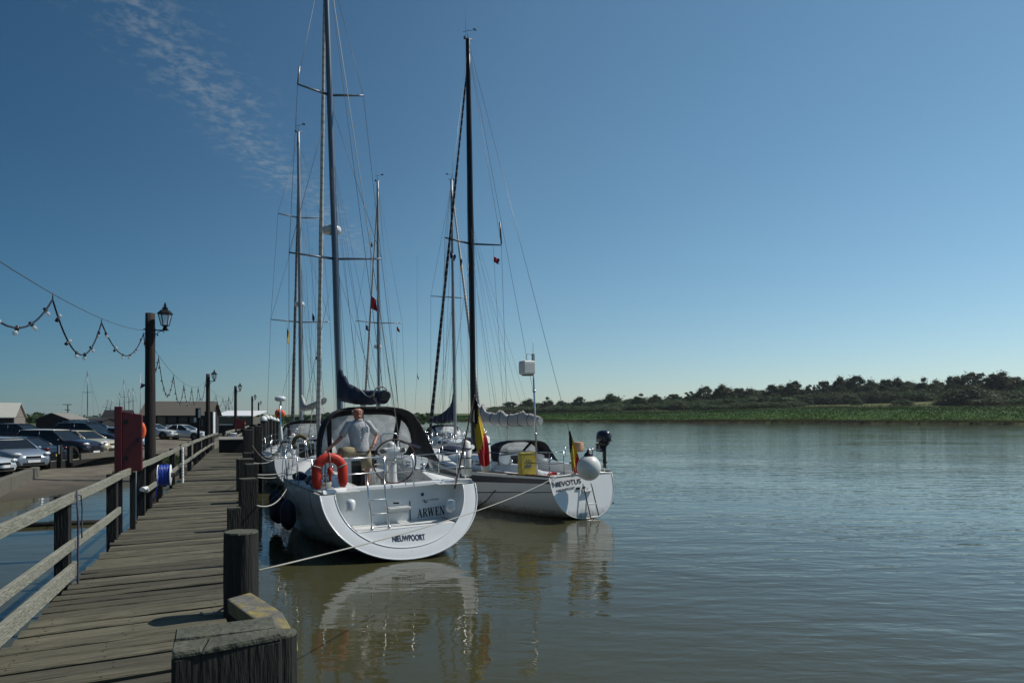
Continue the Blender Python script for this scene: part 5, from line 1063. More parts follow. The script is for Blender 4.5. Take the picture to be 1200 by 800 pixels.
        mb = MB(); strips = [(0, 1), (5, 6), (12, 13), (17, 18)]
        for a, b in strips: mb.loft([[A2[a].lerp(A3[a], k), A2[b].lerp(A3[b], k)] for k in (0, .5, 1)], closed=False, caps=False)
        mb.loft([[A2[i].lerp(A3[i], k) for i in range(n + 1)] for k in (0, .10)], closed=False, caps=False); mb.loft([[A2[i].lerp(A3[i], k) for i in range(n + 1)] for k in (.9, 1)], closed=False, caps=False)
        mb.build('window_frame', M['canvas'], hd, solid=.014)
        mb = MB(); mb.tube([p + V(0, -.015, 0) for p in A0], .016, 6); mb.build('hoop', M['steel'] if h.get('hoop') else M['canvas'], hd)
    if c.get('radar'):
        z, r_, dy = c['radar']; p = mp(z) + V(0, dy, 0); mb = MB(); mb.lathe([(r_ * .6, -.10), (r_ * .95, -.07), (r_, -.01), (r_, .05), (r_ * .85, .10), (r_ * .3, .125)], 18, p); rd = mb.build('radar_dome', M['gel'], o)
        mb = MB(); mb.beam(mp(z) + V(0, 0, -.12), p + V(0, 0, -.12), .12, .03); mb.build('bracket', M['alloy'], rd)
    bpy.context.view_layer.update(); mw = o.matrix_world.copy(); inv = mw.inverted()
    def loc(px, py, yl):       # the point of the plane y = yl of this boat that is seen at (px, py)
        e = V(0, 0, H); d = P(px, py, 1.0) - e; e2, d2 = inv @ e, inv.to_3x3() @ d; t = (yl - e2.y) / d2.y; return e2 + d2 * t
    return dict(o=o, edge=edge, hp=hp_, mp=mp, mw=mw, loc=loc, zd=zd, fl=fl, half=half, sheer=sheer, sps=sps, rot=(0, -R(heel), R(heading)))
def on_boat(b, name, label, cat, p, rot=(0, 0, 0), group=None):
    """a loose thing carried by a yacht: top level, set in the yacht's frame"""
    o = thing(name, label, cat, group=group); o.matrix_world = b['mw'] @ Matrix.Translation(p) @ Matrix.Rotation(rot[2], 4, 'Z') @ Matrix.Rotation(rot[1], 4, 'Y') @ Matrix.Rotation(rot[0], 4, 'X'); return o
def flag_mesh(w_, h_, bands, droop=.8, seed=1, nx_=12, ny_=8, fly=(1, 0)):
    """hoist along -z from the origin, fly falling away; bands: materials from hoist to fly"""
    mb = MB(); rows = []
    for i in range(nx_ + 1):
        u = i / nx_; col = []
        for j in range(ny_ + 1):
            v = j / ny_; x = w_ * u * (1 - droop) + .03 * math.sin(v * 5 + u * 3 + seed) * u; z = -h_ * v - w_ * u * droop * (1 - .25 * v) ; y = .05 * math.sin(u * 7 + v * 4 + seed) * (.3 + u) + .03 * math.sin(u * 15 + seed)
            col.append(V(x * fly[0] - y * fly[1], x * fly[1] + y * fly[0], z))
        rows.append(col)
    nb_ = len(bands)
    vs = [p for r_ in rows for p in r_]; m_ = ny_ + 1
    for i in range(nx_):
        for j in range(ny_): mb.f.append((i * m_ + j, (i + 1) * m_ + j, (i + 1) * m_ + j + 1, i * m_ + j + 1)); mb.m.append(min(nb_ - 1, i * nb_ // nx_)); mb.s.append(True)
    mb.v = [tuple(p) for p in vs]; return mb
# ---------------------------------------------------------------- 1: the near yacht, stern towards us
A = yacht('large white sailing yacht nearest the camera with a scooped open transom and black spray hood', 485, 12.85, 25.4, 1.9, dict(
    L=10.9, beam=[(0, 1.60), (.2, 1.70), (.45, 1.80), (.65, 1.55), (.82, .95), (.93, .42), (1, .03)], sheer=[(0, 1.30), (.5, 1.25), (1, 1.45)], keel=[(0, .03), (.1, -.12), (.4, -.5), (.8, -.4), (.95, -.1), (1, .25)], rs=.72, e0=.95,
    hullm='hull', toem='alloy_pale', yc=4.0, yf=8.0, cw=.82, ce=1.15, roof_w=1.25, roof_h=.40, ym=5.95, xm=-.16, mast_top=15.6, mastm='alloy', mr=.105, rake=.004,
    spread=[(7.05, 1.22), (11.45, .86)], furl=('furl_white', .085), fore_z=15.2, wr=.0065, halyards=[(.09, -.16, 1.0, 1.2), (-.08, .14, .4, 1.0), (.05, .2, 6.2, .9)], boom=(4.05, 3.35, 3.20, .18), coverm='navy', boomm='alloy',
    cover=[(0, .72), (.08, .62), (.22, .36), (.5, .22), (.85, .17), (1, .13)], backstay=V(.15, .9, 1.35), bsm='rope', bwr=.009, wheel=(.22, 1.95, 1.78, .48), ped_z=1.98, pod_w=.34, radar=(7.9, .26, .33),
    hood=dict(x=.13, w=1.27, top=2.98, base=1.72, y=3.45, len=1.5, hoop=False, wing=.9), gate=.30, coam=.26, band=[('boot_stripe', 9.3, 9.75, 'navy_stripe')], band_in=True))
ao, hpA = A['o'], A['hp']
# scooped transom: a ring in the sloping transom plane, an inner panel below the step, the step, the recess walls and its back wall
def tr(th, sc_x, sc_z, dn=0): 
    e = .95; cx_, sx_ = math.cos(th), math.sin(th); s_ = 1 - (max(0, sx_) ** e) * sc_z; b_ = 1.60 * sc_x; x = -b_ * (abs(cx_) ** e) * (1 if cx_ > 0 else -1); z = .03 + 1.27 * s_
    return V(x, .72 * s_ + dn * .87, z - dn * .0)
NT = 40
outer = [tr(math.pi * i / NT, 1.004, 1.0, -.006) for i in range(NT + 1)]; lip = [tr(math.pi * i / NT, .83, .84, -.004) for i in range(NT + 1)]
mb = MB(); mid = [outer[i].lerp(lip[i], .5) + V(0, -.012, 0) for i in range(NT + 1)]; mb.loft([outer, mid, lip], closed=False, caps=False); mb.build('transom', M['gel'], ao)
mb = MB(); mb.tube([p + V(0, -.004, 0) for p in outer], .016, 6); mb.build('transom_edge', M['gel'], ao)
mb = MB(); mb.tube([p + V(0, .0, 0) for p in lip], .013, 6); mb.build('recess_lip', M['gel'], ao)
zst = .585; inn = [tr(math.pi * i / 80, .825, .835, .028) for i in range(81)]
low = [p for p in inn if p.z <= zst]; low = [V(low[0].x, low[0].y, zst)] + low + [V(low[-1].x, low[-1].y, zst)]
mb = MB(); mb.add(low, [list(range(len(low)))]); mb.build('lower_panel', M['gel'], ao)
mb = MB(); mb.loft([[tr(math.pi * i / 80, .83, .84, -.004) for i in range(81)], inn], closed=False, caps=False); mb.build('panel_rebate', M['gel'], ao)
yst = (zst - .03) / 1.27 * .72 + .02; ybk = 1.08; xs = abs(low[0].x)
mb = MB(); mb.hexa([V(-xs, yst, zst - .03), V(xs, yst, zst - .03), V(xs - .03, ybk, zst - .03), V(-xs + .03, ybk, zst - .03), V(-xs, yst, zst), V(xs, yst, zst), V(xs - .03, ybk, zst + .01), V(-xs + .03, ybk, zst + .01)]); mb.build('swim_step', M['deck'], ao)
hi_l = [p for p in inn[:41] if p.z >= zst - .01]
for sg in (1, -1):
    mb = MB(); mb.loft([[V(sg * p.x, p.y, p.z) for p in hi_l], [V(sg * p.x * .97, ybk, p.z) for p in hi_l]], closed=False, caps=False); mb.build('recess_side', M['gel'], ao)
bk = [V(p.x * .985, ybk, p.z) for p in hi_l]; bk = bk + [V(-p.x, p.y, p.z) for p in bk[::-1]]
mb = MB(); mb.add(bk, [list(range(len(bk)))]); bwall = mb.build('recess_back', M['gel'], ao)
mb = MB(); rr_ = []
for i in range(13):
    x = lerp(-1.55, 1.55, i / 12); k = abs(x) / 1.55; z = 1.335 + .03 * k * k; yq = ybk - .02 - .30 * max(0, k - .7) / .3; rr_.append([V(x, yq - .05, z - .05), V(x, yq - .03, z + .03), V(x, yq + .12, z + .04), V(x, yq + .14, z - .05)])
mb.loft(rr_, smooth=False); mb.build('aft_coaming', M['gel'], ao, bevel=.015)
# locker step in the recess, moulded pods, grooves, ladder
q0, q1 = A['loc'](455, 589, ybk - .2), A['loc'](481, 602, ybk - .2)
mb = MB(); mb.box(((q0.x + q1.x) / 2, ybk - .14, (q0.z + q1.z) / 2), (q1.x - q0.x, .27, .06)); mb.build('locker_step', M['gel2'], ao, bevel=.015)
mb = MB(); mb.box(((q0.x + q1.x) / 2, ybk - .012, q1.z - .12), (q1.x - q0.x + .02, .02, .30)); mb.build('locker_door', M['gel'], ao, bevel=.006)
mb = MB(); mb.box((q1.x + .05, ybk - .012, q1.z + .03), (.018, .02, .42)); mb.build('seam', M['wire'], ao)
mb = MB(); mb.beam((q0.x + .1, ybk - .2, q0.z - .01), (q0.x + .22, ybk - .22, q0.z - .02), .03, .03); mb.build('cleat', M['wood_dark'], ao)
for px in (411, 529):
    p = A['loc'](px, 593, .55); mb = MB(); mb.lathe([(.02, -.13), (.075, -.12), (.095, -.05), (.095, .06), (.075, .12), (.02, .135)], 14, p + V(0, .05, 0), Matrix.Rotation(R(12), 3, 'Y')); mb.build('moulded_pod', M['gel'], ao)
lx0, lx1 = A['loc'](434, 600, .5), A['loc'](454, 600, .5); mb = MB()
for p, pyb in ((lx0, 624), (lx1, 622)): zb_ = A['loc'](440, pyb, .36).z; mb.tube([V(p.x, .40, zst + .02), V(p.x, .62, 1.32), V(p.x, .72, 1.62)], .017, 7); mb.lathe([(.03, -.02), (.035, 0), (.03, .03)], 8, (p.x, .40, zst + .03))
mb.build('ladder_stile', M['steel'], ao)
for k, z in enumerate((.88, 1.15)):
    mb = MB(); mb.tube([V(lx0.x, lerp(.40, .62, (z - .6) / .72), z), V(lx1.x, lerp(.40, .62, (z - .6) / .72), z)], .014, 6); mb.build('ladder_rung', M['gel'], ao)
# lettering
def serif_word(word, hgt, thick, mb, org, ux, uz, n):
    """upright roman capitals cut as flat strokes: heavy and hair strokes with slab serifs"""
    HV, TH = .20 * hgt, .075 * hgt; x0 = 0; cnt = [0]
    def quad(pts):
        cnt[0] += 1; dd = n * (thick + .0006 * (cnt[0] % 5)); mb.add([org + ux * (x0 + a) + uz * b + dd for a, b in pts], [list(range(len(pts)))])
    def stroke(a, b, w_): quad([(a[0] - w_ / 2, a[1]), (a[0] + w_ / 2, a[1]), (b[0] + w_ / 2, b[1]), (b[0] - w_ / 2, b[1])])
    def ser(x, y, w_): quad([(x - w_ / 2, y), (x + w_ / 2, y), (x + w_ / 2, y + TH * .9), (x - w_ / 2, y + TH * .9)])
    h = hgt; adv = {'A': .78, 'R': .80, 'W': 1.08, 'E': .70, 'N': .84}
    for ch in word:
        if ch == 'A': stroke((.12 * h, 0), (.38 * h, h), TH); stroke((.62 * h, 0), (.38 * h, h), HV); quad([(.22 * h, .32 * h), (.56 * h, .32 * h), (.53 * h, .32 * h + TH), (.24 * h, .32 * h + TH)]); ser(.12 * h, 0, .26 * h); ser(.62 * h, 0, .34 * h)
        if ch == 'R':
            stroke((.2 * h, 0), (.2 * h, h), HV); ser(.2 * h, 0, .36 * h); quad([(.06 * h, h - TH * .9), (.42 * h, h - TH * .9), (.42 * h, h), (.06 * h, h)])
            N_ = 8
            for i in range(N_):
                a0, a1 = math.pi / 2 - math.pi * i / N_, math.pi / 2 - math.pi * (i + 1) / N_; f = lambda a, ro, rz: (.40 * h + ro * math.cos(a), .74 * h + rz * math.sin(a)); quad([f(a0, .09 * h, .18 * h), f(a1, .09 * h, .18 * h), f(a1, .26 * h, .26 * h), f(a0, .26 * h, .26 * h)])
            quad([(.25 * h, .48 * h), (.42 * h, .48 * h), (.42 * h, .48 * h + TH), (.25 * h, .48 * h + TH)]); stroke((.68 * h, 0), (.42 * h, .5 * h), HV); ser(.68 * h, 0, .24 * h)
        if ch == 'W': stroke((.30 * h, 0), (.12 * h, h), HV); stroke((.30 * h, 0), (.50 * h, h), TH); stroke((.68 * h, 0), (.50 * h, h), HV); stroke((.68 * h, 0), (.92 * h, h), TH); ser(.12 * h, h - TH, .34 * h); ser(.52 * h, h - TH, .30 * h); ser(.92 * h, h - TH, .26 * h)
        if ch == 'E':
            stroke((.2 * h, 0), (.2 * h, h), HV)
            for y, w_ in ((0, .62), (h - TH, .60), (.48 * h, .44)): quad([(.06 * h, y), (w_ * h, y), (w_ * h, y + TH), (.06 * h, y + TH)])
            stroke((.59 * h, 0), (.62 * h, .26 * h), TH); stroke((.58 * h, h), (.58 * h, .74 * h), TH); stroke((.44 * h, .38 * h), (.44 * h, .64 * h), TH * .8)
        if ch == 'N': stroke((.16 * h, 0), (.16 * h, h), TH); stroke((.66 * h, 0), (.16 * h, h), HV); stroke((.68 * h, 0), (.68 * h, h), TH); ser(.16 * h, 0, .26 * h); ser(.12 * h, h - TH, .26 * h); ser(.68 * h, h - TH, .26 * h)
        x0 += adv[ch] * h
    return x0
p0, p1 = A['loc'](489, 606, ybk), A['loc'](520, 594, ybk); wdt = p1.x - p0.x; hgt = wdt / 4.05
mb = MB(); serif_word('ARWEN', hgt, .006, mb, V(p0.x, ybk, p0.z - .01), V(1, 0, .035), V(0, 0, 1.25), V(0, -1, 0)); mb.build('name_lettering', M['print_dark'], bwall)
def font_text(word, size, mname, parent, origin, ux, uz, name='name_lettering', width=None, bold=.0):
    cu_ = bpy.data.curves.new('lettering', 'FONT'); cu_.body = word; cu_.size = size; cu_.offset = bold; cu_.fill_mode = 'FRONT'; tmp = bpy.data.objects.new('lettering', cu_); COL.objects.link(tmp)
    bpy.context.view_layer.update(); dg = bpy.context.evaluated_depsgraph_get(); me = bpy.data.meshes.new_from_object(tmp.evaluated_get(dg)); bpy.data.objects.remove(tmp); bpy.data.curves.remove(cu_)
    xs_ = [v.co.x for v in me.vertices]; sx = (width / (max(xs_) - min(xs_))) if width else 1
    ux, uz = Vector(ux).normalized(), Vector(uz).normalized(); nn = ux.cross(uz)
    for v in me.vertices: v.co = origin + ux * v.co.x * sx + uz * v.co.y + nn * v.co.z
    me.materials.clear(); me.materials.append(M[mname]); return link(name, me, parent)
nrm = V(0, -1.27, .72).normalized(); pl = (V(0, .72, 1.27)).normalized()
def on_panel(px, py, off=.0):   # a point of the lower panel's plane
    e = V(0, 0, H); d = P(px, py, 1.0) - e; inv = A['mw'].inverted(); e2, d2 = inv @ e, inv.to_3x3() @ d; q = tr(math.pi / 2, .825, .835, .028); t = (q - e2).dot(nrm) / d2.dot(nrm); return e2 + d2 * t + nrm * off
a_, b_ = on_panel(460, 634.5, .006), on_panel(498.5, 632, .006); lp_ = [c_ for c_ in ao.children if c_.name.startswith('lower_panel')][0]
font_text('NIEUWPOORT', .17, 'print_dark', lp_, a_, (b_ - a_), pl, width=(b_ - a_).length, bold=.004)
lg = A['loc'](497, 587, ybk); mb = MB()      # small swirl emblem and the faint word beside it
for k in range(3): mb.tube([V(lg.x + .085 * (t - .5) + .02 * k, ybk - .006, lg.z + .035 * math.sin(t * 4 + k * 1.6)) for t in [i / 8 for i in range(9)]], .006, 4)
mb.build('emblem', M['alloy'], bwall)
mb = MB()
for k in range(9): mb.box((lg.x + .13 + k * .024, ybk - .004, lg.z + .02), (.014, .003, .020 + .008 * (k % 3 == 0)))
mb.build('maker_word', M['alloy'], bwall)
mb = MB(); pe = on_panel(482, 646, .01); mb.lathe([(.02, -.01), (.03, 0), (.02, .01)], 8, pe); mb.build('exhaust', M['black'], ao)
mb = MB(); pe = A['loc'](495, 579, ybk - .01); mb.box(pe, (.05, .03, .06)); mb.build('shower_socket', M['black'], ao)
# boom end cap and strap, gate lines
mb = MB(); bt = V(-.16 + .18, 5.95 - 4.08, 3.20); mb.lathe([(.02, -.09), (.10, -.08), (.125, -.02), (.125, .05), (.10, .09)], 14, bt + V(0, 0, .03), Matrix.Rotation(R(90), 3, 'X')); mb.build('boom_end', M['black'], ao)
mb = MB()
for q, rr0 in ((.30, .17),): mb.tube([bt + V(rr0 * math.cos(a), q, .05 + rr0 * 1.1 * math.sin(a)) for a in [k * 6.2832 / 16 for k in range(16)]], .017, 6, closed=True)
mb.tube([bt + V(-.15, .3, .1), bt + V(-.17, .6, .02), bt + V(-.17, 1.0, .06), bt + V(-.15, 1.6, .2), bt + V(-.14, 2.4, .34)], .016, 6); mb.tube([bt + V(-.14, .2, .0), bt + V(-.12, .2, -.25)], .016, 6); mb.build('white_strap', M['rope'], ao)
zz = A['edge'](.9).z
for hgt in (.60, .35):
    mb = MB(); mb.tube([V(-.30, .84, zz + hgt), V(0, .84, zz + hgt - .02), V(.30, .84, zz + hgt)], .007, 5); mb.build('gate_line', M['rope'], ao)
mb = MB()      # cockpit table with grab bars ahead of the wheel
mb.box((.0, 3.0, 1.52), (.34, 1.0, .04)); mb.box((0, 3.0, 1.2), (.12, .7, .62)); mb.build('cockpit_table', M['gel'], ao, bevel=.01)
mb = MB(); mb.tube([V(-.16, 2.42, 1.0), V(-.16, 2.42, 1.66), V(-.1, 2.42, 1.7), V(.1, 2.42, 1.7), V(.16, 2.42, 1.66), V(.16, 2.42, 1.0)], .016, 6); mb.build('table_rail', M['gel2'], ao)
mb = MB(); wdg = A['loc'](470, 517, 2.3); mb.beam(A['loc'](468, 516, 2.35), A['loc'](492, 524, 2.6), .05, .05); mb.build('rolled_cover', M['navy'], ao)
# navy hull stripes and seams on the port side
mb = MB(); yq = 1.25; mb.tube([V(-hpA(yq / 10.9, j).x - .004, hpA(yq / 10.9, j).y, hpA(yq / 10.9, j).z) for j in range(0, 9)], .006, 4); mb.build('hull_seam', M['wire'], ao)
mb = MB(); mb.tube([V(-hpA(t, 4).x - .005, hpA(t, 4).y, hpA(t, 4).z) for t in (.04, .06, .08, .10)], .008, 4); mb.build('vent_slot', M['black'], ao)
# loose things on the near yacht ------------------------------------------------
lbp = A['loc'](386.5, 553, .80); hs = on_boat(A, 'horseshoe_lifebuoy', 'orange-red horseshoe lifebuoy hung on the stern rail of the near yacht', 'lifebuoy', lbp); mb = MB(); rw, rh = .245, .27; pts = []
for i in range(21):
    a = R(-62 + 304 * i / 20); pts.append(V(rw * math.cos(a), 0, rh * math.sin(a) + (.0)))
pts = [V(.235, 0, -.31), V(.25, 0, -.2)] + [V(.25 * math.cos(R(a)), 0, .25 * math.sin(R(a)) + .03) for a in range(-10, 191, 10)] + [V(-.25, 0, -.2), V(-.235, 0, -.31)]
rings = []
for i, p in enumerate(pts):
    d = (pts[min(i + 1, len(pts) - 1)] - pts[max(i - 1, 0)]).normalized(); nn = V(d.z, 0, -d.x); k = .55 if i in (0, len(pts) - 1) else 1; rings.append([p + nn * (.095 * math.cos(a) * k * (1 + .04 * noise.noise((i, a, 0)))) + V(0, .062 * math.sin(a) * k, 0) for a in [q * 6.2832 / 12 for q in range(12)]])
mb.loft(rings); mb.build('buoy', M['red_buoy'], hs); mb = MB()
for i in (5, 12, 19): p = pts[i]; d = (pts[i + 1] - pts[i - 1]).normalized(); nn = V(d.z, 0, -d.x); mb.tube([p + nn * (.10 * math.cos(a)) + V(0, .067 * math.sin(a), 0) for a in [q * 6.2832 / 14 for q in range(14)]], .012, 5, closed=True)
mb.build('band', M['rope'], hs)
sl_ = on_boat(A, 'rescue_light', 'small red rescue light hanging inside the horseshoe lifebuoy', 'light', lbp + V(0, -.03, .04)); mb = MB(); mb.lathe([(.012, .2), (.014, .06), (.05, .03), (.055, -.06), (.03, -.09), (.022, -.2), (.03, -.22)], 10); mb.build('light_body', M['red_buoy'], sl_)
for i, (px, py, r_, ln, lb) in enumerate(((334, 588, .20, .62, 'big navy fender at the widest part of the near yacht, left of two'), (349, 592, .17, .6, 'navy fender nearer the stern on the near yacht, right of two'), (320, 590, .17, .6, 'navy fender furthest forward between near yacht and piles'))):
    yl = (4.3, 3.1, 5.6)[i]; e = A['edge'](yl); p = A['loc'](px, py, yl); fd = on_boat(A, 'fender', lb, 'fender', V(-e.x - r_ - .03, yl, e.z - .62), (0, 0, .2 * i), None); mb = MB(); mb.lathe([(.02, -ln / 2 - .04), (.06, -ln / 2 - .02), (r_ * .8, -ln / 2 + .07), (r_, -ln / 2 + .16), (r_, ln / 2 - .16), (r_ * .8, ln / 2 - .07), (.06, ln / 2 + .02), (.02, ln / 2 + .05)], 16); mb.build('fender_body', M['fender_blue'], fd)
    mb = MB(); mb.tube([(0, 0, ln / 2), (r_ + .02, 0, .62), (r_ + .08, 0, 1.2)], .009, 5); mb.build('lanyard', M['rope'], fd)
for px, py, lb in ((546.5, 537, 'white cylindrical cushion with dark straps on the near yacht’s starboard stern rail'), (569, 531, 'white cushion half hidden behind the large tricolour flag')):
    p = A['loc'](px, py, 1.15); cs = on_boat(A, 'white_cushion', lb.replace('’s', ''), 'cushion', p); mb = MB(); mb.lathe([(.03, -.40), (.11, -.38), (.115, 0), (.10, .36), (.03, .40)], 14); mb.build('cushion', M['fender_white'], cs); mb = MB()
    for z in (-.2, .02, .22): mb.lathe([(.112, -.012), (.120, -.012), (.120, .012), (.112, .012)], 14, (0, 0, z))
    mb.build('strap', M['black'], cs)
# ensign of the near yacht
f0, f1 = A['loc'](533, 572, .82), A['loc'](556, 464, .45); fs = on_boat(A, 'ensign_staff', 'brown wooden flagstaff leaning out with a large black yellow and red flag', 'flag', f0)
mb = MB(); mb.tube([V(0, 0, 0), f1 - f0], [.020, .014], 8); mb.ell(f1 - f0, (.025, .025, .03), 8, 6); mb.build('staff', M['varnish'], fs)
mb = MB(); T = f1 - f0; pts_b = []
for i in range(17):
    s_ = i / 16; col = []
    for j in range(8):
        q = j / 7; wd_ = lerp(.05, .27, min(1, s_ * 1.7)) * (1 - .25 * max(0, s_ - .75) / .25); x = .0 + (q - .12) * wd_ + .10 * s_ * s_; y = -.02 + .05 * math.sin(q * 7 + s_ * 3) * (.4 + s_) + .02 * math.sin(q * 13); z = -.03 - 1.40 * s_ - .10 * q * (1 - s_) - .06 * math.sin(q * 3) * s_
        col.append(T + V(x, y, z))
    pts_b.append(col)
for i in range(16):
    for j in range(7):
        s_, q = (i + .5) / 16, (j + .5) / 7; k = s_ * 1.0 + q * .42; mi = 0 if k < .44 else 1 if k < .86 else 2
        if s_ > .80: mi = 2
        mb.add([pts_b[i][j], pts_b[i + 1][j], pts_b[i + 1][j + 1], pts_b[i][j + 1]], [(0, 1, 2, 3)], True, mi)
fo = mb.build('flag', [M['flag_black'], M['flag_yellow'], M['flag_red']], fs)
# ---------------------------------------------------------------- 2: the outer yacht with the black mast
Bn = yacht('white yacht with black mast, navy sheer band and rounded transom on the open river side', 690, 18.05, 31.5, 1.2, dict(
    L=10.4, beam=[(0, 1.08), (.2, 1.42), (.45, 1.66), (.65, 1.42), (.82, .88), (.93, .40), (1, .03)], sheer=[(0, 1.16), (.5, 1.12), (1, 1.5)], keel=[(0, .02), (.1, -.14), (.4, -.5), (.8, -.4), (.95, -.05), (1, .35)], rs=.30, e0=.82,
    hullm='hull2', toem='varnish', lump=.34, ties=True, raft=False, yc=3.5, yf=7.6, cw=.62, ce=.75, roof_w=1.12, roof_h=.40, ym=6.5, mast_top=16.0, mastm='black_alloy', mr=.115, rake=.006, coam=.22,
    spread=[(8.86, 1.12)], furl=('furl_dark', .075), fore_z=15.3, boom=(4.1, 2.72, 2.66, .05), coverm='sail', cover=[(0, .34), (.08, .55), (.2, .28), (.35, .24), (.45, .34), (.55, .20), (.75, .30), (.9, .20), (1, .10)],
    halyards=[(.10, -.2, .8, .8), (-.16, .1, .5, .8), (.16, .05, 7.3, .8), (-.2, -.1, 7.4, .8)], backstay=V(.0, .35, 1.2), gate=.5, g0=1.5, nst=5,
    hood=dict(x=.0, w=.98, top=2.02, base=1.42, y=3.2, len=1.2, wing=.35), band=[('sheer_stripe', .12, .62, 'navy_stripe'), ('cove_line', 1.75, 1.88, 'navy_stripe'), ('boot_stripe', 9.2, 9.9, 'antifoul')]))
no = Bn['o']; hpN = Bn['hp']
q = [hpN(0, j) for j in range(12)]; ring = [V(-p.x, p.y, p.z) for p in q] + q[-2::-1]; mb = MB()
cr_ = [p + V(0, -.03 * (1 - (abs(p.x) / 1.1) ** 2), 0) for p in ring]; mb.add(ring, [list(range(len(ring)))]); trn = mb.build('transom', M['hull2'], no)
mb = MB(); mb.tube([p + V(0, -.003, 0) for p in ring], .012, 6); mb.tube([V(lerp(-1.08, 1.08, i / 10), .31, 1.165 + .04 * (1 - (i / 5 - 1) ** 2)) for i in range(11)], .022, 6); mb.build('transom_edge', M['gel2'], no)
def nplane(px, py, off=.006):
    e = V(0, 0, H); d = P(px, py, 1.0) - e; inv = Bn['mw'].inverted(); e2, d2 = inv @ e, inv.to_3x3() @ d; n_ = V(0, -1.14, .30).normalized(); t = (V(0, 0, .02) - e2).dot(n_) / d2.dot(n_); return e2 + d2 * t + n_ * off
a_, b_ = nplane(647.5, 571, .009), nplane(680, 562, .009); upv = V(0, .30, 1.14)
b_.z = a_.z + (b_.z - a_.z) * .35; b_.y = a_.y + (b_.z - a_.z) * .263
font_text('NIEVOTUS', .19, 'print_dark', trn, a_, (b_ - a_), upv, width=(b_ - a_).length, bold=.003)
a2, b2 = a_ + V(.10, -.0342, -.13), b_ + V(-.22, -.0342, -.13); font_text('NIEUWPOORT', .085, 'print_dark', trn, a2, (b2 - a2), upv, width=(b2 - a2).length, bold=.003)
lt_, lb_ = nplane(687, 571, .03), nplane(691, 606, .12); mb = MB()
for s_ in (-.14, .14): mb.tube([lt_ + V(s_, 0, .1), lt_ + V(s_, -.05, 0), lb_ + V(s_, -.12, -.02)], .016, 6)
ldr = mb.build('boarding_ladder', M['black'], no); mb = MB()
for k in (.12, .55, .98): p = lt_.lerp(lb_ + V(0, -.12, 0), k); mb.box(p, (.30, .09, .025)); mb.build('tread', M['white_paint'], ldr); mb = MB()
mb = MB(); mb.box(nplane(677, 572, .02), (.10, .04, .06)); mb.box(nplane(684, 571, .02), (.06, .05, .06)); mb.build('bracket', M['black'], no)
mb = MB(); mb.lathe([(.01, -.02), (.03, 0), (.01, .03)], 8, nplane(718, 589, .02)); mb.build('fitting', M['black'], no)
bf = on_boat(Bn, 'balloon_fender', 'large white ball fender with blue top hung over the rounded transom', 'fender', Bn['loc'](690, 548, -.22)); mb = MB(); rr0 = .325
mb.ell((0, 0, 0), (rr0, rr0, rr0 * 1.06), 22, 14); mb.build('ball', M['fender_white'], bf, loc=(0, 0, 0)); mb = MB(); mb.lathe([(.14, .30), (.11, .385), (.05, .43), (.045, .48), (.01, .49)], 12); mb.build('blue_top', M['fender_blue'], bf); mb = MB(); mb.tube([(0, 0, .5), (.02, .15, .62), (0, .4, .75)], .01, 5); mb.build('lanyard', M['rope'], bf)
# outboard clamped to the rail
ob = on_boat(Bn, 'outboard_motor', 'black outboard motor clamped on the starboard stern rail', 'outboard motor', Bn['loc'](708, 519, .42)); ob.scale = (.84, .84, .88); s_ = 1.0
mb = MB(); mb.loft([[V(.20 * a * math.cos(t), .27 * b * math.sin(t) * (1.15 if math.sin(t) > 0 else 1), z) for t in [k * 6.2832 / 16 for k in range(16)]] for a, b, z in ((.55, .6, .02), (1, .95, .06), (1.1, 1.05, .14), (1.12, 1.05, .24), (1.0, .95, .33), (.75, .72, .39), (.3, .3, .42))]); mb.build('cowling', M['navy_stripe'], ob)
mb = MB(); mb.loft([[V(.16 * a * math.cos(t), .2 * a * math.sin(t), z) for t in [k * 6.2832 / 12 for k in range(12)]] for a, z in ((.5, -.10), (.9, -.03), (1.15, .03))]); mb.build('tray', M['black'], ob)
mb = MB(); mb.tube([V(-.10, -.1, .05), V(-.38, -.16, .08), V(-.46, -.18, .10)], [.025, .022, .028], 8); mb.build('tiller', M['black'], ob); mb = MB(); mb.tube([V(.10, 0, .04), V(.33, -.05, .07)], .016, 6); mb.build('handle', M['black'], ob)
mb = MB(); mb.loft([[V(a * math.cos(t), b * math.sin(t), z) for t in [k * 6.2832 / 10 for k in range(10)]] for a, b, z in ((.075, .10, -.05), (.055, .085, -.3), (.05, .075, -.62), (.03, .07, -.70), (.02, .12, -.80))]); mb.build('leg', M['black'], ob)
mb = MB(); mb.box((-.02, .12, -.16), (.22, .08, .24)); mb.tube([V(-.09, .16, -.14), V(-.09, .26, -.14)], .014, 6); mb.tube([V(.06, .16, -.14), V(.06, .26, -.14)], .014, 6); mb.build('clamp', M['alloy'], ob)
mb = MB(); [mb.beam((0, -.02, -.66), (.10 * math.cos(t), -.02, -.66 + .10 * math.sin(t)), .05, .015, up=V(0, 1, .3)) for t in (0.4, 2.5, 4.6)]; mb.build('propeller', M['black'], ob)
mb = MB(); mb.tube([V(.12, .2, -.75), V(.12, .2, -.05), V(.12, .24, .0)], .016, 6); mb.box((.0, .21, -.14), (.36, .03, .26)); mb.build('mounting_board', M['teak'], ob)
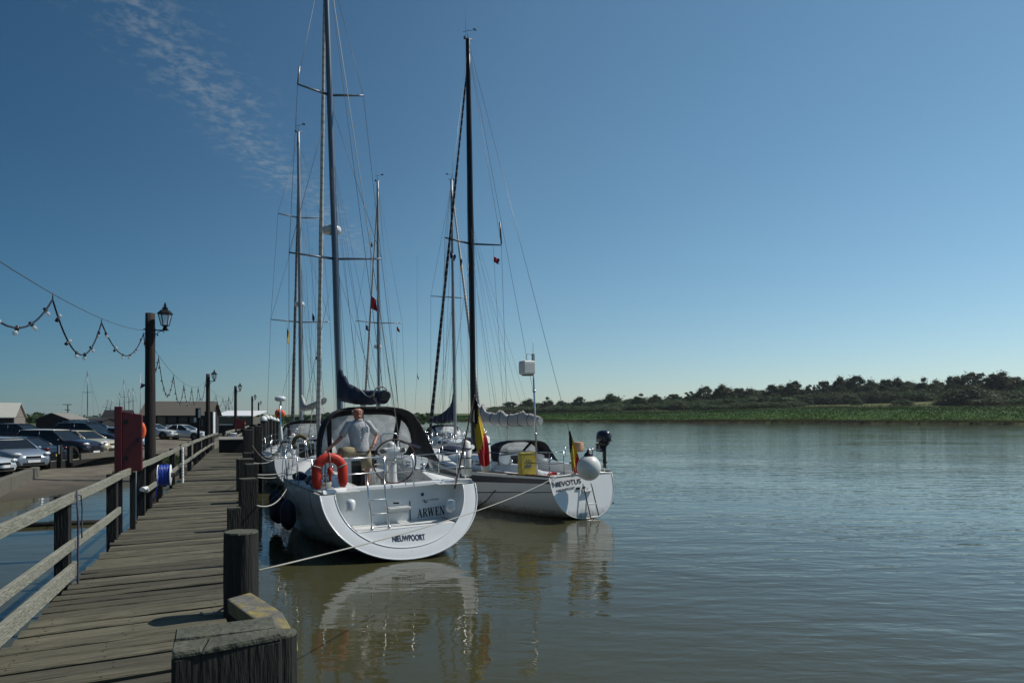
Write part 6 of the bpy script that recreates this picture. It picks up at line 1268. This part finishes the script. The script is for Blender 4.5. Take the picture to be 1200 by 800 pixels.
# the small ensign
f0, f1 = Bn['loc'](671, 552, .45), Bn['loc'](666.5, 504, .30); fs2 = on_boat(Bn, 'small_ensign', 'small black yellow and red flag on a staff beside the white ball fender', 'flag', f0); T = f1 - f0
mb = MB(); mb.tube([V(0, 0, 0), T], [.013, .009], 6); mb.build('staff', M['wood_post'], fs2); mb = MB(); g = []
for i in range(13):
    s_ = i / 12; g.append([T + V(.015 + (q / 6) * lerp(.04, .36, s_ ** .8) + .12 * s_ * s_, .03 * math.sin(q * 1.4 + s_ * 4), -.02 - 1.15 * s_ - .10 * (q / 6) * s_) for q in range(7)])
for i in range(12):
    for j in range(6): k = (i + .5) / 12 + (j + .5) / 6 * .5; mb.add([g[i][j], g[i + 1][j], g[i + 1][j + 1], g[i][j + 1]], [(0, 1, 2, 3)], True, 0 if k < .52 else 1 if k < .92 else 2)
mb.build('flag', [M['flag_black'], M['flag_yellow'], M['flag_red']], fs2)
yb_ = on_boat(Bn, 'yellow_case', 'yellow rescue equipment case strapped inside the port stern rail', 'rescue case', Bn['loc'](617.5, 543.5, 1.3)); mb = MB(); mb.loft([[V(x * .25 * k, y * .10 * k, z) for x, y in ((-1, -1), (1, -1), (1, 1), (-1, 1))] for z, k in ((-.30, .92), (-.27, 1), (.25, 1.0), (.30, .96))], smooth=False); cs_ = mb.build('case', M['yellow_pvc'], yb_, bevel=.02)
mb = MB()
for r_, ww in ((.12, .16), (.06, .26), (-.03, .22), (-.07, .18)): mb.box((-.02, -.104, r_), (ww, .004, .032 if r_ < 0 else .018))
mb.build('faded_print', M['alloy'], cs_); mb = MB(); mb.box((0, -.02, .31), (.48, .18, .03)); mb.build('lid', M['yellow_pvc'], yb_, bevel=.01)
# instrument pole
pb_, pt_ = Bn['loc'](629.5, 556, 1.0), Bn['loc'](624.5, 420, 1.0); ip = on_boat(Bn, 'instrument_pole', 'tall steel pole carrying a white radar-reflector box on the port quarter', 'pole', pb_); T = pt_ - pb_
mb = MB(); mb.tube([V(0, 0, -.05), T * .55, T], [.028, .026, .022], 8); mb.lathe([(.04, -.03), (.045, 0), (.04, .03)], 10, T * .72); mb.lathe([(.04, -.03), (.045, 0), (.04, .03)], 10, T * .35); mb.build('pole', M['steel'], ip)
mb = MB(); c_ = T + V(-.20, 0, -.25); mb.loft([[c_ + V(x * .18 * k, y * .15 * k, z) for x, y in ((-1, -1), (1, -1), (1, 1), (-1, 1))] for z, k in ((-.20, .8), (-.15, 1), (.12, 1), (.18, .93))], smooth=False); mb.build('box', M['fender_white'], ip, bevel=.02); mb = MB(); mb.box(c_ + V(.02, 0, -.21), (.26, .2, .03)); mb.build('base', M['black'], ip)
mb = MB(); mb.tube([T + V(-.12 + .11 * math.cos(a), 0, .02 + .11 * math.sin(a)) for a in [k * 6.2832 / 14 for k in range(14)]], .008, 5, closed=True); mb.box(T + V(.01, 0, -.02), (.06, .06, .3)); mb.tube([T, T + V(.02, 0, .55)], .006, 5); mb.build('aerials', M['alloy_pale'], ip)
pc = on_boat(Bn, 'peach_bag', 'faded peach rescue bag hung on the stern rail behind the ball fender', 'rescue bag', Bn['loc'](678.5, 523, .55)); mb = MB(); mb.loft([[V(x * .15 * k + .02 * noise.noise((z * 5, x, 1)), y * .06, z) for x, y in ((-1, -.6), (0, -1), (1, -.6), (1, .6), (0, 1), (-1, .6))] for z, k in ((-.14, .7), (-.10, 1), (.05, .95), (.11, 1.05), (.13, .6))]); mb.build('bag', mat('peach_cloth', (.55, .33, .20), .8, var=.25, scale=8), pc)
rbk = on_boat(Bn, 'red_bundle', 'small red bundle lying on the side deck below the yellow case', 'bundle', Bn['loc'](647, 556.5, .75)); mb = MB(); mb.ell((0, 0, 0), (.16, .12, .07), 10, 6); mb.ell((.1, .05, .03), (.09, .1, .06), 8, 6); mb.build('cloth', M['red_buoy'], rbk)
mb = MB(); mb.tube([Bn['loc'](565, 553, 6.0) * 0 + V(-hpN(.60, 1.5).x - .02, hpN(.60, 1.5).y, hpN(.60, 1.5).z)] + [V(-hpN(t, 1.5 + 3.2 * math.sin(math.pi * (.60 - t) / .36)).x - .02, hpN(t, 2).y, hpN(t, 1.5 + 3.2 * math.sin(math.pi * (.60 - t) / .36)).z) for t in (.54, .48, .42, .36, .30, .24)], .011, 6); mb.build('slack_line', M['rope_dark'], no)
mb = MB(); mb.tube([Bn['mp'](8.9) + V(1.12, -.22, .04), Bn['mp'](9.7) + V(1.05, -.25, .0)], .03, 6); mb.build('spreader_tip', M['black_alloy'], no)
mb = MB(); mb.tube([A['mp'](11.45) + V(-.86, -.22, .04), A['mp'](11.95) + V(-.80, -.25, .0)], .022, 6); mb.build('spreader_tip', M['alloy_pale'], ao)
# ---------------------------------------------------------------- 3, 4, 5: the yachts lying beyond
Y2 = 24.6
B2 = yacht('white yacht moored ahead of the nearest one, inside berth beside the jetty piles', 373, Y2, 23, .6, dict(
    L=10.9, beam=[(0, 1.5), (.2, 1.7), (.45, 1.8), (.65, 1.5), (.82, .95), (.93, .42), (1, .03)], sheer=[(0, 1.25), (.5, 1.2), (1, 1.45)], keel=[(0, .06), (.1, -.1), (.4, -.5), (.8, -.4), (.95, -.05), (1, .3)], rs=.4, e0=.8,
    hullm='hull', yc=3.9, yf=7.8, cw=.8, ce=.8, roof_w=1.2, roof_h=.4, ym=6.0, mast_top=15.6, mastm='alloy_pale', mr=.11, rake=.004, spread=[(7.05, 1.27), (11.75, .92)], furl=('furl_grey', .09), fore_z=14.2,
    boom=(4.0, 3.15, 3.45, .5), coverm='sail', cover=[(0, .62), (.06, .5), (.15, .2), (.3, .10), (1, .08)], boomm='alloy', wheel=(-.72, 1.6, 1.75, .42), radar=(7.9, .22, .3), hood=dict(x=.1, w=1.15, top=2.62, base=1.65, y=3.4, len=1.3, hoop=False), halyards=[(.1, -.16, .6, 1), (-.1, .1, .6, 1), (.14, .1, .4, 1)], g0=1.5))
q = [B2['hp'](0, j) for j in range(12)]; mb = MB(); ring = [V(-p.x, p.y, p.z) for p in q] + q[-2::-1]; mb.add(ring, [list(range(len(ring)))]); mb.build('transom', M['gel'], B2['o'])
B3 = yacht('white yacht with navy sail cover in the outer berth, mast second from the black one', 474, 30.9, 23, .4, dict(
    L=10.4, beam=[(0, 1.25), (.2, 1.55), (.45, 1.7), (.65, 1.45), (.82, .9), (.93, .4), (1, .03)], sheer=[(0, 1.2), (.5, 1.15), (1, 1.45)], keel=[(0, .06), (.1, -.1), (.4, -.5), (.8, -.4), (.95, -.05), (1, .3)], rs=.3, e0=.8,
    hullm='hull', yc=3.6, yf=7.4, cw=.7, ce=.8, roof_w=1.1, roof_h=.42, ym=5.6, mast_top=15.5, mastm='alloy_pale', mr=.10, rake=.004, spread=[(7.85, 1.25)], furl=('furl_white', .085), fore_z=14.8,
    boom=(3.9, 2.75, 2.7, .2), coverm='navy', wheel=(0, 1.5, 1.7, .42), radar=(6.6, .2, .28), hood=dict(x=.0, w=1.05, top=2.35, base=1.5, y=3.2, len=1.2), halyards=[(.1, -.16, .6, 1), (-.1, .1, .6, 1)], g0=1.3))
q = [B3['hp'](0, j) for j in range(12)]; mb = MB(); ring = [V(-p.x, p.y, p.z) for p in q] + q[-2::-1]; mb.add(ring, [list(range(len(ring)))]); mb.build('transom', M['gel'], B3['o'])
Fv = V(-math.sin(R(203)), math.cos(R(203)), 0); m5 = V((534 - CX) / F * 38, 38, 0); s5 = m5 - Fv * 5.6
B5 = yacht('white yacht lying bow towards us behind the black mast, navy cover on its boom', CX + F * s5.x / s5.y, s5.y, 203, -.8, dict(
    L=10.2, beam=[(0, 1.25), (.2, 1.55), (.45, 1.65), (.65, 1.4), (.82, .88), (.93, .4), (1, .03)], sheer=[(0, 1.2), (.5, 1.15), (1, 1.45)], keel=[(0, .06), (.1, -.1), (.4, -.5), (.8, -.4), (.95, -.05), (1, .3)], rs=.3, e0=.8,
    hullm='hull', yc=3.5, yf=7.4, cw=.7, ce=.8, roof_w=1.1, roof_h=.45, ym=5.6, mast_top=16.3, mastm='alloy_pale', mr=.105, rake=.006, spread=[(9.6, 1.25)], furl=('furl_white', .11), fore_z=15.9,
    boom=(4.3, 2.75, 2.55, .0), coverm='navy', cover=[(0, 1.6), (.05, 1.2), (.14, .80), (.3, .62), (.6, .42), (.9, .3), (1, .2)], wheel=(0, 1.5, 1.7, .42), hood=dict(x=.0, w=1.05, top=2.3, base=1.5, y=3.1, len=1.2), halyards=[(.1, -.16, .6, 1), (-.1, .1, .6, 1)], g0=1.3))
q = [B5['hp'](0, j) for j in range(12)]; mb = MB(); ring = [V(-p.x, p.y, p.z) for p in q] + q[-2::-1]; mb.add(ring, [list(range(len(ring)))]); mb.build('transom', M['gel'], B5['o'])
# gear on yacht 2's stern
pt_ = B2['loc'](328.5, 467, .45); pb_ = V(pt_.x, .5, B2['edge'](.6).z); dm = on_boat(B2, 'radar_pole', 'white radar dome on a thin pole at the stern of the second yacht', 'radar', pb_); T = pt_ - pb_; mb = MB(); mb.tube([V(0, 0, 0), T], .024, 7); mb.build('pole', M['steel'], dm); mb = MB(); mb.lathe([(.10, -.10), (.19, -.06), (.20, .02), (.19, .06), (.08, .09)], 16, T); mb.build('dome', M['gel'], dm)
p = B2['loc'](327.5, 484, .6); ol = on_boat(B2, 'orange_lifejacket', 'bright orange lifejacket bundle hung on the radar pole', 'lifejacket', p); ol.scale = (.78, .78, .78); mb = MB(); mb.ell((-.06, 0, 0), (.15, .13, .20), 12, 8); mb.ell((.14, .05, -.02), (.12, .12, .17), 10, 7); mb.build('cloth', M['orange'], ol); mb = MB(); mb.tube([V(-.06, -.135, .12), V(-.06, -.14, -.1)], .02, 5); mb.tube([V(.05, -.1, .2), V(.06, 0, .32)], .02, 5); mb.build('strap', M['black'], ol)
p = B2['loc'](329, 508, .5); dn_ = on_boat(B2, 'danbuoy', 'white tapered danbuoy float on the stern rail of the second yacht', 'buoy', p); mb = MB(); mb.lathe([(.02, .30), (.05, .22), (.085, -.18), (.06, -.26), (.015, -.3), (.012, -.6)], 12); mb.build('float', M['fender_white'], dn_); mb = MB(); mb.tube([(0, 0, .3), (.06, 0, 1.5)], .01, 5); mb.build('wand', M['alloy_pale'], dn_)
p = B2['loc'](352, 519, .55); cv = on_boat(B2, 'brown_life_ring', 'brown covered horseshoe ring on the second yacht stern rail', 'lifebuoy', p); mb = MB(); mb.tube([V(.24 * math.cos(a), 0, .27 * math.sin(a)) for a in [R(-50) + R(280) * k / 16 for k in range(17)]], .075, 8); mb.build('ring', mat('brown_cloth', (.10, .075, .03), .8, var=.2), cv)
# ---------------------------------------------------------------- signal flags on halyards
def hung_flag(px, py, Y, wpx, hpx, bands, label, ytop, ybot, pxb=None, droop=.55, seed=1):
    p = P(px, py, Y); o = thing('signal_flag', label, 'flag', p); k = Y / F; mb = flag_mesh(wpx * k * 1.6, hpx * k * .75, bands, droop, seed); mb.build('cloth', bands if len(bands) > 1 else bands[0], o)
    mb = MB(); mb.tube([P(px - .2, ytop, Y) - p, V(0, 0, 0), P(px if pxb is None else pxb, ybot, Y) - p], .0045, 4); mb.build('halyard', M['rope_dark'], o); return o
FB, FY, FR, FW, FK = M['flag_blue'], M['flag_yellow'], M['flag_red'], M['flag_white'], M['flag_black']
hung_flag(434.5, 346, 32, 8, 20, [FR, FR, FR], 'red ensign blowing beside the light furled headsail, left of the third mast', 285, 470, 431, .45, 1)
hung_flag(434, 282, 32, 3, 9, [FW, FB], 'tiny blue and white pennant above the red ensign', 274, 346, 434.5, .5, 2)
hung_flag(366, 366, 29, 4, 12, [FB], 'small blue flag just left of the near yacht forestay', 290, 470, 362, .6, 3)
hung_flag(373.5, 386, 29, 4, 13, [FR, FB], 'small red and blue flag against the near yacht forestay', 300, 470, 372, .6, 4)
hung_flag(336.5, 384, 29, 4, 22, [FB, FY], 'narrow blue and yellow flag left of the second yacht mast', 378, 480, 335, .75, 5)
hung_flag(370, 417, 29, 4, 5, [FB], 'tiny dark pennant low between second mast and near forestay', 300, 470, 366, .4, 6)
hung_flag(428.5, 380, 32, 4, 8, [FB], 'small blue flag left of the third mast under its spreader', 378, 470, 424, .5, 7)
hung_flag(465, 382, 36, 4, 7, [FR], 'small red flag under the right spreader of the third mast', 376, 470, 465, .5, 8)
hung_flag(489, 436, 33, 4, 8, [FK], 'small black flag alone between third mast and black-masted yacht', 300, 480, 486, .8, 9)
hung_flag(527.5, 294, 24, 7, 11, [FB, FW, FB], 'blue flag under the left spreader of the black mast', 288, 480, 520, .45, 10)
hung_flag(539, 298, 24, 6, 20, [FK, FY, FK], 'dark flag with yellow hanging beside the black mast', 288, 470, 541, .8, 11)
hung_flag(578.5, 300, 24, 7, 9, [FR, FR, FB], 'small red flag under the right spreader of the black mast', 288, 480, 590, .4, 12)
# ---------------------------------------------------------------- mooring lines
def warp(label, a, b, sag, r=.012, m='rope'):
    o = thing('mooring_line', label, 'rope', a); mb = MB(); n = 28; mb.tube([a.lerp(b, i / n) - V(0, 0, sag * 4 * (i / n) * (1 - i / n)) - a for i in range(n + 1)], r, 6); mb.build('line', M[m], o); return o
wN = Bn['mw'] @ V(-.75, .35, 1.2)
pB = P(303, 668, 6.55 * K)
warp('long white mooring line from the notched round pile to the outer yacht', pB, wN, .16, .008)
lpb = thing('rope_end', 'short white rope end lying on the planks beside the notched round pile', 'rope', P(282.5, 668, 6.5 * K)); mb = MB(); mb.tube([V(-.13, .06, -.30), V(-.19, -.02, -.335), V(-.27, -.05, -.345), V(-.33, .0, -.345)], .009, 5); mb.build('tail', M['rope'], lpb)
pw = A['mw'] @ V(-1.66, 4.6, 1.3); warp('white mooring line curving from the near yacht down to the tall square post', pw, P(301, 592, 11.3 * K), .22, .011)
pw2 = A['mw'] @ V(-1.55, 6.4, 1.32); warp('upper of two taut lines from the near yacht to the second square post', pw2, P(301.5, 556, 14.9 * K), .02, .011); warp('lower of two taut lines from the near yacht to the second square post', pw2 - V(0, 0, .05), P(301.5, 559, 14.9 * K), .05, .011)
pw3 = B2['mw'] @ V(-1.4, .9, 1.25); warp('slack white stern line from the second yacht to the tall post by the locker', pw3, P(296, 522, 25.8 * K), .25, .011); warp('taut stern line from the second yacht to the wide twin timber post', pw3, P(292, 541, 17.3 * K), .10, .010)
warp('spring line from the second yacht to the tall post beyond the locker', B2['mw'] @ V(-1.75, 4.2, 1.25), P(302, 514, 30.9 * K), .15, .012)
# things lying on the near yacht's port deck
for i, (yl, xo, sx_, sy_, sz_, mm, lb) in enumerate(((3.2, .42, .20, .34, .12, 'fender_blue', 'blue bundle lying on the port side deck of the near yacht'), (4.6, .34, .16, .30, .10, 'navy', 'dark canvas bundle on the port side deck beside the spray hood'), (2.35, .30, .15, .20, .09, 'hose', 'bright blue rolled line bag behind the horseshoe lifebuoy'))):
    e = A['edge'](yl); bo = on_boat(A, 'deck_bundle', lb, 'bundle', V(-(e.x - xo), yl, e.z + .10)); mb = MB(); mb.loft([[V(sx_ * k * math.cos(a) * (1 + .2 * noise.noise((a, z_, i))), sy_ * k * math.sin(a), sz_ * z_) for a in [q * 6.2832 / 12 for q in range(12)]] for z_, k in ((-.8, .8), (-.2, 1.05), (.5, .9), (1, .5), (1.2, .15))]); mb.build('cloth', M[mm], bo); mb = MB(); mb.tube([V(sx_ * 1.06 * math.cos(a), .05, sz_ * .9 * math.sin(a)) for a in [q * 6.2832 / 12 for q in range(12)]], .012, 5, closed=True); mb.build('tie', M['rope'], bo)
for i, (bt_, yl, xo, lb) in enumerate(((A, 1.55, .25, 'coil of pale rope hanging by the port quarter of the near yacht'), (B2, 1.2, .2, 'coil of rope on the port quarter of the second yacht'))):
    e = bt_['edge'](yl); bo = on_boat(bt_, 'rope_coil', lb, 'rope', V(-(e.x - xo), yl, e.z + .06))
    mb = MB(); mb.tube([V((.15 + .012 * math.sin(k)) * math.cos(k * .55), (.15 + .01 * math.cos(k * 1.7)) * math.sin(k * .55), .002 * k) for k in range(60)], .012, 5); mb.build('coil', M['rope'], bo)
# ================================================================ THE MAN AT THE HELM
st_y = 1.72; pc_ = A['loc'](421, 500, st_y); ZF = 1.15
mb = MB(); mb.box((pc_.x - .05, st_y + .05, (A['fl'] + ZF) / 2 - .01), (.75, .55, ZF - A['fl'] - .02)); mb.build('helm_seat', M['gel'], ao, bevel=.03)
hp0 = A['loc'](378, 532, st_y - .12)
mb = MB(); mb.tube([V(hp0.x, hp0.y, A['edge'](1.6).z - .1), V(hp0.x, hp0.y, hp0.z - .05), V(hp0.x + .0, hp0.y + .25, hp0.z - .04), V(hp0.x - .02, hp0.y + .6, A['edge'](2.2).z)], .016, 7); mb.build('grab_post', M['steel'], ao)
pr = on_boat(A, 'person', 'bald man in pale grey shirt and khaki shorts leaning on the stern rail', 'person', V(pc_.x, st_y, ZF))
hand_l = hp0 - V(pc_.x, st_y, ZF)       # image-left hand on the rail
J = dict(pel=(0, 0, .97), hl=(-.11, 0, .93), hr=(.11, 0, .93), kl=(-.46, -.17, .90), al=(-.44, .06, .50), fl=(-.44, -.12, .44), kr=(.13, -.04, .51), ar=(.13, .02, .08), fr=(.14, -.16, .035),
         sp=(-.01, .01, 1.17), ch=(-.02, 0, 1.40), nk=(-.025, -.01, 1.56), hb=(-.03, -.03, 1.64), hd=(-.035, -.045, 1.74), ht=(-.035, -.035, 1.82), sl=(-.22, .0, 1.49), sr=(.19, .0, 1.49),
         el=(-.40, .04, 1.19), wl=tuple(Vector((-.40, .04, 1.19)).lerp(hand_l, .78)), er=(.40, .10, 1.22), wr=(.27, -.09, 1.02))
E = [('pel', 'hl'), ('pel', 'hr'), ('hl', 'kl'), ('kl', 'al'), ('al', 'fl'), ('hr', 'kr'), ('kr', 'ar'), ('ar', 'fr'), ('pel', 'sp'), ('sp', 'ch'), ('ch', 'nk'), ('nk', 'hb'), ('hb', 'hd'), ('hd', 'ht'), ('ch', 'sl'), ('ch', 'sr'), ('sl', 'el'), ('el', 'wl'), ('sr', 'er'), ('er', 'wr')]
RD = dict(pel=.13, hl=.095, hr=.095, kl=.06, al=.042, fl=.04, kr=.06, ar=.042, fr=.04, sp=.13, ch=.13, nk=.058, hb=.092, hd=.112, ht=.092, sl=.062, sr=.062, el=.046, wl=.034, er=.046, wr=.034)
me = bpy.data.meshes.new('body'); keys = list(J); me.from_pydata([J[k] for k in keys], [(keys.index(a), keys.index(b)) for a, b in E], [])
bm = bmesh.new(); bm.from_mesh(me); ly = bm.verts.layers.skin.verify(); bm.verts.ensure_lookup_table()
for i, k in enumerate(keys): bm.verts[i][ly].radius = (RD[k], RD[k]); bm.verts[i][ly].use_root = (k == 'pel')
bm.to_mesh(me); bm.free(); me.materials.append(M['skin']); body = link('body', me, pr)
m_ = body.modifiers.new('skin', 'SKIN'); m_.use_smooth_shade = True; m_ = body.modifiers.new('sub', 'SUBSURF'); m_.levels = m_.render_levels = 2
JV = {k: Vector(v) for k, v in J.items()}
def limb(mb, pts, rad, n=12): mb.tube(pts, rad, n)
mb = MB(); rr_ = []
for z, a, b, x in ((.86, .205, .15, .0), (.90, .21, .155, 0), (1.02, .20, .145, -.005), (1.15, .195, .14, -.01), (1.30, .232, .145, -.015), (1.42, .245, .135, -.02), (1.50, .19, .11, -.022), (1.55, .11, .085, -.025), (1.575, .08, .075, -.025)):
    rr_.append([V(x + a * math.cos(t) * (1 + .06 * noise.noise((z * 9, t, 1))), b * math.sin(t) * (1 + .14 * noise.noise((z * 9, t * 2.5, 4))), z + (.015 * math.sin(t * 2 + 1) if z < .88 else 0)) for t in [k * 6.2832 / 20 for k in range(20)]])
mb.loft(rr_)
for s_, e_ in (('sl', 'el'), ('sr', 'er')):
    a, b = JV[s_] + V(.06 if s_ == 'sl' else -.06, 0, -.01), JV[s_].lerp(JV[e_], .82); mb.tube([a, JV[s_], JV[s_].lerp(JV[e_], .45), b], [.07, .076, .070, .074], 12)
mb.build('shirt', M['shirt'], pr); mb = MB(); mb.tube([V(.196 * math.cos(t), .148 * math.sin(t), .90) for t in [k * 6.2832 / 20 for k in range(20)]], .018, 6, closed=True); mb.build('belt', M['leather'], pr)
mb = MB(); mb.loft([[V(0 + .024 * 0 + (.085 + .02 * math.cos(t)) * math.cos(t) - .025, (.08) * math.sin(t) - .01, 1.575 + .02 * math.cos(t * 1) * 0 + dz) for t in [k * 6.2832 / 16 for k in range(16)]] for dz in (-.03, .012)], caps=False); mb.build('collar', M['shirt'], pr, solid=.012)
mb = MB(); mb.loft([[V(a * math.cos(t), b * math.sin(t), z) for t in [k * 6.2832 / 18 for k in range(18)]] for z, a, b in ((.99, .185, .135), (.93, .195, .15), (.86, .19, .15), (.82, .12, .11))])
mb.tube([JV['hr'] + V(-.01, 0, .0), JV['hr'].lerp(JV['kr'], .5), JV['kr'] + V(0, 0, .02)], [.125, .115, .112], 14); mb.tube([JV['hl'] + V(.03, 0, 0), JV['hl'].lerp(JV['kl'], .5), JV['kl'].lerp(JV['hl'], .06)], [.125, .118, .108], 14); mb.build('shorts', M['shorts'], pr)
hc0 = JV['hd']
mb = MB(); mb.ell(hc0 + V(0, -.116, -.022), (.020, .026, .028), 8, 6)
for s_ in (-1, 1): mb.ell(hc0 + V(s_ * .108, .02, -.012), (.012, .024, .032), 8, 6)
mb.ell(hc0 + V(0, -.085, -.098), (.05, .032, .03), 8, 6); mb.build('face', M['skin'], pr)
mb = MB()
for s_ in (-1, 1): mb.ell(hc0 + V(s_ * .038, -.104, .008), (.013, .008, .007), 8, 5)
mb.build('eyes', M['black'], pr); mb = MB(); mb.tube([JV['wr'].lerp(JV['er'], .12) + V(.037 * math.cos(t), .0, .037 * math.sin(t)) for t in [k * 6.2832 / 12 for k in range(12)]], .009, 5, closed=True); mb.build('watch', M['steel'], pr); mb = MB()
for zb_ in (1.08, 1.2, 1.32, 1.44): mb.ell((-.018, -.148, zb_), (.009, .005, .009), 6, 4)
mb.build('shirt_buttons', M['white_paint'], pr); mb = MB(); mb.box((.10, -.142, 1.36), (.11, .012, .12)); mb.build('shirt_pocket', M['shirt'], pr); mb = MB(); mb.ell(hc0 + V(0, -.110, -.064), (.028, .008, .006), 8, 5); mb.build('mouth', mat('lips', (.28, .09, .07), .5), pr)
mb = MB()
for s_ in (-1, 1): mb.ell(hc0 + V(s_ * .038, -.106, .028), (.019, .008, .005), 8, 5)
mb.build('eyebrows', M['hair'], pr)
mb = MB(); rr_ = []
for k in range(13):
    t = R(-10 + 200 * k / 12); rr_.append([hc0 + V(.112 * math.cos(t), .02 + .10 * math.sin(t), z) for z in (-.05, -.01, .035)] )
mb.loft(rr_, closed=False, caps=False); mb.build('hair', M['hair'], pr, solid=.014)
def hand(w0, dirv, curl, side, nm):
    d = dirv.normalized(); a = d.cross(side).normalized(); mb = MB(); mb.loft([[w0 + d * s_ + side * (ww * math.cos(t)) + a * (.016 * math.sin(t)) for t in [k * 6.2832 / 10 for k in range(10)]] for s_, ww in ((-.01, .028), (.03, .038), (.07, .042), (.09, .038))])
    for k, ln in enumerate((.066, .078, .072, .055)):
        b = w0 + d * .085 + side * (-.03 + .02 * k); q1_ = b + d * ln * .45 + a * curl * .012; q2_ = q1_ + (d * (1 - curl * .6) + a * curl) .normalized() * ln * .35; q3_ = q2_ + (d * (1 - curl) + a * curl * 1.2).normalized() * ln * .3; mb.tube([b, q1_, q2_, q3_], [.010, .0095, .0085, .006], 7)
    b = w0 + d * .03 - side * .034; mb.tube([b, b + d * .03 - side * .022 + a * .01, b + d * .058 - side * .024 + a * .022], [.012, .011, .008], 7); mb.build('hand', M['skin'], pr)
hand(JV['wl'], hand_l - JV['el'], 1.0, V(0, 1, .2).normalized(), 'hand'); hand(JV['wr'], V(-.55, -.15, -.75), .5, V(.2, -1, 0).normalized(), 'hand')
for k, a in (('fr', 'ar'), ('fl', 'al')):
    mb = MB(); p = JV[a]; zz_ = (0 if a == 'ar' else JV['fl'].z - .04); mb.loft([[V(p.x + ww * math.cos(t), p.y - .07 + ll * math.sin(t), zz_ + z) for t in [q * 6.2832 / 14 for q in range(14)]] for z, ww, ll in ((0, .05, .14), (.03, .052, .145), (.06, .045, .11), (.085, .04, .07))]); mb.build('shoe', M['black'], pr)

# ================================================================ HAZE: the air between here and the far bank
hv = bpy.data.materials.new('river_haze'); hv.use_nodes = True; t = hv.node_tree; t.nodes.remove(t.nodes['Principled BSDF']); pv = t.nodes.new('ShaderNodeVolumePrincipled'); pv.inputs['Density'].default_value = .00007; pv.inputs['Color'].default_value = (.86, .93, 1, 1); pv.inputs['Anisotropy'].default_value = .3
t.links.new(pv.outputs[0], t.nodes['Material Output'].inputs['Volume'])
mb = MB(); mb.box((0, 1000, 28), (7000, 5600, 64)); structure(mb.build('haze', hv), 'stuff')
